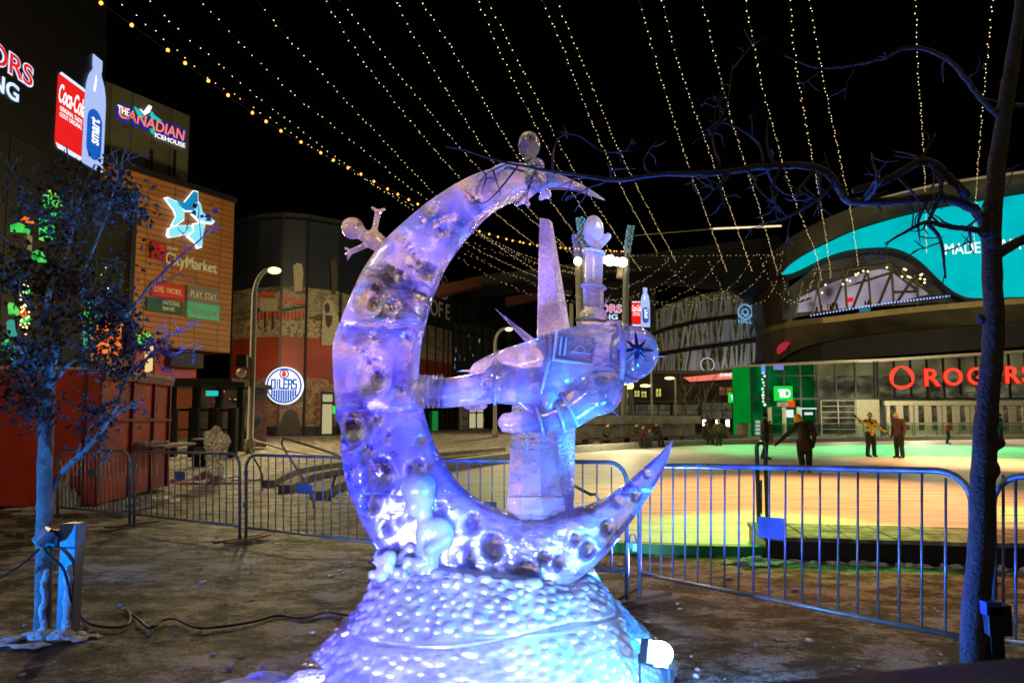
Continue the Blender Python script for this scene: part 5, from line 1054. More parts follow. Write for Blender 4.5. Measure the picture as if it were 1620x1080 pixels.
# ---------------- shelter below the orange building
sh = thing('glass_shelter', G(325, 716), 'black framed glass shelter with flat roof left of the street lamp', 'shelter'); SH = Frame(G(262, 713), G(383, 713)-G(262, 713)); Ls_ = (G(383, 713)-G(262, 713)).length; zr = SH.at(320, 612)[1]
mb = MB(SH.M); mb.box(-.3, Ls_+.2, zr, zr+.22, -3.2, .5); mb.box(.4, Ls_-.5, zr+.22, zr+.4, -2.8, .2); mb.build('roof', M_BLACK, sh)
for t in (.04, .36, .66, .95):
    mb = MB(SH.M); a = Ls_*t; mb.box(a-.14, a+.14, 0, zr, -.3, 0); mb.build('post', M_BLACK, sh)
mb = MB(SH.M); mb.box(0, Ls_, zr*.62, zr*.62+.12, -.2, -.1); mb.box(0, Ls_, .95, 1.02, -.2, -.1); mb.build('crossbar', M_BLACK, sh)
mb = MB(SH.M); mb.box(0, Ls_, .05, zr, -.16, -.14); mb.build('glass_panel', MG_CLEAR, sh)
mb = MB(SH.M); mb.box(0, Ls_, .05, zr, -3.1, -3.0); mb.build('back_panel', emit_noise('shelter_interior', [(.012, .010, .008), (.05, .04, .025), (.12, .035, .02), (.09, .08, .045)], 1.6, .8), sh)
mb = MB(SH.M)
for k in range(12): mb.ball((random.uniform(.3, Ls_-.3), random.uniform(2.2, 2.9), -1), random.uniform(.02, .05), 6, 4)
mb.build('ceiling_lamp', emit('reddish_lamp', (1, .3, .1), 2), sh)
mb = MB(SH.M); a, b = SH.at(337, 622); mb.box(a-.3, a+.25, b-.12, b+.12, .02, .08); mb.build('teal_sign', E_TEAL, sh)
for i, px in enumerate((271, 305, 336, 367)):
    q = G(px, 722); mb = MB(); mb.tube([q, q+Vector((0, 0, P(px, 645, q.y).z))], .22, 8); o = tag(mb.build('bollard', M_BLACK), ['first', 'second', 'third', 'fourth'][i]+' tall black bollard from the left in front of the shelter', 'bollard', 'tall black bollards at the shelter')
q = G(313, 737); o = thing('notice_stand', q, 'low dark stand with pale lettering left of the small ice figure', 'stand'); nf = Frame(q, (1, .05)); r = nf.rect(304, 696, 326, 737)
mb = MB(nf.M); mb.box(r[0], r[1], 0, r[3], -.3, 0); mb.build('body', M_BLACK, o); mb = MB(nf.M); mb.box(r[0]-.03, r[1]+.03, r[3], r[3]+.05, -.34, .04); mb.build('top', M_STEEL, o)
text('ICEDISTRICT', nf, r[0]+.05, r[1]-.05, r[3]*.55, r[3]*.75, mat('pale_letters', (.4, .4, .36)), o, .01)
# ================================================================ STRING LIGHTS
mb = MB(); mb.ball((0, 0, 0), .0115, 6, 4); bulb_me = mb.mesh('bulb'); bulb_me.materials.append(emit('fairy_bulb', (1, .68, .34), 3.4))
mb = MB(); mb.ball((0, 0, 0), .040, 8, 6); big_me = mb.mesh('festoon_bulb'); big_me.materials.append(emit('festoon_bulb', (1, .34, .05), 3.5))
M_WIRE = mat('wire_black', (.02, .018, .015), .6)
SGRP = 'fairy light strings hanging over the plaza'
NB = [0]
def string(name, pix, Y0, Y1, spacing, label, me=bulb_me, jit=.03, grp=SGRP, wire=.004, cap=96, sc_=1.0):
    pp = smooth_path(pix, 200); s = np.linspace(0, 1, 200); iy = (1/Y0)*(1-s)+(1/Y1)*s
    pts = [P(x, y, 1/k) for (x, y), k in zip(pp, iy)]
    o = thing(name, pts[0], label, 'string lights', grp); mb = MB(); mb.tube(pts[::4]+[pts[-1]], wire, 3, False); mb.build('wire', M_WIRE, o)
    d = np.r_[0, np.cumsum([(pts[i+1]-pts[i]).length for i in range(199)])]; A_ = np.array([list(p) for p in pts]); n = int(d[-1]/spacing); n = min(n, cap)
    for k in range(n):
        t = (k+.5)*d[-1]/n+random.uniform(-.3, .3)*d[-1]/n; q = Vector([np.interp(t, d, A_[:, j]) for j in range(3)])
        b = bpy.data.objects.new('bulb', me); COL.objects.link(b); b.parent = o; b.location = q-pts[0]+Vector((random.uniform(-jit, jit), 0, random.uniform(-jit, jit))); NB[0] += 1
        if sc_ != 1: b.scale = (sc_,)*3
    return o
string('festoon_lights', [(150, -5), (166, 9), (290, 98), (380, 165), (470, 222), (560, 270), (665, 325), (760, 366), (850, 388), (935, 395), (990, 398)], 13, 42, .62, 'string of large glowing orange bulbs sweeping from the upper left to the light mast', big_me, .01, None, .010)
T = [[(185, 0), (260, 62), (340, 130), (430, 190), (540, 262), (640, 318), (740, 365), (860, 420), (960, 442)],
     [(232, -2), (300, 62), (385, 135), (460, 195), (560, 270), (650, 330), (750, 392), (880, 452)],
     [(312, -5), (390, 78), (470, 155), (560, 225), (640, 290), (720, 345), (820, 400), (930, 430)],
     [(402, -5), (450, 55), (520, 130), (600, 215), (690, 310), (760, 370), (850, 430)],
     [(512, -5), (560, 75), (620, 155), (690, 240), (770, 325), (850, 390)],
     [(533, -5), (590, 65), (650, 140), (720, 225), (800, 310), (900, 400)],
     [(622, -5), (665, 75), (720, 165), (780, 255), (850, 345), (910, 405)],
     [(662, -5), (710, 70), (765, 160), (820, 250), (880, 330), (935, 405)],
     [(752, -5), (790, 80), (830, 165), (880, 260), (930, 345), (985, 425)],
     [(768, -5), (812, 80), (856, 170), (905, 265), (960, 350), (1015, 430)],
     [(856, -5), (890, 75), (935, 190), (985, 300), (1040, 400)],
     [(878, -5), (920, 95), (965, 205), (1015, 310), (1070, 415)],
     [(1010, -5), (1040, 105), (1075, 220), (1110, 320), (1150, 430)],
     [(1046, -5), (1075, 105), (1115, 220), (1155, 330), (1190, 430)],
     [(1110, -5), (1135, 105), (1165, 215), (1200, 325), (1230, 430)],
     [(1178, -5), (1200, 110), (1225, 210), (1255, 310), (1290, 400), (1300, 445)],
     [(1248, -5), (1262, 120), (1285, 250), (1303, 350), (1315, 440)],
     [(1280, -5), (1300, 110), (1322, 220), (1345, 330), (1358, 420)],
     [(1448, -5), (1452, 100), (1457, 180), (1463, 280), (1466, 400)],
     [(1570, -5), (1562, 90), (1552, 200), (1545, 300), (1540, 400)]]
where = ['hugging the big orange bulbs', 'just above the orange bulbs', 'passing over the orange building side of the sky', 'dropping towards the small figure on the moon', 'coming down to the upper back of the moon', 'paired with its neighbour above the moon back', 'running to the tip of the crescent from upper left', 'crossing beside the arm on the moon top', 'passing just left of the small head on the moon', 'passing just right of the small head on the moon', 'passing over the moon tip', 'passing right of the moon tip', 'falling above the raised arm side of the sky', 'falling over the lattice building left part', 'falling over the lattice building right part', 'reaching the left tip of the teal screen', 'crossing the left part of the teal screen', 'crossing the arena window', 'dropping straight down left of the right tree', 'dropping behind the right tree trunk']
for k, t in enumerate(T):
    string('fairy_light_string', t, 15, 40, .29, f'string of tiny warm lights {where[k]}', cap=98)
    if k in (0, 2, 6, 9, 14): pass
SW = [([(715, 372), (790, 400), (880, 425), (960, 430), (1030, 422)], 'shallow swag left of the light mast, upper'),
      ([(715, 392), (800, 430), (880, 462), (960, 475), (1040, 462), (1100, 430)], 'wide swag from the moon to the lattice building'),
      ([(690, 352), (760, 410), (850, 450), (930, 470)], 'swag behind the blade, steepest on the left'),
      ([(720, 405), (790, 445), (860, 470), (930, 480)], 'lowest swag left of the blade'),
      ([(1062, 405), (1040, 428), (1000, 450), (950, 458)], 'swag right of the arm, uppermost'),
      ([(1098, 405), (1065, 438), (1010, 466), (950, 478)], 'swag right of the arm, second down'),
      ([(1145, 405), (1105, 448), (1050, 478), (990, 480), (950, 470)], 'swag passing over the far bottle'),
      ([(1190, 408), (1160, 450), (1110, 480), (1050, 482), (1000, 462)], 'swag crossing the lattice roof edge'),
      ([(1215, 400), (1200, 440), (1165, 468), (1120, 470), (1080, 445), (1050, 410)], 'deep loop left of the arena leg'),
      ([(1232, 425), (1225, 455), (1200, 480), (1165, 478), (1135, 445), (1120, 410)], 'deep loop touching the emblem'),
      ([(1240, 392), (1236, 430), (1245, 462), (1258, 480), (1275, 468), (1290, 430), (1296, 395)], 'narrow loop in front of the arena window corner'),
      ([(1200, 400), (1215, 440), (1238, 472), (1262, 478), (1284, 452), (1290, 415)], 'wider loop in front of the arena leg')]
for k, (t, lb) in enumerate(SW): string('light_swag', t, 38, 46, .34, 'string of tiny warm lights, '+lb, cap=60, grp='drooping light swags near the light mast', jit=.08)
string('cable_lights', [(955, 404), (1060, 405), (1160, 404), (1240, 403)], 44, 44, .3, 'straight taut line of tiny lights from the mast to the arena', cap=40, grp=None)
# ================================================================ ICE SCULPTURE
YS = 4.6
sculp = thing('ice_sculpture', (0, YS, 0), 'big glowing ice carving of a crescent moon with floating astronaut and small aliens', 'ice sculpture')
seamz = [P(600, y, YS).z for y in (513, 650, 776)]
ICE_M = ice_mat('moon_ice', .02, .56, 2.2, .05, .6, 5, seams=seamz, blocks=[(.4, (.50, .55, 1)), (1.04, (.62, .62, 1)), (1.07, (.22, .30, 1)), (1.30, (.45, .42, 1)), (1.56, (.60, .52, .95)), (1.59, (.20, .28, 1)), (1.68, (.95, .88, .95)), (2.06, (.95, .90, .92)), (2.10, (.30, .38, 1)), (2.17, (.22, .32, 1)), (2.19, (.95, .90, .90)), (2.78, (.92, .88, .90)), (2.84, (.18, .38, 1)), (2.96, (.60, .58, 1)), (3.1, (.95, .90, 1))])  # blue light is coloured into the moon by height
ICE_A = ice_mat('astronaut_ice', .16, .52, 2.2, .04, .15, 5)
ICE_C = ice_mat('clear_ice', .03, .30, 3, .05, .5, 7)
ICE_B = ice_mat('base_ice', .62, .92, 4, .08, .06, 12, gloss=.38)
ICE_F = ice_mat('frosted_ice', .75, .98, 3, .3, .3, 10)
ICE_G = ice_mat('matte_frost', .85, .99, 3, .3, .3, 10, gloss=.05, tint=(.62, .72, 1))
ICE_S = ice_mat('blade_ice', .60, .95, 4, .25, .8, 40, tint=(.95, .90, .95))
OUT = [(957, 317), (930, 299), (892, 281), (850, 269), (800, 268), (750, 283), (700, 312), (650, 351), (610, 391), (578, 436), (558, 480), (545, 510), (533, 547), (534, 600), (537, 655), (545, 712), (556, 768), (577, 822), (602, 862), (632, 900), (680, 930), (740, 944), (800, 946), (860, 937), (905, 914), (945, 883), (984, 838), (1021, 787), (1050, 738), (1066, 694)]
INN = [(957, 317), (925, 305), (890, 298), (850, 300), (812, 314), (775, 335), (738, 372), (708, 412), (686, 460), (672, 505), (662, 555), (661, 605), (668, 650), (682, 695), (702, 735), (730, 772), (768, 797), (815, 814), (865, 815), (910, 806), (950, 793), (985, 770), (1015, 745), (1042, 720), (1066, 694)]
NS, NR = 300, 88
def arc_pair():
    O = smooth_path(OUT, NS); I = smooth_path(INN, NS); return O, I
O_, I_ = arc_pair()
me_v = np.zeros((NS, NR, 3)); th = np.linspace(0, 2*math.pi, NR, endpoint=False)
tq = np.linspace(0, 2*math.pi, 4001); qx = np.sign(np.cos(tq))*np.abs(np.cos(tq))**.36; qy = np.sign(np.sin(tq))*np.abs(np.sin(tq))**.36; ql = np.r_[0, np.cumsum(np.hypot(np.diff(qx), np.diff(qy)*.8))]
qs = np.linspace(0, ql[-1], NR, endpoint=False); SE = (np.interp(qs, ql, qx), np.interp(qs, ql, qy))
for k in range(NS):
    o = np.array(P(*O_[k], YS)); i = np.array(P(*I_[k], YS)); c = (o+i)/2; w_ = (o-i)/2; hw = max(np.linalg.norm(w_), 1e-4); t = min(.19, hw*.85)+.003
    if k < 60: t = min(t, .05+.14*k/60)
    ex = .36
    cs, sn = SE
    me_v[k] = c+np.outer(cs, w_)+np.outer(sn, [0, t, 0])
V = me_v.reshape(-1, 3)
# carve craters into the front and back faces
CR = [(571,555,9),(598,600,25),(561,680,25),(607,663,9),(590,717,14),(609,750,24),(665,737,13),(672,697,9),(563,742,10),(597,787,15),(643,384,8),(664,420,13),(629,432,9),(672,474,10),(628,493,10),(592,482,22),(703,379,8),(749,317,10),(685,342,11),(750,821,13),(780,857,17),(829,900,20),(857,872,9),(744,880,9),(954,828,10),(931,800,7),(972,790,8),(1002,780,9),(924,862,12),(995,760,6),(1020,748,6),(905,845,8),(650,540,9),(640,620,8),(620,690,7),(700,800,9),(620,830,8),(880,880,9),(600,540,7)]
Ax = np.array([list(P(x, y, YS)) for x, y, r in CR])
polish = np.zeros(len(V))
for (cx_, _, cz), (_, _, rp) in zip(Ax, CR):
    r = rp/1080*YS*1.05
    d = np.sqrt((V[:, 0]-cx_)**2+((V[:, 2]-cz)/1.15)**2)
    q = np.clip(1-(d/r)**2, 0, None)**.5; rim = np.exp(-((d-r*1.12)/(r*.16))**2)
    disp = (-q*r*.85+rim*r*.16)
    polish = np.maximum(polish, np.clip((1-d/r)*4, 0, 1)); front = V[:, 1] < YS-.04; back = V[:, 1] > YS+.04
    V[front, 1] -= disp[front]; V[back, 1] += .5*disp[back]
for z in seamz:
    g = np.exp(-((V[:, 2]-z)/.012)**2)*.012; V[:, 1] += np.where(V[:, 1] < YS, g, -g)
for i in range(len(V)):
    n_ = mnoise.noise(Vector((V[i, 0]*2.2, V[i, 1]*2, V[i, 2]*2.2)))*.018+mnoise.noise(Vector(V[i]*9))*.004
    V[i, 1] += n_ if V[i, 1] < YS else -n_
me = bpy.data.meshes.new('crescent_moon')
fc = []
for k in range(NS-1):
    for j in range(NR): fc.append((k*NR+j, k*NR+(j+1) % NR, (k+1)*NR+(j+1) % NR, (k+1)*NR+j))
fc.append(tuple(range(NR))[::-1]); fc.append(tuple((NS-1)*NR+j for j in range(NR)))
me.from_pydata(V.tolist(), [], fc); me.validate(); bm = bmesh.new(); bm.from_mesh(me); bmesh.ops.recalc_face_normals(bm, faces=bm.faces); bm.to_mesh(me); bm.free(); me.shade_smooth()
at_ = me.attributes.new('polish', 'FLOAT', 'POINT'); at_.data.foreach_set('value', polish.astype(np.float32))
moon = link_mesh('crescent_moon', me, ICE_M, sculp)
# ---- mound with carved bubbles
NTH, NZ = 520, 120
left = [(503, 1052), (545, 1000), (583, 945), (606, 905), (624, 872), (650, 862)]
Lx = lambda z: float(np.interp(z, [0, .12, .35, .55, .68, .80], [-1.32, -1.18, -.97, -.86, -.80, -.62]))
Rx = lambda z: float(np.interp(z, [0, .08, .20, .35, .50, .62, .72, .80], [1.02, .93, .80, .66, .55, .48, .36, .2]))
HB = .78
Vb = np.zeros((NZ, NTH, 3)); tt = np.linspace(0, 2*math.pi, NTH, endpoint=False)
for k in range(NZ):
    z = HB*k/(NZ-1); x0 = Lx(z); x1 = Rx(z); c = (x0+x1)/2; a = (x1-x0)/2; b = .95-.62*(z/HB)
    cs = np.sign(np.cos(tt))*np.abs(np.cos(tt))**.75; sn = np.sign(np.sin(tt))*np.abs(np.sin(tt))**.75
    Vb[k, :, 0] = c+a*cs; Vb[k, :, 1] = YS+.02+b*sn; Vb[k, :, 2] = z
Vb = Vb.reshape(-1, 3)
Vb[:, 2] *= np.interp(Vb[:, 0], [-.85, -.72, -.5, 0, .35, .62], [.78, .70, .62, .54, .54, .78])/.78
cent = np.c_[np.zeros(len(Vb)), np.zeros(len(Vb))]
nrm = Vb-np.array([-.1, YS, .1]); nrm[:, 2] *= .6; nrm /= np.linalg.norm(nrm, axis=1)[:, None]
cs_ = []; grid = {}; md = .08
for i in rng.permutation(len(Vb)):
    p = Vb[i]
    if p[1] > YS+.35 or p[2] < .01: continue
    rr_ = rng.uniform(.021, .037); key = tuple((p/md).astype(int)); ok = True
    for dx in (-1, 0, 1):
        for dy in (-1, 0, 1):
            for dz in (-1, 0, 1):
                for q, r2 in grid.get((key[0]+dx, key[1]+dy, key[2]+dz), ()):
                    if np.linalg.norm(q-p) < (rr_+r2)*1.04: ok = False; break
    if not ok or abs(p[2]-.30-.06*p[0]) < .035 or (p[2] > .30 and abs(p[0]+.22) < .025) or (p[2] < .28 and abs(p[0]+.78) < .025): continue
    grid.setdefault(key, []).append((p.copy(), rr_)); cs_.append((p.copy(), rr_))
disp = np.zeros(len(Vb))
import mathutils
kd = mathutils.kdtree.KDTree(len(cs_))
for i, (p, r) in enumerate(cs_): kd.insert(Vector(p), i)
kd.balance()
for i in range(len(Vb)):
    if Vb[i, 1] > YS+.6: continue
    for co, idx, dist in kd.find_n(Vector(Vb[i]), 2):
        r = cs_[idx][1]
        if dist < r: disp[i] = (1 if (idx*7919) % 10 > 1 else -.8)*.72*r*math.sqrt(max(0, 1-(dist/r)**2)) if abs(disp[i]) < 1e-9 else disp[i]
zq = Vb[:, 2]; xq = Vb[:, 0]; disp -= .012*np.exp(-((zq-.30-.06*xq-.02*np.sin(xq*5))/.006)**2)+.022*np.where(zq > .30, np.exp(-((xq+.22)/.006)**2), 0)+.022*np.where(zq < .28, np.exp(-((xq+.78)/.006)**2), 0)
disp += np.where(zq < .30+.06*xq, .008, 0)+np.where((zq > .30) & (xq > -.22), .006, 0)
disp += .012*np.array([mnoise.noise(Vector(v*3)) for v in Vb])
Vb += nrm*disp[:, None]
me = bpy.data.meshes.new('carved_mound'); fc = []
for k in range(NZ-1):
    for j in range(NTH): fc.append((k*NTH+j, k*NTH+(j+1) % NTH, (k+1)*NTH+(j+1) % NTH, (k+1)*NTH+j))
fc.append(tuple(range(NTH))[::-1]); fc.append(tuple((NZ-1)*NTH+j for j in range(NTH)))
me.from_pydata(Vb.tolist(), [], fc); bm = bmesh.new(); bm.from_mesh(me); bmesh.ops.recalc_face_normals(bm, faces=bm.faces); bm.to_mesh(me); bm.free(); me.shade_smooth()
link_mesh('carved_mound', me, ICE_B, sculp)
# frozen splash where the moon meets the mound, left
mb = MB()
for k in range(46): x = random.uniform(-.86, -.55); q = Vector((x, YS-.12-random.random()*.22, .58+random.uniform(0, .17)*(1-abs(x+.72)*2))); mb.ball(q, random.uniform(.02, .05), 8, 6)
link_mesh('bubble_cluster', remesh(mb, .010, 2), ICE_F, sculp)
mb = MB(); prev = None
for k in range(26):
    f = k/25; x = 640+205*f; y = 902+30*math.sin(math.pi*f*.8)+random.uniform(-4, 4); mb.ball(P(x, y+6, 4.33-.03*math.sin(math.pi*f)), (.06, .06, random.uniform(.025, .05)), 10, 6)
link_mesh('frost_band', remesh(mb, .012, 2), ICE_F, sculp)
# tail ring behind, right
mb = MB(); rows = []
for x, y, w_ in ((900, 925, 18), (918, 905, 22), (934, 905, 20), (946, 925, 17), (953, 950, 15), (957, 985, 14), (958, 1010, 13)):
    a = P(x-w_/2, y, 4.85); b = P(x+w_/2, y, 4.85); rows.append([mb.bm.verts.new(v) for v in (a, b, b+Vector((0, .22, 0)), a+Vector((0, .22, 0)))])
for i in range(len(rows)-1):
    for k in range(4): mb.bm.faces.new([rows[i][k], rows[i][(k+1) % 4], rows[i+1][(k+1) % 4], rows[i+1][k]])
mb.bm.faces.new(rows[0]); mb.bm.faces.new(rows[-1][::-1]); o = mb.build('curved_tail', ICE_F, sculp, smooth=False, bevel=.01)
mb = MB(); mb.prism([P(895, 935, 4.95), P(925, 925, 4.95), P(952, 975, 4.95), P(950, 1010, 4.95), P(900, 1000, 4.95)], (0, .1, 0)); mb.build('back_slab', ICE_C, sculp)
# ---- star blade
def spike(mb, c, tip, w_, d_, back=.0):
    """four sided carved spike from the star centre to its tip"""
    c = Vector(c); tip = Vector(tip); u = (tip-c).normalized(); s = u.cross(Vector((0, 1, 0))).normalized()
    b = [c+s*w_, c+Vector((0, -d_, 0)), c-s*w_, c+Vector((0, d_, 0))]; vs = [mb.bm.verts.new(q) for q in b]; t = mb.bm.verts.new(tip)
    for k in range(4): mb.bm.faces.new([vs[k], vs[(k+1) % 4], t])
    mb.bm.faces.new(vs)
YB = 4.78; star = None
SC = P(884, 580, YB)
# tall upper blade
mb = MB(); bl = [(854, 344, 4.78), (868, 347, 4.72), (875, 352, 4.80)]; low = [(850, 560), (884, 560), (913, 560)]
p0, p1, p2 = P(854, 344, YB), P(869, 347, YB-.05), P(874, 352, YB+.02); q0, q1, q2 = P(849, 585, YB), P(893, 585, YB-.12), P(913, 585, YB+.02); back = Vector((0, .10, 0))
A_ = [mb.bm.verts.new(v) for v in (p0, p1, p2, p2+back*.4, p0+back*.4)]; B_ = [mb.bm.verts.new(v) for v in (q0, q1, q2, q2+back, q0+back)]
for k in range(5): mb.bm.faces.new([A_[k], A_[(k+1) % 5], B_[(k+1) % 5], B_[k]])
mb.bm.faces.new(A_[::-1]); mb.bm.faces.new(B_); star = mb.build('star_blade', ICE_S, sculp, bevel=.004)
for tx, ty, w_, mm in ((783, 488, .055, ICE_C), (722, 587, .07, ICE_S), (1056, 563, .07, ICE_S), (984, 662, .055, ICE_C), (968, 464, .055, ICE_C)):
    mb = MB(); spike(mb, SC, P(tx, ty, YB+.02), w_, .06); mb.build('star_spike', mm, star)
mb = MB(); mb.prism([P(880, 640, YB), P(911, 640, YB), P(908, 812, YB), P(884, 812, YB)], (0, .16, 0)); mb.build('purple_slab', ICE_S, sculp, bevel=.005)
# faceted crystal column
mb = MB()
def prism_loft(mb, rows):
    R_ = [[mb.bm.verts.new(v) for v in r] for r in rows]; n = len(R_[0])
    for i in range(len(R_)-1):
        for k in range(n): mb.bm.faces.new([R_[i][k], R_[i][(k+1) % n], R_[i+1][(k+1) % n], R_[i+1][k]])
    mb.bm.faces.new(R_[0][::-1]); mb.bm.faces.new(R_[-1])
def crow(y, xl, xm1, xm2, xr, Yf): return [P(xl, y, Yf+.10), P(xm1, y, Yf), P(xm2, y, Yf), P(xr, y, Yf+.10), P(xr-6, y, Yf+.24), P(xl+6, y, Yf+.24)]
prism_loft(mb, [crow(590, 812, 836, 852, 872, 4.56), crow(785, 804, 826, 856, 890, 4.50)]); mb.build('crystal_column', ICE_C, sculp, bevel=.004)
mb = MB(); prism_loft(mb, [crow(786, 803, 825, 857, 892, 4.48), crow(832, 800, 824, 860, 897, 4.46)]); mb.build('crystal_foot', ICE_A, sculp, bevel=.004)
for (cx_, cy_, s_) in ((833, 713, 26), (824, 795, 18)):
    mb = MB()
    for k in range(8): t = k*math.pi/4; r = s_ if k % 2 == 0 else s_*.55; mb.tube([P(cx_, cy_, 4.515), P(cx_+r*math.cos(t)*.6, cy_+r*math.sin(t), 4.515)], [.007, .001], 5)
    mb.build('carved_star', ICE_F, sculp)
# ---- astronaut (one continuous figure)
YA = 4.36
def pa(x, y, d=0): return P(x, y, YA+d)
K = YA/1080
mb = MB()
mb.capsule(pa(938, 562), pa(862, 585), .215, .215, 24); mb.capsule(pa(862, 585), pa(818, 592), .215, .185, 24)   # torso and hips
mb.capsule(pa(930, 548), pa(958, 545), .15, .13, 20); mb.ball(pa(965, 552), (.14, .17, .19), 20, 14)
mb.tube([pa(958, 520), pa(975, 610)], [.15, .15], 20)
mb.capsule(pa(862, 608, -.08), pa(792, 606, -.08), .150, .128, 24)                                                # thigh/knee
mb.capsule(pa(772, 614, -.06), pa(700, 622, -.06), .100, .094, 20)                                               # shin
mb.capsule(pa(800, 580, .14), pa(765, 592, .20), .12, .10, 16); mb.capsule(pa(765, 600, .22), pa(752, 636, .28), .07, .045, 16)
# raised arm
mb.capsule(pa(940, 535, .05), pa(938, 505, .02), .125, .10, 18)
mb.tube([pa(938, 512, .02), pa(939, 455, .02)], [.066, .068], 22); mb.tube([pa(939, 452, .02), pa(940, 400, .02)], [.058, .062], 22)
# near arm, bent back to the column
mb.ball(pa(945, 618, -.10), (.16, .14, .155), 20, 14)
mb.capsule(pa(945, 618, -.10), pa(905, 650, -.12), .135, .105, 20); mb.capsule(pa(905, 650, -.12), pa(858, 664, -.10), .096, .088, 20)
ast = link_mesh('astronaut', remesh(mb, .011, 5), ICE_A, sculp)
def sub(mb, nm, m=ICE_A, vox=.008, sm=2): return link_mesh(nm, remesh(mb, vox, sm), m, ast)
# helmet with collar and carved star
mb = MB(); hc = pa(1000, 558, -.05); mb.ball(hc, (.165, .165, .172), 36, 24); sub(mb, 'helmet')
mb = MB(); fdir = Vector((.12, -1, .02)).normalized()
for k in range(22):
    pass
ring = []
for a in np.linspace(0, 2*math.pi, 40, endpoint=False): ring.append(hc+Vector((-.055+.035*math.cos(a)*0, 0, 0))+Vector((-.03, math.cos(a)*.175, math.sin(a)*.19)))
mb.tube(ring, .020, 8, False, True); sub(mb, 'collar_ring', ICE_F, .007)
mb = MB()
for k in range(8):
    t = k*math.pi/4+math.pi/2; L = .125 if k % 2 == 0 else .095; pts = []
    for f in np.linspace(0, 1, 6):
        x = L*f*math.cos(t)*.92; z = L*f*math.sin(t); y = -math.sqrt(max(.0001, .165**2-x*x-z*z)); pts.append(hc+Vector((x, y-.002, z)))
    mb.tube(pts, [.012, .014, .012, .009, .006, .002], 6)
mb.build('visor_star', mat('deep_ice_groove', (.008, .016, .06), .25, 0, .2, 5), ast)
# cuffs and joints
for (a, b, r) in ((pa(939, 402, .02), pa(940, 396, .02), .068), (pa(938, 458, .02), pa(939, 450, .02), .076), (pa(936, 512, .02), pa(937, 505, .02), .098), (pa(887, 655, -.115), pa(881, 657, -.115), .108), (pa(903, 646, -.12), pa(897, 649, -.12), .112), (pa(852, 665, -.10), pa(856, 664, -.10), .096)):
    mb = MB(); d = (b-a).normalized(); n1_ = d.cross(Vector((0, 1, 0))).normalized(); n2_ = d.cross(n1_)
    mb.tube([(a+b)/2+(n1_*math.cos(t)+n2_*math.sin(t))*r for t in np.linspace(0, 2*math.pi, 30, endpoint=False)], .011, 8, False, True); mb.build('cuff_ring', ICE_F, ast, smooth=True)
for (c_, d_, r_) in ((pa(862, 590, -.03), Vector((1, 0, -.25)), .222), (pa(786, 606, -.06), Vector((1, 0, -.1)), .132)):
    d = d_.normalized(); n1_ = d.cross(Vector((0, 1, 0))).normalized(); n2_ = d.cross(n1_); mb = MB(); mb.tube([c_+(n1_*math.cos(t)+n2_*math.sin(t))*r_ for t in np.linspace(0, 2*math.pi, 40, endpoint=False)], .009, 8, False, True); mb.build('suit_seam', ICE_F, ast, smooth=True)
# mitten hands: palm, four finger ridges, thumb
mb = MB(); mb.ball(pa(939, 366, .02), (.068, .045, .108), 20, 14)
for k in range(4): mb.capsule(pa(928+k*7.5, 365, -.0), pa(930+k*6, 349+abs(k-1.5)*3, .0), .018, .016, 8)
mb.capsule(pa(948, 390, .01), pa(962, 374, .0), .022, .024, 10); sub(mb, 'raised_mitten', ICE_F)
mb = MB(); mb.capsule(pa(850, 665, -.10), pa(812, 668, -.10), .078, .062, 16); mb.ball(pa(806, 668, -.10), (.075, .06, .058), 16, 10)
for k in range(4): mb.capsule(pa(812, 656+k*8, -.13), pa(794+abs(k-1.5)*2, 658+k*7, -.12), .020, .018, 8)
mb.capsule(pa(846, 652, -.12), pa(822, 634, -.12), .034, .026, 10); sub(mb, 'gripping_mitten')
# ribbed boot
mb = MB(); mb.capsule(pa(706, 621, -.06), pa(672, 617, -.06), .092, .085, 18); mb.ball(pa(668, 619, -.06), (.055, .10, .098), 16, 10)
for k in range(6):
    c = pa(664+k*7.0, 619, -.06); mb.tube([c+Vector((0, math.cos(t)*.098, math.sin(t)*.102)) for t in np.linspace(0, 2*math.pi, 24, endpoint=False)], .008, 6, False, True)
sub(mb, 'ribbed_boot', ICE_C, .007, 1)
mb = MB(); mb.ball(pa(752, 642, .30), (.085, .05, .032), 12, 8); sub(mb, 'far_boot', ICE_C)
# chest pack
mb = MB(); M_ = Matrix.Translation(pa(912, 550, -.205)) @ Matrix.Rotation(R(7), 4, 'Y'); mb.M = M_; mb.box(-.125, .105, -.03, .08, -.085, .075); mb.build('chest_pack', ICE_A, ast, bevel=.012)
mb = MB(M_); mb.box(-.105, -.095, -.045, -.025, -.06, .05); mb.box(-.075, -.065, -.045, -.025, -.06, .05); mb.box(-.03, .09, -.045, -.025, -.035, -.027); mb.tube([(.02+.028*math.cos(t), -.04, -.02+.03*math.sin(t)) for t in np.linspace(0, math.pi, 10)], .004, 5); mb.box(-.14, -.128, -.05, .05, -.10, .09); mb.box(-.13, .11, -.05, -.02, -.10, -.088); mb.build('pack_relief', ICE_F, ast)
mb = MB(); c = pa(868, 625, -.18); mb.ball(c, (.05, .04, .09), 14, 8); sub(mb, 'hip_pouch', ICE_F)
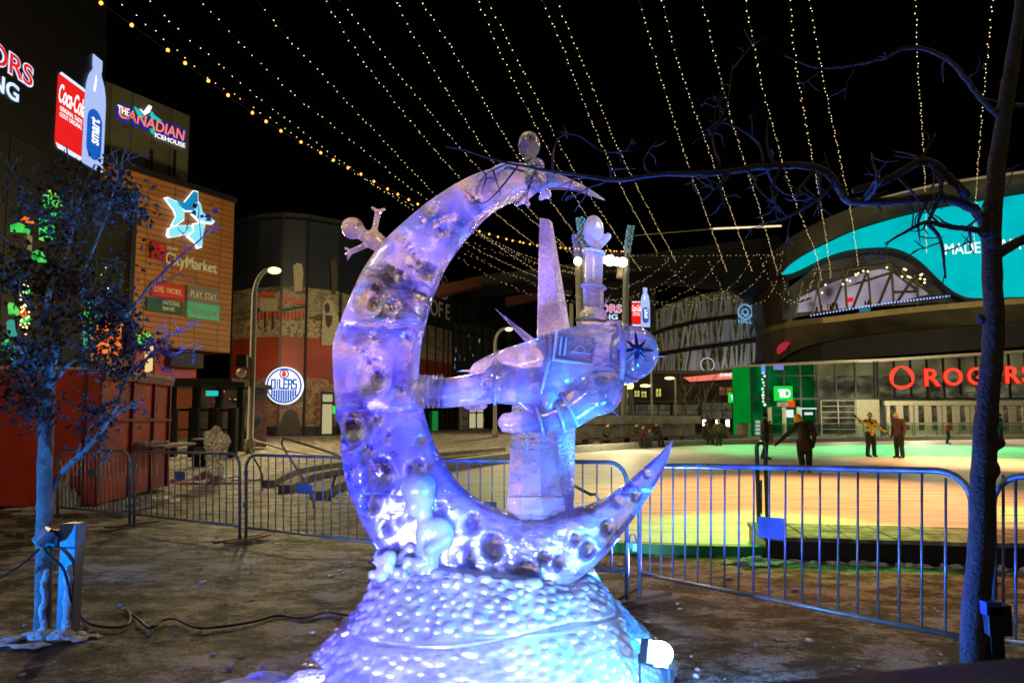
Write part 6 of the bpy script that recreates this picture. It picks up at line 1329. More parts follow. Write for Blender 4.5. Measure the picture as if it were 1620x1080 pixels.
# ---- little aliens
def alien(nm, parts, m, vox=.009):
    mb = MB()
    for p in parts:
        if p[0] == 'b': mb.ball(P(p[1], p[2], p[3]), p[4], 18, 12)
        else: mb.capsule(P(*p[1]), P(*p[2]), p[3], p[4], 12)
    return link_mesh(nm, remesh(mb, vox, 3), m, sculp)
Ya = 4.45
alien('small_alien_on_top', [('b', 837, 230, Ya, (.076, .08, .095)), ('c', (836, 245, Ya), (840, 262, Ya), .045, .03), ('b', 848, 262, Ya, (.06, .06, .05)), ('b', 847, 285, Ya, (.075, .07, .085)), ('c', (842, 268, Ya), (800, 261, Ya), .030, .026), ('c', (800, 262, Ya), (783, 270, Ya), .028, .030), ('c', (842, 300, Ya-.03), (828, 314, Ya-.04), .036, .028), ('c', (828, 315, Ya-.04), (818, 322, Ya-.05), .026, .022), ('c', (830, 316, Ya-.04), (836, 323, Ya-.05), .022, .018), ('c', (856, 295, Ya-.03), (866, 308, Ya-.04), .036, .030), ('c', (864, 306, Ya-.04), (856, 313, Ya-.05), .024, .02)], ICE_C)
alien('small_alien_climbing', [('b', 558, 361, 4.6, (.078, .085, .075)), ('b', 566, 366, 4.6, (.055, .06, .05)), ('c', (568, 368, 4.6), (585, 378, 4.6), .038, .05), ('b', 592, 380, 4.6, (.07, .07, .065)), ('c', (590, 378, 4.6), (612, 395, 4.6), .065, .06), ('c', (592, 368, 4.58), (598, 335, 4.58), .022, .020), ('c', (598, 335, 4.58), (589, 329, 4.58), .014, .012), ('c', (598, 335, 4.58), (608, 331, 4.58), .014, .012), ('c', (582, 386, 4.56), (556, 398, 4.56), .022, .020), ('c', (556, 398, 4.56), (546, 392, 4.56), .012, .010), ('c', (556, 398, 4.56), (546, 402, 4.56), .012, .010), ('c', (556, 398, 4.56), (550, 410, 4.56), .012, .010)], ICE_C)
YL = 4.36
alien('large_alien_by_moon', [('b', 662, 771, YL, (.112, .12, .105)), ('b', 666, 785, YL, (.095, .10, .085)), ('b', 656, 800, YL-.02, (.055, .06, .07)), ('c', (668, 800, YL), (675, 835, YL), .060, .050), ('b', 693, 845, YL, (.10, .08, .12)), ('c', (680, 835, YL), (672, 925, YL), .085, .075), ('c', (704, 850, YL-.03), (680, 868, YL-.08), .05, .04)], ICE_G)
# snow apron under the sculpture
snow_pile((-1.15, 4.0, 0), (.55, .45), .10, 'blue lit snow spread at the lower left of the sculpture', n=30)
snow_pile((.72, 3.75, 0), (.42, .25), .13, 'crumbled bright snow at the lower right of the sculpture beside the flood light', n=26)
mb = MB()
for k in range(420):
    y = random.uniform(3.2, 9.5); x = random.uniform(-.78, .78)*y; r = random.uniform(.006, .022)*(1 if random.random() < .93 else 2); q = Vector((x, y, .0+.018*mnoise.noise(Vector((x*1.4, y*2.2, 0)))))
    bmesh.ops.create_icosphere(mb.bm, subdivisions=1, radius=1, matrix=Matrix.Translation(q) @ Matrix.Rotation(random.random()*6, 4, 'Z') @ Matrix.Diagonal((r*random.uniform(.7, 1.8), r, r*.6, 1)))
tag(mb.build('snow_crumbs', M_SNOW), 'scattered snow crumbs trampled over the plaza ground', 'snow', kind='stuff')
# flood light on the ground
fo = thing('ground_flood_light', (.91, 3.95, 0), 'glaring blue white flood light standing on the ground right of the sculpture', 'flood light')
fc_ = P(1035, 1034, 3.9); M_ = Matrix.Translation(fc_) @ Matrix.Rotation(R(35), 4, 'Z') @ Matrix.Rotation(R(-18), 4, 'X') @ Matrix.Rotation(R(24), 4, 'Y')
mb = MB(M_); mb.box(-.078, .078, -.03, .03, -.064, .064); mb.build('housing', M_BLACK, fo); mb = MB(M_); mb.box(-.072, .072, -.036, -.0305, -.058, .058); mb.build('lamp_face', emit('flood_blue_white', (.45, .72, 1), 14, True), fo)
mb = MB(M_); mb.ball((0, -.036, 0), (.080, .045, .070), 20, 14); mb.build('lens', MAT['flood_blue_white'], fo)
mb = MB(); mb.tube([fc_+Vector((-.08, .01, 0)), Vector((fc_.x-.08, fc_.y+.01, 0)), Vector((fc_.x+.08, fc_.y+.01, 0)), fc_+Vector((.08, .01, 0))], .008, 6); mb.build('bracket', M_BLACK, fo)
light('POINT', fc_+Vector((0, -.12, .03)), 120, (.10, .38, 1), 'flood_spill', .05)

# ================================================================ TREES
def bark(name, c): return mat(name, c, .75, 0, .35, 9, .8, 60, dist=.02)
def limb(mb, pts, r0, r1, seg=8, n=None, wob=.006):
    n = n or max(6, len(pts)*4); p = smooth_path([list(v) for v in pts], n); f = np.linspace(0, 1, n); rad = r0*(1-f)**.9+r1*f
    if wob: p = p+rng.normal(0, wob, p.shape)*np.minimum(1, rad/.02)[:, None]
    mb.tube([Vector(v) for v in p], list(rad*(1+rng.normal(0, .025, n))), seg); return [Vector(v) for v in p], rad
def twigs(mb, pts, rad, n, L, spread, depth, up=.0, minf=.15, seg=5, tips=None):
    for _ in range(n):
        i = int(len(pts)*random.uniform(minf, .97)); i = min(max(i, 1), len(pts)-2); p = pts[i]; d = (pts[i+1]-pts[i-1]).normalized()
        v = Vector((random.gauss(0, 1), random.gauss(0, .6), random.gauss(0, 1))); v = (v-d*v.dot(d)).normalized(); v = (d*random.uniform(.3, .9)+v*spread+Vector((0, 0, up))).normalized()
        l = L*random.uniform(.5, 1.15); r = min(rad[i]*.55, .012) if depth else .004; q = [p]; c = p; dd = v
        for k in range(4): dd = (dd+Vector((random.gauss(0, .28), random.gauss(0, .2), random.gauss(0, .28)))).normalized(); c = c+dd*l/4; q.append(c)
        pp, rr = limb(mb, q, max(r, .0032), .0018, seg, 7, 0)
        if tips is not None: tips += [x for x in pp[2:]]
        if depth > 0: twigs(mb, pp, rr, random.randint(1, 3), l*.55, spread, depth-1, up, .3, 4, tips)
# bare tree, right
rt_ = thing('bare_tree', P(1545, 1000, 3.3)*1.0, 'dark bare tree at the right with a long blue lit branch reaching left', 'tree'); YT = 3.3
rt_.location = (P(1545, 1000, YT).x, YT, 0)
mb = MB(); tp, tr_ = limb(mb, [Vector((P(1540, 1000, YT).x-.02, YT, -.02)), P(1542, 1000, YT), P(1553, 860, YT), P(1555, 740, YT), P(1562, 640, YT), P(1572, 520, YT), P(1569, 420, YT), P(1571, 320, YT), P(1586, 200, YT), P(1604, 90, YT), P(1622, -40, YT)], .064, .028, 14, 60, .0012)
for x, y, r in ((1570, 742, .035), (1552, 505, .022), (1583, 700, .022)): mb.ball(P(x, y, YT-.03), (r, r, r*1.4), 10, 8)
link_mesh('trunk', remesh(mb, .012, 2), bark('dark_bark', (.035, .03, .028)), rt_)
BK = bark('dark_bark', (.035, .03, .028)); mb = MB()
main, mr = limb(mb, [P(1566, 400, YT), P(1552, 345, YT), P(1525, 322, YT), (P(1480, 312, 3.2)), P(1420, 318, 3.15), P(1345, 318, 3.1), P(1330, 300, 3.1), P(1300, 268, 3.08), P(1250, 262, 3.05), P(1190, 266, 3.05), P(1130, 274, 3.05), P(1040, 276, 3.05), P(980, 285, 3.05), P(920, 278, 3.05), P(855, 268, 3.05), P(790, 255, 3.05), P(735, 238, 3.05), P(705, 232, 3.05)], .026, .003, 8, 90, .002)
m2_, r2_ = limb(mb, [P(1350, 302, 3.1), P(1400, 286, 3.1), P(1450, 258, 3.1), P(1475, 257, 3.12), P(1500, 280, 3.2), P(1530, 310, 3.25)], .016, .022, 8, 30, .002)
m3_, r3_ = limb(mb, [P(1562, 430, YT), P(1545, 366, 3.2), P(1590, 362, 3.2)], .0, .0, 4, 6) if False else (None, None)
m3_, r3_ = limb(mb, [P(1570, 368, YT), P(1530, 362, 3.25), P(1495, 358, 3.2), P(1465, 352, 3.2), P(1430, 368, 3.2), P(1400, 386, 3.2)], .018, .004, 7, 26, .002)
m4_, r4_ = limb(mb, [P(1575, 405, YT), P(1600, 388, 3.3), P(1640, 370, 3.3)], .028, .02, 8, 12, .002)
m5_, r5_ = limb(mb, [P(1476, 258, 3.12), P(1488, 300, 3.15), P(1468, 352, 3.2)], .010, .009, 6, 14, .002)
m6_, r6_ = limb(mb, [P(1468, 354, 3.2), P(1488, 380, 3.2), P(1496, 440, 3.2)], .010, .004, 6, 14, .002)
m7_, r7_ = limb(mb, [P(1590, 190, YT), P(1560, 165, 3.3), P(1500, 95, 3.25), P(1440, 75, 3.2), P(1390, 95, 3.2), P(1300, 108, 3.2), P(1240, 88, 3.2)], .014, .003, 6, 40, .003)
m8_, r8_ = limb(mb, [P(1340, 312, 3.1), P(1322, 292, 3.1), P(1300, 310, 3.1), P(1270, 330, 3.1), P(1240, 345, 3.1), P(1200, 355, 3.1)], .011, .003, 6, 26, .003)
m9_, r9_ = limb(mb, [P(1160, 268, 3.05), P(1145, 285, 3.05), P(1120, 310, 3.05), P(1108, 320, 3.05)], .010, .003, 6, 14, .002)
m10, r10 = limb(mb, [P(1140, 262, 3.05), P(1128, 215, 3.05), P(1150, 165, 3.05), P(1160, 100, 3.05)], .007, .002, 5, 18, .003)
m11, r11 = limb(mb, [P(1210, 262, 3.05), P(1198, 225, 3.05), P(1160, 200, 3.05), P(1120, 190, 3.05)], .007, .002, 5, 18, .003)
m12, r12 = limb(mb, [P(874, 270, 3.05), P(876, 235, 3.05), P(888, 215, 3.05), P(915, 215, 3.05), P(955, 240, 3.05), P(1000, 238, 3.05)], .006, .002, 5, 20, .002)
m13, r13 = limb(mb, [P(820, 262, 3.05), P(790, 300, 3.05), P(762, 322, 3.05), P(735, 300, 3.05)], .005, .002, 5, 14, .002)
for pts, rad, n, L in ((main, mr, 20, .24), (m2_, r2_, 7, .22), (m3_, r3_, 9, .20), (m6_, r6_, 3, .15), (m7_, r7_, 5, .2), (m8_, r8_, 6, .18), (m9_, r9_, 3, .12), (m10, r10, 5, .15), (m11, r11, 5, .15), (m12, r12, 3, .1), (tp[30:], tr_[30:], 4, .3)): twigs(mb, pts, rad, n, L, 1.0, 1)
mb.build('branches', BK, rt_, smooth=True)
q = P(1583, 1000, 3.2); o = thing('outlet_box', (q.x, q.y, 0), 'dark outlet box on a short post behind the right tree trunk', 'outlet box'); mb = MB(); mb.box(q.x-.05, q.x+.06, q.y, q.y+.08, q.z-.02, q.z+.12); mb.build('box_body', M_BLACK, o, bevel=.008); mb = MB(); mb.box(q.x-.03, q.x+.03, q.y+.02, q.y+.07, 0, q.z-.021); mb.build('post', M_BLACK, o)
q = P(1556, 958, 3.25); o = tag(MB().box(q.x-.02, q.x+.05, q.y-.05, q.y, q.z-.03, q.z+.03).build('cable_clip', mat('blue_clip', (.02, .05, .3))), 'small blue clip on the right tree trunk', 'clip')
# leafy young tree, left
Y5 = 5.05; lt = thing('leafy_tree', (P(72, 985, Y5).x, Y5, 0), 'young tree at the left with dark withered leaves, its trunk lit blue', 'tree')
mb = MB(); BK2 = bark('smooth_bark', (.22, .20, .18)); lp, lr = limb(mb, [Vector((P(66, 985, Y5).x, Y5, -.02)), P(68, 960, Y5), P(70, 820, Y5), P(72, 700, Y5), P(76, 610, Y5)], .055, .044, 12, 30, .002)
tips = []
L_ = []
for pts, r0, r1 in (([(76, 620), (85, 560), (92, 500), (98, 440), (108, 380), (125, 320), (150, 260)], .034, .006), ([(80, 590), (70, 530), (75, 470), (95, 420), (110, 360), (112, 290), (105, 230)], .026, .004), ([(78, 780), (100, 745), (150, 695), (185, 640), (200, 600), (240, 560), (270, 530), (316, 512)], .022, .004), ([(80, 610), (110, 575), (150, 545), (190, 510), (240, 450), (280, 410), (310, 385), (345, 352)], .018, .003), ([(95, 470), (130, 430), (165, 350), (180, 300), (200, 230), (215, 190)], .012, .002), ([(74, 625), (50, 590), (35, 560), (10, 530), (-20, 520)], .018, .004), ([(64, 690), (55, 640), (48, 600), (35, 560)], .012, .004), ([(84, 560), (120, 520), (160, 500), (200, 490)], .012, .003), ([(90, 500), (60, 450), (30, 400), (0, 370)], .012, .003), ([(120, 590), (170, 585), (220, 560)], .010, .003), ([(200, 600), (215, 575), (260, 560), (290, 565)], .008, .002), ([(108, 380), (80, 340), (50, 310), (20, 300)], .008, .002), ([(110, 350), (150, 310), (200, 300), (230, 310)], .008, .002)):
    q3 = [P(x, y, Y5+random.uniform(-.05, .05)+(.25*math.sin(i*1.3+r0*100) if i > 1 else 0)) for i, (x, y) in enumerate(pts)]
    pp, rr = limb(mb, q3, r0, r1, 8, len(pts)*5, .003); L_.append((pp, rr)); n = max(5, int(len(pp)/3)); twigs(mb, pp, rr, n, .26, 1.1, 1, .15, .2, 4, tips); tips += pp[len(pp)//3:]
mb.build('trunk', BK2, lt, smooth=True)
verts = []; faces = []
def leaf(c, s):
    a = Vector((random.gauss(0, 1), random.gauss(0, 1), random.gauss(-.8, .8))).normalized(); b = a.cross(Vector((random.gauss(0, 1), random.gauss(0, 1), random.gauss(0, 1)))).normalized(); n = a.cross(b); i = len(verts)
    for (u, v, w2) in ((0, 0, 0), (.35, -.42, .12), (.62, -.20, .0), (1.0, 0, -.15), (.62, .24, .05), (.30, .45, .14), (.45, 0, -.12)): verts.append(tuple(c+a*u*s+b*v*s+n*w2*s))
    faces.extend([(i, i+1, i+6), (i+1, i+2, i+6), (i+2, i+3, i+6), (i+3, i+4, i+6), (i+4, i+5, i+6), (i+5, i, i+6)])
cl = []
for _ in range(340):
    p = random.choice(tips); x = CX+F*(p.x/p.y); zz = p.z
    py_ = HY-(zz-CAMH)*F/p.y
    if x > 215 and random.random() < .86: continue
    if py_ < 250 and random.random() < .85: continue
    if zz < 1.35 and random.random() < .5: continue
    cl.append(p)
for p in cl:
    for _ in range(random.randint(8, 26)): leaf(p+Vector((random.gauss(0, .07), random.gauss(0, .08), random.gauss(-.03, .07))), random.uniform(.025, .055))
lm = bpy.data.meshes.new('foliage'); lm.from_pydata(verts, [], faces)
LEAF = mat('withered_leaf', (.055, .035, .028), .7, 0, .5, 5, .1, 30, c2=(.13, .085, .065)); link_mesh('foliage', lm, LEAF, lt)
# post beside the left tree
q = P(108, 985, Y5); po = thing('outlet_post', (q.x, Y5, 0), 'square metal outlet post beside the left tree with snow stuck on it', 'post'); zt = P(108, 826, Y5).z; zb = P(108, 864, Y5).z
mb = MB(); mb.box(q.x-.058, q.x+.058, Y5-.05, Y5+.05, 0, zb-.001); mb.build('post', mat('grey_post', (.20, .20, .22), .45, .4), po, bevel=.006)
mb = MB(); mb.box(q.x-.062, q.x+.062, Y5-.056, Y5+.054, zb, zt); mb.build('post_cap', mat('grey_post', (.2, .2, .22)), po, bevel=.008)
mb = MB(); c = P(90, 851, Y5-.03); mb.box(c.x-.055, c.x+.018, c.y-.05, c.y+.05, c.z-.065, c.z+.06); mb.build('outlet_box', mat('box_grey', (.16, .15, .17), .5), po, bevel=.006)
mb = MB()
for k in range(9): z = k/8*.42; mb.ball((q.x+.025, Y5-.062, z+.03), (.035+.008*math.sin(k*2), .022, .05), 8, 6)
mb.ball((q.x, Y5-.07, .0), (.10, .08, .05), 12, 8); link_mesh('stuck_snow', remesh(mb, .010, 3), M_SNOW, po)
mb = MB()
for k in range(9): z = k/8*.40; mb.ball((P(79, 930, Y5).x+.012*math.sin(k*1.7), Y5-.06, z+.03), (.024, .022, .05), 8, 6)
mb.ball((P(78, 980, Y5).x, Y5-.07, .0), (.10, .08, .05), 12, 8); tag(link_mesh('snow_clump', remesh(mb, .010, 3), M_SNOW, None), 'strip of snow stuck to the foot of the left tree trunk', 'snow')
o = thing('spot_lamp', P(70, 847, Y5-.12), 'tilted cylindrical spot lamp strapped to the left tree trunk', 'lamp'); a = P(60, 858, Y5-.14); b = P(79, 838, Y5-.12)
mb = MB(); mb.tube([a, a.lerp(b, .5), b], [.050, .050, .044], 14); mb.build('lamp_body', mat('lamp_grey', (.28, .29, .32), .4, .4), o, bevel=.004)
mb = MB(); mb.tube([b, b+Vector((.04, .02, -.02)), b+Vector((.05, .05, -.06))], .010, 6); mb.build('bracket', M_BLACK, o)
snow_pile((P(85, 985, Y5).x, Y5-.1, 0), (.34, .20), .07, 'blue lit snow banked round the left tree and the outlet post')
# cables
def cable(pix, r, label, gnd=True):
    pts = [(G(x, y)+Vector((0, 0, r))) if len_ is None else P(x, y, len_) for (x, y, len_) in pix]; mb = MB(); mb.tube([Vector(v) for v in smooth_path([list(p) for p in pts], 90)], r, 6)
    return tag(mb.build('power_cable', mat('cable_black', (.012, .012, .014), .5), smooth=True), label, 'cable')
cable([(70, 866, 4.95), (78, 880, 4.93), (98, 895, 4.95), (108, 925, 4.95), (113, 950, 4.96), (125, 972, None), (142, 988, None), (165, 993, None), (195, 993, None), (206, 980, None), (200, 965, None), (197, 966, None), (215, 978, None), (238, 995, None), (258, 982, None), (278, 981, None), (310, 994, None), (350, 993, None), (400, 985, None), (440, 975, None), (480, 980, None), (515, 970, None), (556, 976, None)], .010, 'black cable running over the ground from the outlet post to the sculpture')
cable([(62, 868, 4.93), (40, 888, 4.9), (15, 905, 4.85), (-20, 925, 4.8)], .009, 'black cable leaving the spot lamp to the left edge')
snow_pile((-3.9, 4.35, 0), (.5, .16), .05, 'blue lit patch of snow left of the tree foot', n=14)
snow_pile((G(340, 760).x, G(340, 760).y, 0), (1.5, .9), .22, 'low snow mound under the small ice figure', n=30)
# small ice figure
q = G(342, 762); k_ = q.y/1080; o = thing('small_ice_figure', q, 'small clear ice figure standing on the snow mound behind the second barrier', 'ice sculpture'); mb = MB()
Yq = q.y
for (x, y, r) in ((342, 683, 8), (336, 700, 13), (350, 700, 12), (342, 712, 12), (335, 722, 10), (352, 716, 8), (338, 738, 10), (346, 745, 9), (340, 757, 11), (357, 698, 7), (329, 690, 7)): mb.ball(P(x, y, Yq), (r*k_, r*k_*.9, r*k_*1.4), 10, 8)
me = remesh(mb, .05, 0); bm = bmesh.new(); bm.from_mesh(me)
for v in bm.verts: v.co += Vector((random.gauss(0, .012), random.gauss(0, .012), random.gauss(0, .012)))
for f in bm.faces: f.smooth = False
bm.to_mesh(me); bm.free(); link_mesh('carved_body', me, ICE_C, o)
# two small bare trees and shrubs by the hall
for j, (px, yb, hpx) in enumerate(((1086, 690, 82), (1117, 694, 78))):
    q = G(px, yb); o = thing('small_bare_tree', q, ['left', 'right'][j]+' small bare tree behind the end of the concrete wall', 'tree', 'small bare trees by the hall'); k_ = q.y/1080; mb = MB(); H = hpx*k_
    pp, rr = limb(mb, [q, q+Vector((.05, 0, H*.4)), q+Vector((-.05, 0, H*.75)), q+Vector((0, 0, H))], .09, .02, 7, 16, .01)
    for a in range(16):
        i = random.randint(3, 13); t = random.random()*6.28; v = Vector((math.cos(t), math.sin(t)*.6, 1.0)); c = pp[i]; p2, r2 = limb(mb, [c, c+v*H*.12, c+v*H*.22+Vector((0, 0, .2)), c+v*H*.30+Vector((0, 0, .5))], .035, .012, 5, 8, .01); twigs(mb, p2, [.02]*len(p2), 3, H*.12, 1, 0)
    mb.build('trunk', bark('grey_bark', (.16, .14, .11)), o)
for j, px in enumerate((1115, 1136, 1152)):
    q = G(px, 701); z = P(px, 669, q.y).z; o = thing('path_lamp', q, ['first', 'second', 'third'][j]+' of three short white lamps behind the people at the rink edge, from the left', 'lamp', 'short white path lamps'); mb = MB(); mb.tube([q, Vector((q.x, q.y, z-.2))], .04, 6); mb.build('post', M_DARK, o); mb = MB(); mb.box(q.x-.09, q.x+.09, q.y-.05, q.y+.05, z-.2, z+.2); mb.build('lamp_head', emit('white_lamp', (1, .92, .75), 4), o)
mb = MB()
for k in range(260): x = random.uniform(1122, 1150); q = G(x, 701.5); mb.tube([q, q+Vector((random.gauss(0, .12), 0, random.uniform(.4, 1.2)))], .012, 3)
tag(mb.build('dry_grass', mat('dry_grass', (.22, .17, .07), .8)), 'clump of dry ornamental grass behind the people', 'grass', kind='stuff')
for j, (px, py, c, w_) in enumerate(((945, 714, (.02, .02, .02), .35), (1030, 704, (.03, .03, .03), .3), (1093, 703, (.01, .10, .06), .55))):
    q = G(px, py-1); mb = MB(); mb.ball(q+Vector((0, .3, .18)), (w_, .25, .22), 12, 8); mb.tube([q+Vector((-.12, .3, .36)), q+Vector((0, .3, .47)), q+Vector((.12, .3, .36))], .02, 5); tag(link_mesh('bag', remesh(mb, .03, 2), mat(f'bag_{j}', c, .7), None), ['black bag on the ground left of the lone seated person', 'dark bag under the bench right of the seated group', 'dark green bag left of the crouching pair'][j], 'bag')
# ================================================================ PEOPLE
def cloth(n, c, c2=None): return mat('cloth_'+n, c, .8, 0, .3, 8, .3, 30, c2=c2)
SKIN = mat('skin', (.42, .24, .16), .55, 0, .1); BLK = cloth('black', (.016, .014, .013)); BOOT = cloth('boot', (.02, .018, .018)); BLADE = M_STEEL
def camo():
    m, t = _new('camo_yellow'); out = N(t, 'ShaderNodeOutputMaterial'); p = N(t, 'ShaderNodeBsdfPrincipled'); t.links.new(p.outputs[0], out.inputs[0]); tc = N(t, 'ShaderNodeTexCoord'); no = N(t, 'ShaderNodeTexNoise'); no.inputs['Scale'].default_value = 9; cr = N(t, 'ShaderNodeValToRGB'); cr.color_ramp.interpolation = 'CONSTANT'
    cr.color_ramp.elements[0].color = (.06, .05, .01, 1); cr.color_ramp.elements[1].color = (.75, .62, .06, 1); cr.color_ramp.elements[1].position = .46; e = cr.color_ramp.elements.new(.60); e.color = (.35, .30, .05, 1); e = cr.color_ramp.elements.new(.66); e.color = (.8, .7, .2, 1)
    t.links.new(tc.outputs['Object'], no.inputs['Vector']); t.links.new(no.outputs[0], cr.inputs[0]); t.links.new(cr.outputs[0], p.inputs['Base Color']); p.inputs['Roughness'].default_value = .8; return m
CAMO = camo()
def person(loc, H, rot, pose, jacket, trousers, label, hat=None, gloves=BLK, hood=False, hair=None, group=None, skates=True, long=0):
    """figure of height H standing at loc; local +(-y) is the way it faces"""
    s = H/1.75; o = thing('person', loc, label, 'person', group); o.rotation_euler = (0, 0, rot)
    J = dict(pel=(0, 0, .93), chest=(0, -.02, 1.30), neck=(0, -.01, 1.47), head=(0, -.03, 1.62), sl=(-.19, 0, 1.40), sr=(.19, 0, 1.40), el=(-.25, .02, 1.12), er=(.25, .02, 1.12), hl=(-.26, -.08, .88), hr=(.26, -.08, .88), kl=(-.11, -.03, .50), kr=(.11, -.03, .50), fl=(-.12, 0, .09), fr=(.12, 0, .09), tl=(-.12, -.17, .05), tr=(.12, -.17, .05))
    J.update(pose); J = {k: Vector(v)*s for k, v in J.items()}; f = s
    hipl = J['pel']+Vector((-.09, 0, -.03))*f; hipr = J['pel']+Vector((.09, 0, -.03))*f
    B = [('j', J['pel'], J['chest'], .155, .165), ('j', J['sl'], J['sr'], .095, .095), ('j', J['chest'], J['neck'], .13, .07), ('s', J['neck'], J['head'], .055, .06),
         ('j', J['sl'], J['el'], .082, .066), ('j', J['sr'], J['er'], .082, .066), ('j', J['el'], J['hl'], .064, .048), ('j', J['er'], J['hr'], .064, .048),
         ('t', hipl, J['kl'], .120, .092), ('t', hipr, J['kr'], .120, .092), ('t', J['kl'], J['fl'], .090, .072), ('t', J['kr'], J['fr'], .090, .072), ('b', J['fl'], J['tl'], .05, .042), ('b', J['fr'], J['tr'], .05, .042)]
    if long: B.append(('j', J['pel']+Vector((0, 0, -long))*f, J['pel'], .18, .165))
    mb = MB(); cap = []
    for kd_, a, b, r0, r1 in B: mb.capsule(a, b, r0*f, r1*f, 10); cap.append((kd_, a, b))
    hd = J['head']; mb.ball(hd, (.078*f, .095*f, .112*f), 14, 10); cap.append(('s', hd-Vector((0, 0, .05)), hd+Vector((0, 0, .06))))
    mb.cone(hd+Vector((0, -.085, .0))*f, hd+Vector((0, -.115, -.02))*f, .018*f, .012*f, 6)
    for e, h in ((J['el'], J['hl']), (J['er'], J['hr'])):
        d = (h-e).normalized(); sd = d.cross(Vector((0, 1, .2))).normalized(); c = h+d*.05*f; mb.ball(c, .042*f, 8, 6); cap.append(('g', h, h+d*.16*f))
        for k in range(4): q = h+d*.08*f+sd*(k-1.5)*.020*f; mb.capsule(q, q+(d+Vector((0, -.25, 0))).normalized()*(.07-.008*abs(k-1.3))*f, .0125*f, .011*f, 6)
        mb.capsule(h+d*.03*f+sd*.035*f, h+d*.07*f+sd*.065*f, .014*f, .012*f, 6)
    me = remesh(mb, .017*f, 2); mats = {'j': jacket, 't': trousers, 's': SKIN, 'g': gloves, 'b': BOOT}; order = list('jtsgb')
    A = np.array([list(a) for _, a, b in cap]); Bv = np.array([list(b) for _, a, b in cap]); D = Bv-A; DD = (D**2).sum(1)+1e-9; rk = np.array([{'j': .13, 't': .09, 's': .07, 'g': .05, 'b': .05}[k]*f for k, _, _ in cap])
    nf = len(me.polygons); C = np.empty(nf*3); me.polygons.foreach_get('center', C); C = C.reshape(-1, 3)
    t = np.clip(((C[:, None]-A[None])*D[None]).sum(2)/DD[None], 0, 1); dist = np.linalg.norm(C[:, None]-(A[None]+t[..., None]*D[None]), axis=2)-rk[None]*.5
    idx = [order.index(cap[i][0]) for i in dist.argmin(1)]
    for m in order: me.materials.append(mats[m])
    me.polygons.foreach_set('material_index', idx)
    b_ = bpy.data.objects.new('body', me); COL.objects.link(b_); b_.parent = o
    def ch(mb, nm, m, vox=None):
        me = remesh(mb, vox, 2) if vox else mb.mesh(nm); x = bpy.data.objects.new(nm, me); me.materials.append(m); COL.objects.link(x); x.parent = o; return x
    mb = MB()
    for sx in (-1, 1): mb.ball(hd+Vector((sx*.028, -.088, .01))*f, .009*f, 6, 4)
    ch(mb, 'eyes', BLK); mb = MB(); mb.box(hd.x-.02*f, hd.x+.02*f, hd.y-.093*f, hd.y-.085*f, hd.z-.052*f, hd.z-.045*f); ch(mb, 'mouth', mat('lips', (.3, .1, .08)))
    if hat:
        mb = MB(); mb.ball(hd+Vector((0, .015, .045))*f, (.098*f, .112*f, .095*f), 14, 10)
        if hood: mb.ball(hd+Vector((0, .05, -.03))*f, (.115*f, .09*f, .14*f), 12, 8); mb.tube([hd+Vector((.085*math.cos(a), -.065, .01+.11*math.sin(a)))*f for a in np.linspace(-.6, math.pi+.6, 14)], .026*f, 6)
        else: mb.tube([hd+Vector((.096*math.cos(a), .01+.11*math.sin(a), .015))*f for a in np.linspace(0, 2*math.pi, 20, endpoint=False)], .018*f, 6, False, True); mb.ball(hd+Vector((0, .02, .15))*f, .03*f, 8, 6)
        ch(mb, 'hood' if hood else 'knitted_hat', hat, .016*f)
    else:
        mb = MB(); mb.ball(hd+Vector((0, .022, .035))*f, (.088*f, .10*f, .095*f), 14, 10); ch(mb, 'hair', hair or mat('dark_hair', (.02, .012, .008), .6))
    if skates:
        for k in ('l', 'r'):
            fj, tj = J['f'+k], J['t'+k]; mb = MB(); d = (tj-fj); d.z = 0; d.normalize(); a = fj+d*-.08*f; b = tj+d*.06*f; z = min(fj.z, tj.z)-.08*f; sd = Vector((-d.y, d.x, 0))*.004
            mb.prism([Vector((a.x, a.y, z))-sd, Vector((b.x, b.y, z))-sd, Vector((b.x, b.y, z+.025*f))-sd, Vector((a.x, a.y, z+.025*f))-sd], sd*2); mb.tube([Vector((fj.x, fj.y, z+.02*f)), Vector((fj.x, fj.y, z+.07*f))], .01*f, 5); mb.tube([Vector((tj.x, tj.y, z+.02*f)), Vector((tj.x, tj.y, z+.06*f))], .01*f, 5); ch(mb, 'skate_blade', BLADE)
    return o
def at(px, py, hpx): q = G(px, py, .02); return Vector((q.x, q.y, .02)), hpx*q.y/1080
SK = 'people skating on the rink'; SE = 'people resting along the rink edge'
STAND = {}
l, h = at(1274, 748, 82)
person(l, 1.80, R(165), dict(pel=(0, 0, .86), chest=(-.02, -.20, 1.18), neck=(.04, -.30, 1.33), head=(.09, -.38, 1.44), sl=(-.20, -.18, 1.28), sr=(.16, -.24, 1.25), er=(.40, -.28, 1.02), hr=(.62, -.32, .80), el=(-.27, -.06, 1.05), hl=(-.25, -.10, .80), kl=(-.12, -.10, .48), fl=(-.1, .0, .09), kr=(.09, -.06, .48), fr=(.06, .05, .09)), cloth('dark_coat', (.022, .017, .012)), BLK, 'skater in a dark coat with yellow hood bending and reaching an arm left', cloth('yellow', (.75, .42, .04)), BLK, True, None, SK, True, .12)
l, h = at(1378, 723, 66)
person(l, 1.72, R(8), dict(el=(-.40, -.05, 1.36), hl=(-.60, -.08, 1.55), er=(.36, -.02, 1.18), hr=(.58, -.06, 1.02), kl=(-.13, -.05, .50), fl=(-.15, 0, .09), kr=(.13, -.02, .50), fr=(.18, .05, .09)), CAMO, BLK, 'skater in a yellow patterned jacket waving one raised arm', cloth('yellowhat', (.70, .50, .08)), BLK, False, None, SK)
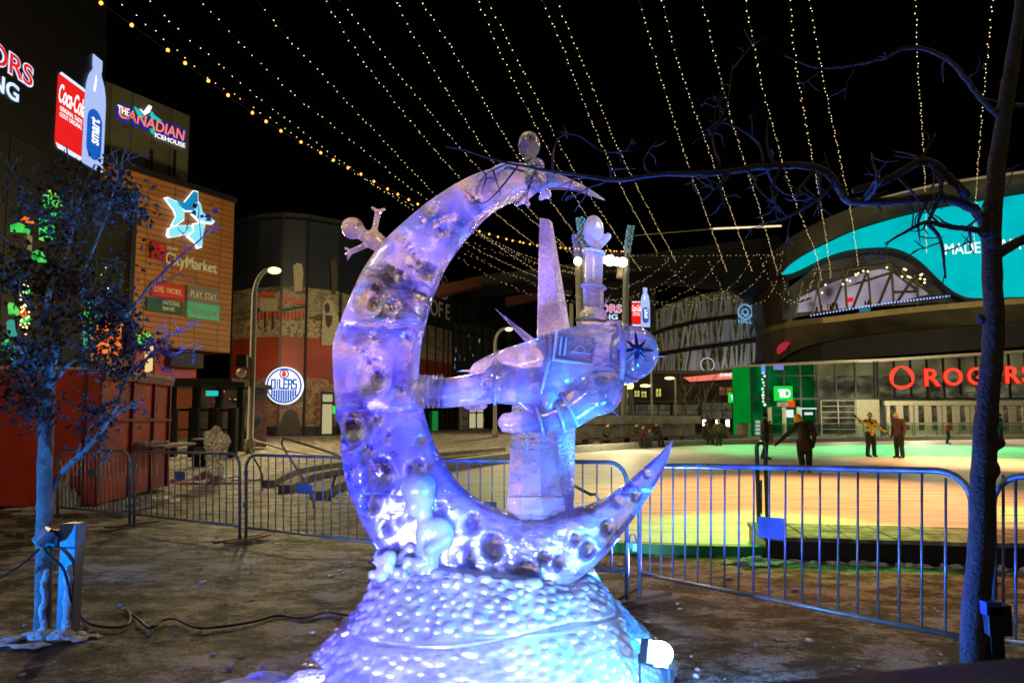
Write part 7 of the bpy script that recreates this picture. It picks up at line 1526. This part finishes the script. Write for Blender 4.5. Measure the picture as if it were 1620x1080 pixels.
l, h = at(1424, 725, 66)
person(l, 1.74, R(-70), dict(neck=(0, -.06, 1.46), head=(0, -.12, 1.58)), cloth('brown', (.085, .04, .03)), BLK, 'skater in a brown jacket and pale knitted hat looking down', cloth('palehat', (.60, .52, .36)), BLK, False, None, SK)
l, h = at(1500, 702, 34)
person(l, 1.30, R(60), dict(chest=(0, -.10, 1.28), neck=(0, -.16, 1.42), head=(0, -.22, 1.56), el=(-.36, -.02, 1.22), hl=(-.52, .05, 1.05), er=(.36, -.06, 1.20), hr=(.52, -.1, 1.05), kl=(-.11, -.12, .52), fl=(-.1, .08, .12), kr=(.12, -.02, .5), fr=(.2, .1, .09)), cloth('red', (.62, .05, .03)), cloth('darkteal', (.02, .05, .045)), 'small child skating in a red jacket and red hat', cloth('redhat', (.65, .04, .03)), BLK, False, None, SK)
l, h = at(1583, 702, 48)
person(l, 1.75, R(30), STAND, cloth('teal', (.02, .16, .16)), cloth('darkteal', (.02, .05, .045)), 'skater in a teal jacket half hidden by the right tree', BLK, BLK, False, None, SK)
l, h = at(1211, 727, 66)
person(l, 1.70, R(75), dict(kl=(-.10, -.02, .5), fr=(.10, .10, .09)), cloth('blackred', (.025, .014, .012)), BLK, 'tall dark skater with black cap standing behind the gate post', BLK, BLK, False, None, SK, True, .15)
l, h = at(1219, 704, 34)
person(l, 1.35, R(20), STAND, cloth('darkbrown', (.035, .02, .02)), cloth('magenta', (.30, .02, .08)), 'small child in magenta trousers behind the tall dark skater', BLK, BLK, False, None, SK)
sit = dict(pel=(0, .0, .50), chest=(0, -.08, .86), neck=(0, -.12, 1.03), head=(0, -.16, 1.18), sl=(-.19, -.08, .98), sr=(.19, -.08, .98), el=(-.24, -.16, .72), er=(.24, -.16, .72), hl=(-.12, -.38, .60), hr=(.12, -.38, .60), kl=(-.12, -.44, .52), kr=(.12, -.44, .52), fl=(-.12, -.52, .09), fr=(.12, -.50, .09), tl=(-.12, -.68, .05), tr=(.12, -.66, .05))
seats = [(957, 710, 1.72, 70, BLK, None, 'lone person in black seated on the bench left of the others'), (1005, 709, 1.72, 40, cloth('brownblack', (.03, .016, .014)), BLK, 'person in dark coat seated at the left of the bench group'),
         (1016, 709, 1.55, 30, cloth('maroon', (.07, .02, .018)), None, 'person in dark maroon seated second in the bench group'), (1030, 709, 1.25, -20, cloth('grey', (.05, .05, .055)), cloth('pinkhat', (.45, .12, .12)), 'small child in a pink hat seated in the bench group'), (1038, 707, 1.76, 25, BLK, cloth('wine', (.20, .04, .04)), 'person with a wine red hat seated at the right of the bench group')]
for px, py, H, rz, c, hat, lb in seats: l, _ = at(px, py, 10); person(l+Vector((0, .25, 0)), H, R(rz), sit, c, BLK, lb, hat, BLK, False, None, SE)
l, _ = at(1113, 704, 10); person(l, 1.76, R(60), sit, BLK, BLK, 'person in black seated on the stone bench leaning to a smaller one', None, BLK, False, None, SE)
l, _ = at(1126, 703, 10); person(l, 1.3, R(-60), dict(sit, pel=(0, 0, .5)), cloth('grey', (.05, .05, .055)), BLK, 'small person in grey facing the seated person in black', BLK, BLK, False, None, SE)
l, _ = at(1137, 705, 10); person(l, 1.40, R(10), dict(el=(-.3, 0, 1.15), hl=(-.36, -.1, .95), er=(.3, 0, 1.15), hr=(.36, -.1, .95)), cloth('tan', (.24, .17, .08), (.08, .05, .03)), cloth('darkboots', (.02, .015, .012)), 'child in a tan patterned coat and orange hat standing at the rink edge', cloth('orangehat', (.65, .18, .06)), cloth('redglove', (.35, .03, .02)), False, None, SE)
print('bulbs', NB[0], 'objects', len(bpy.data.objects))
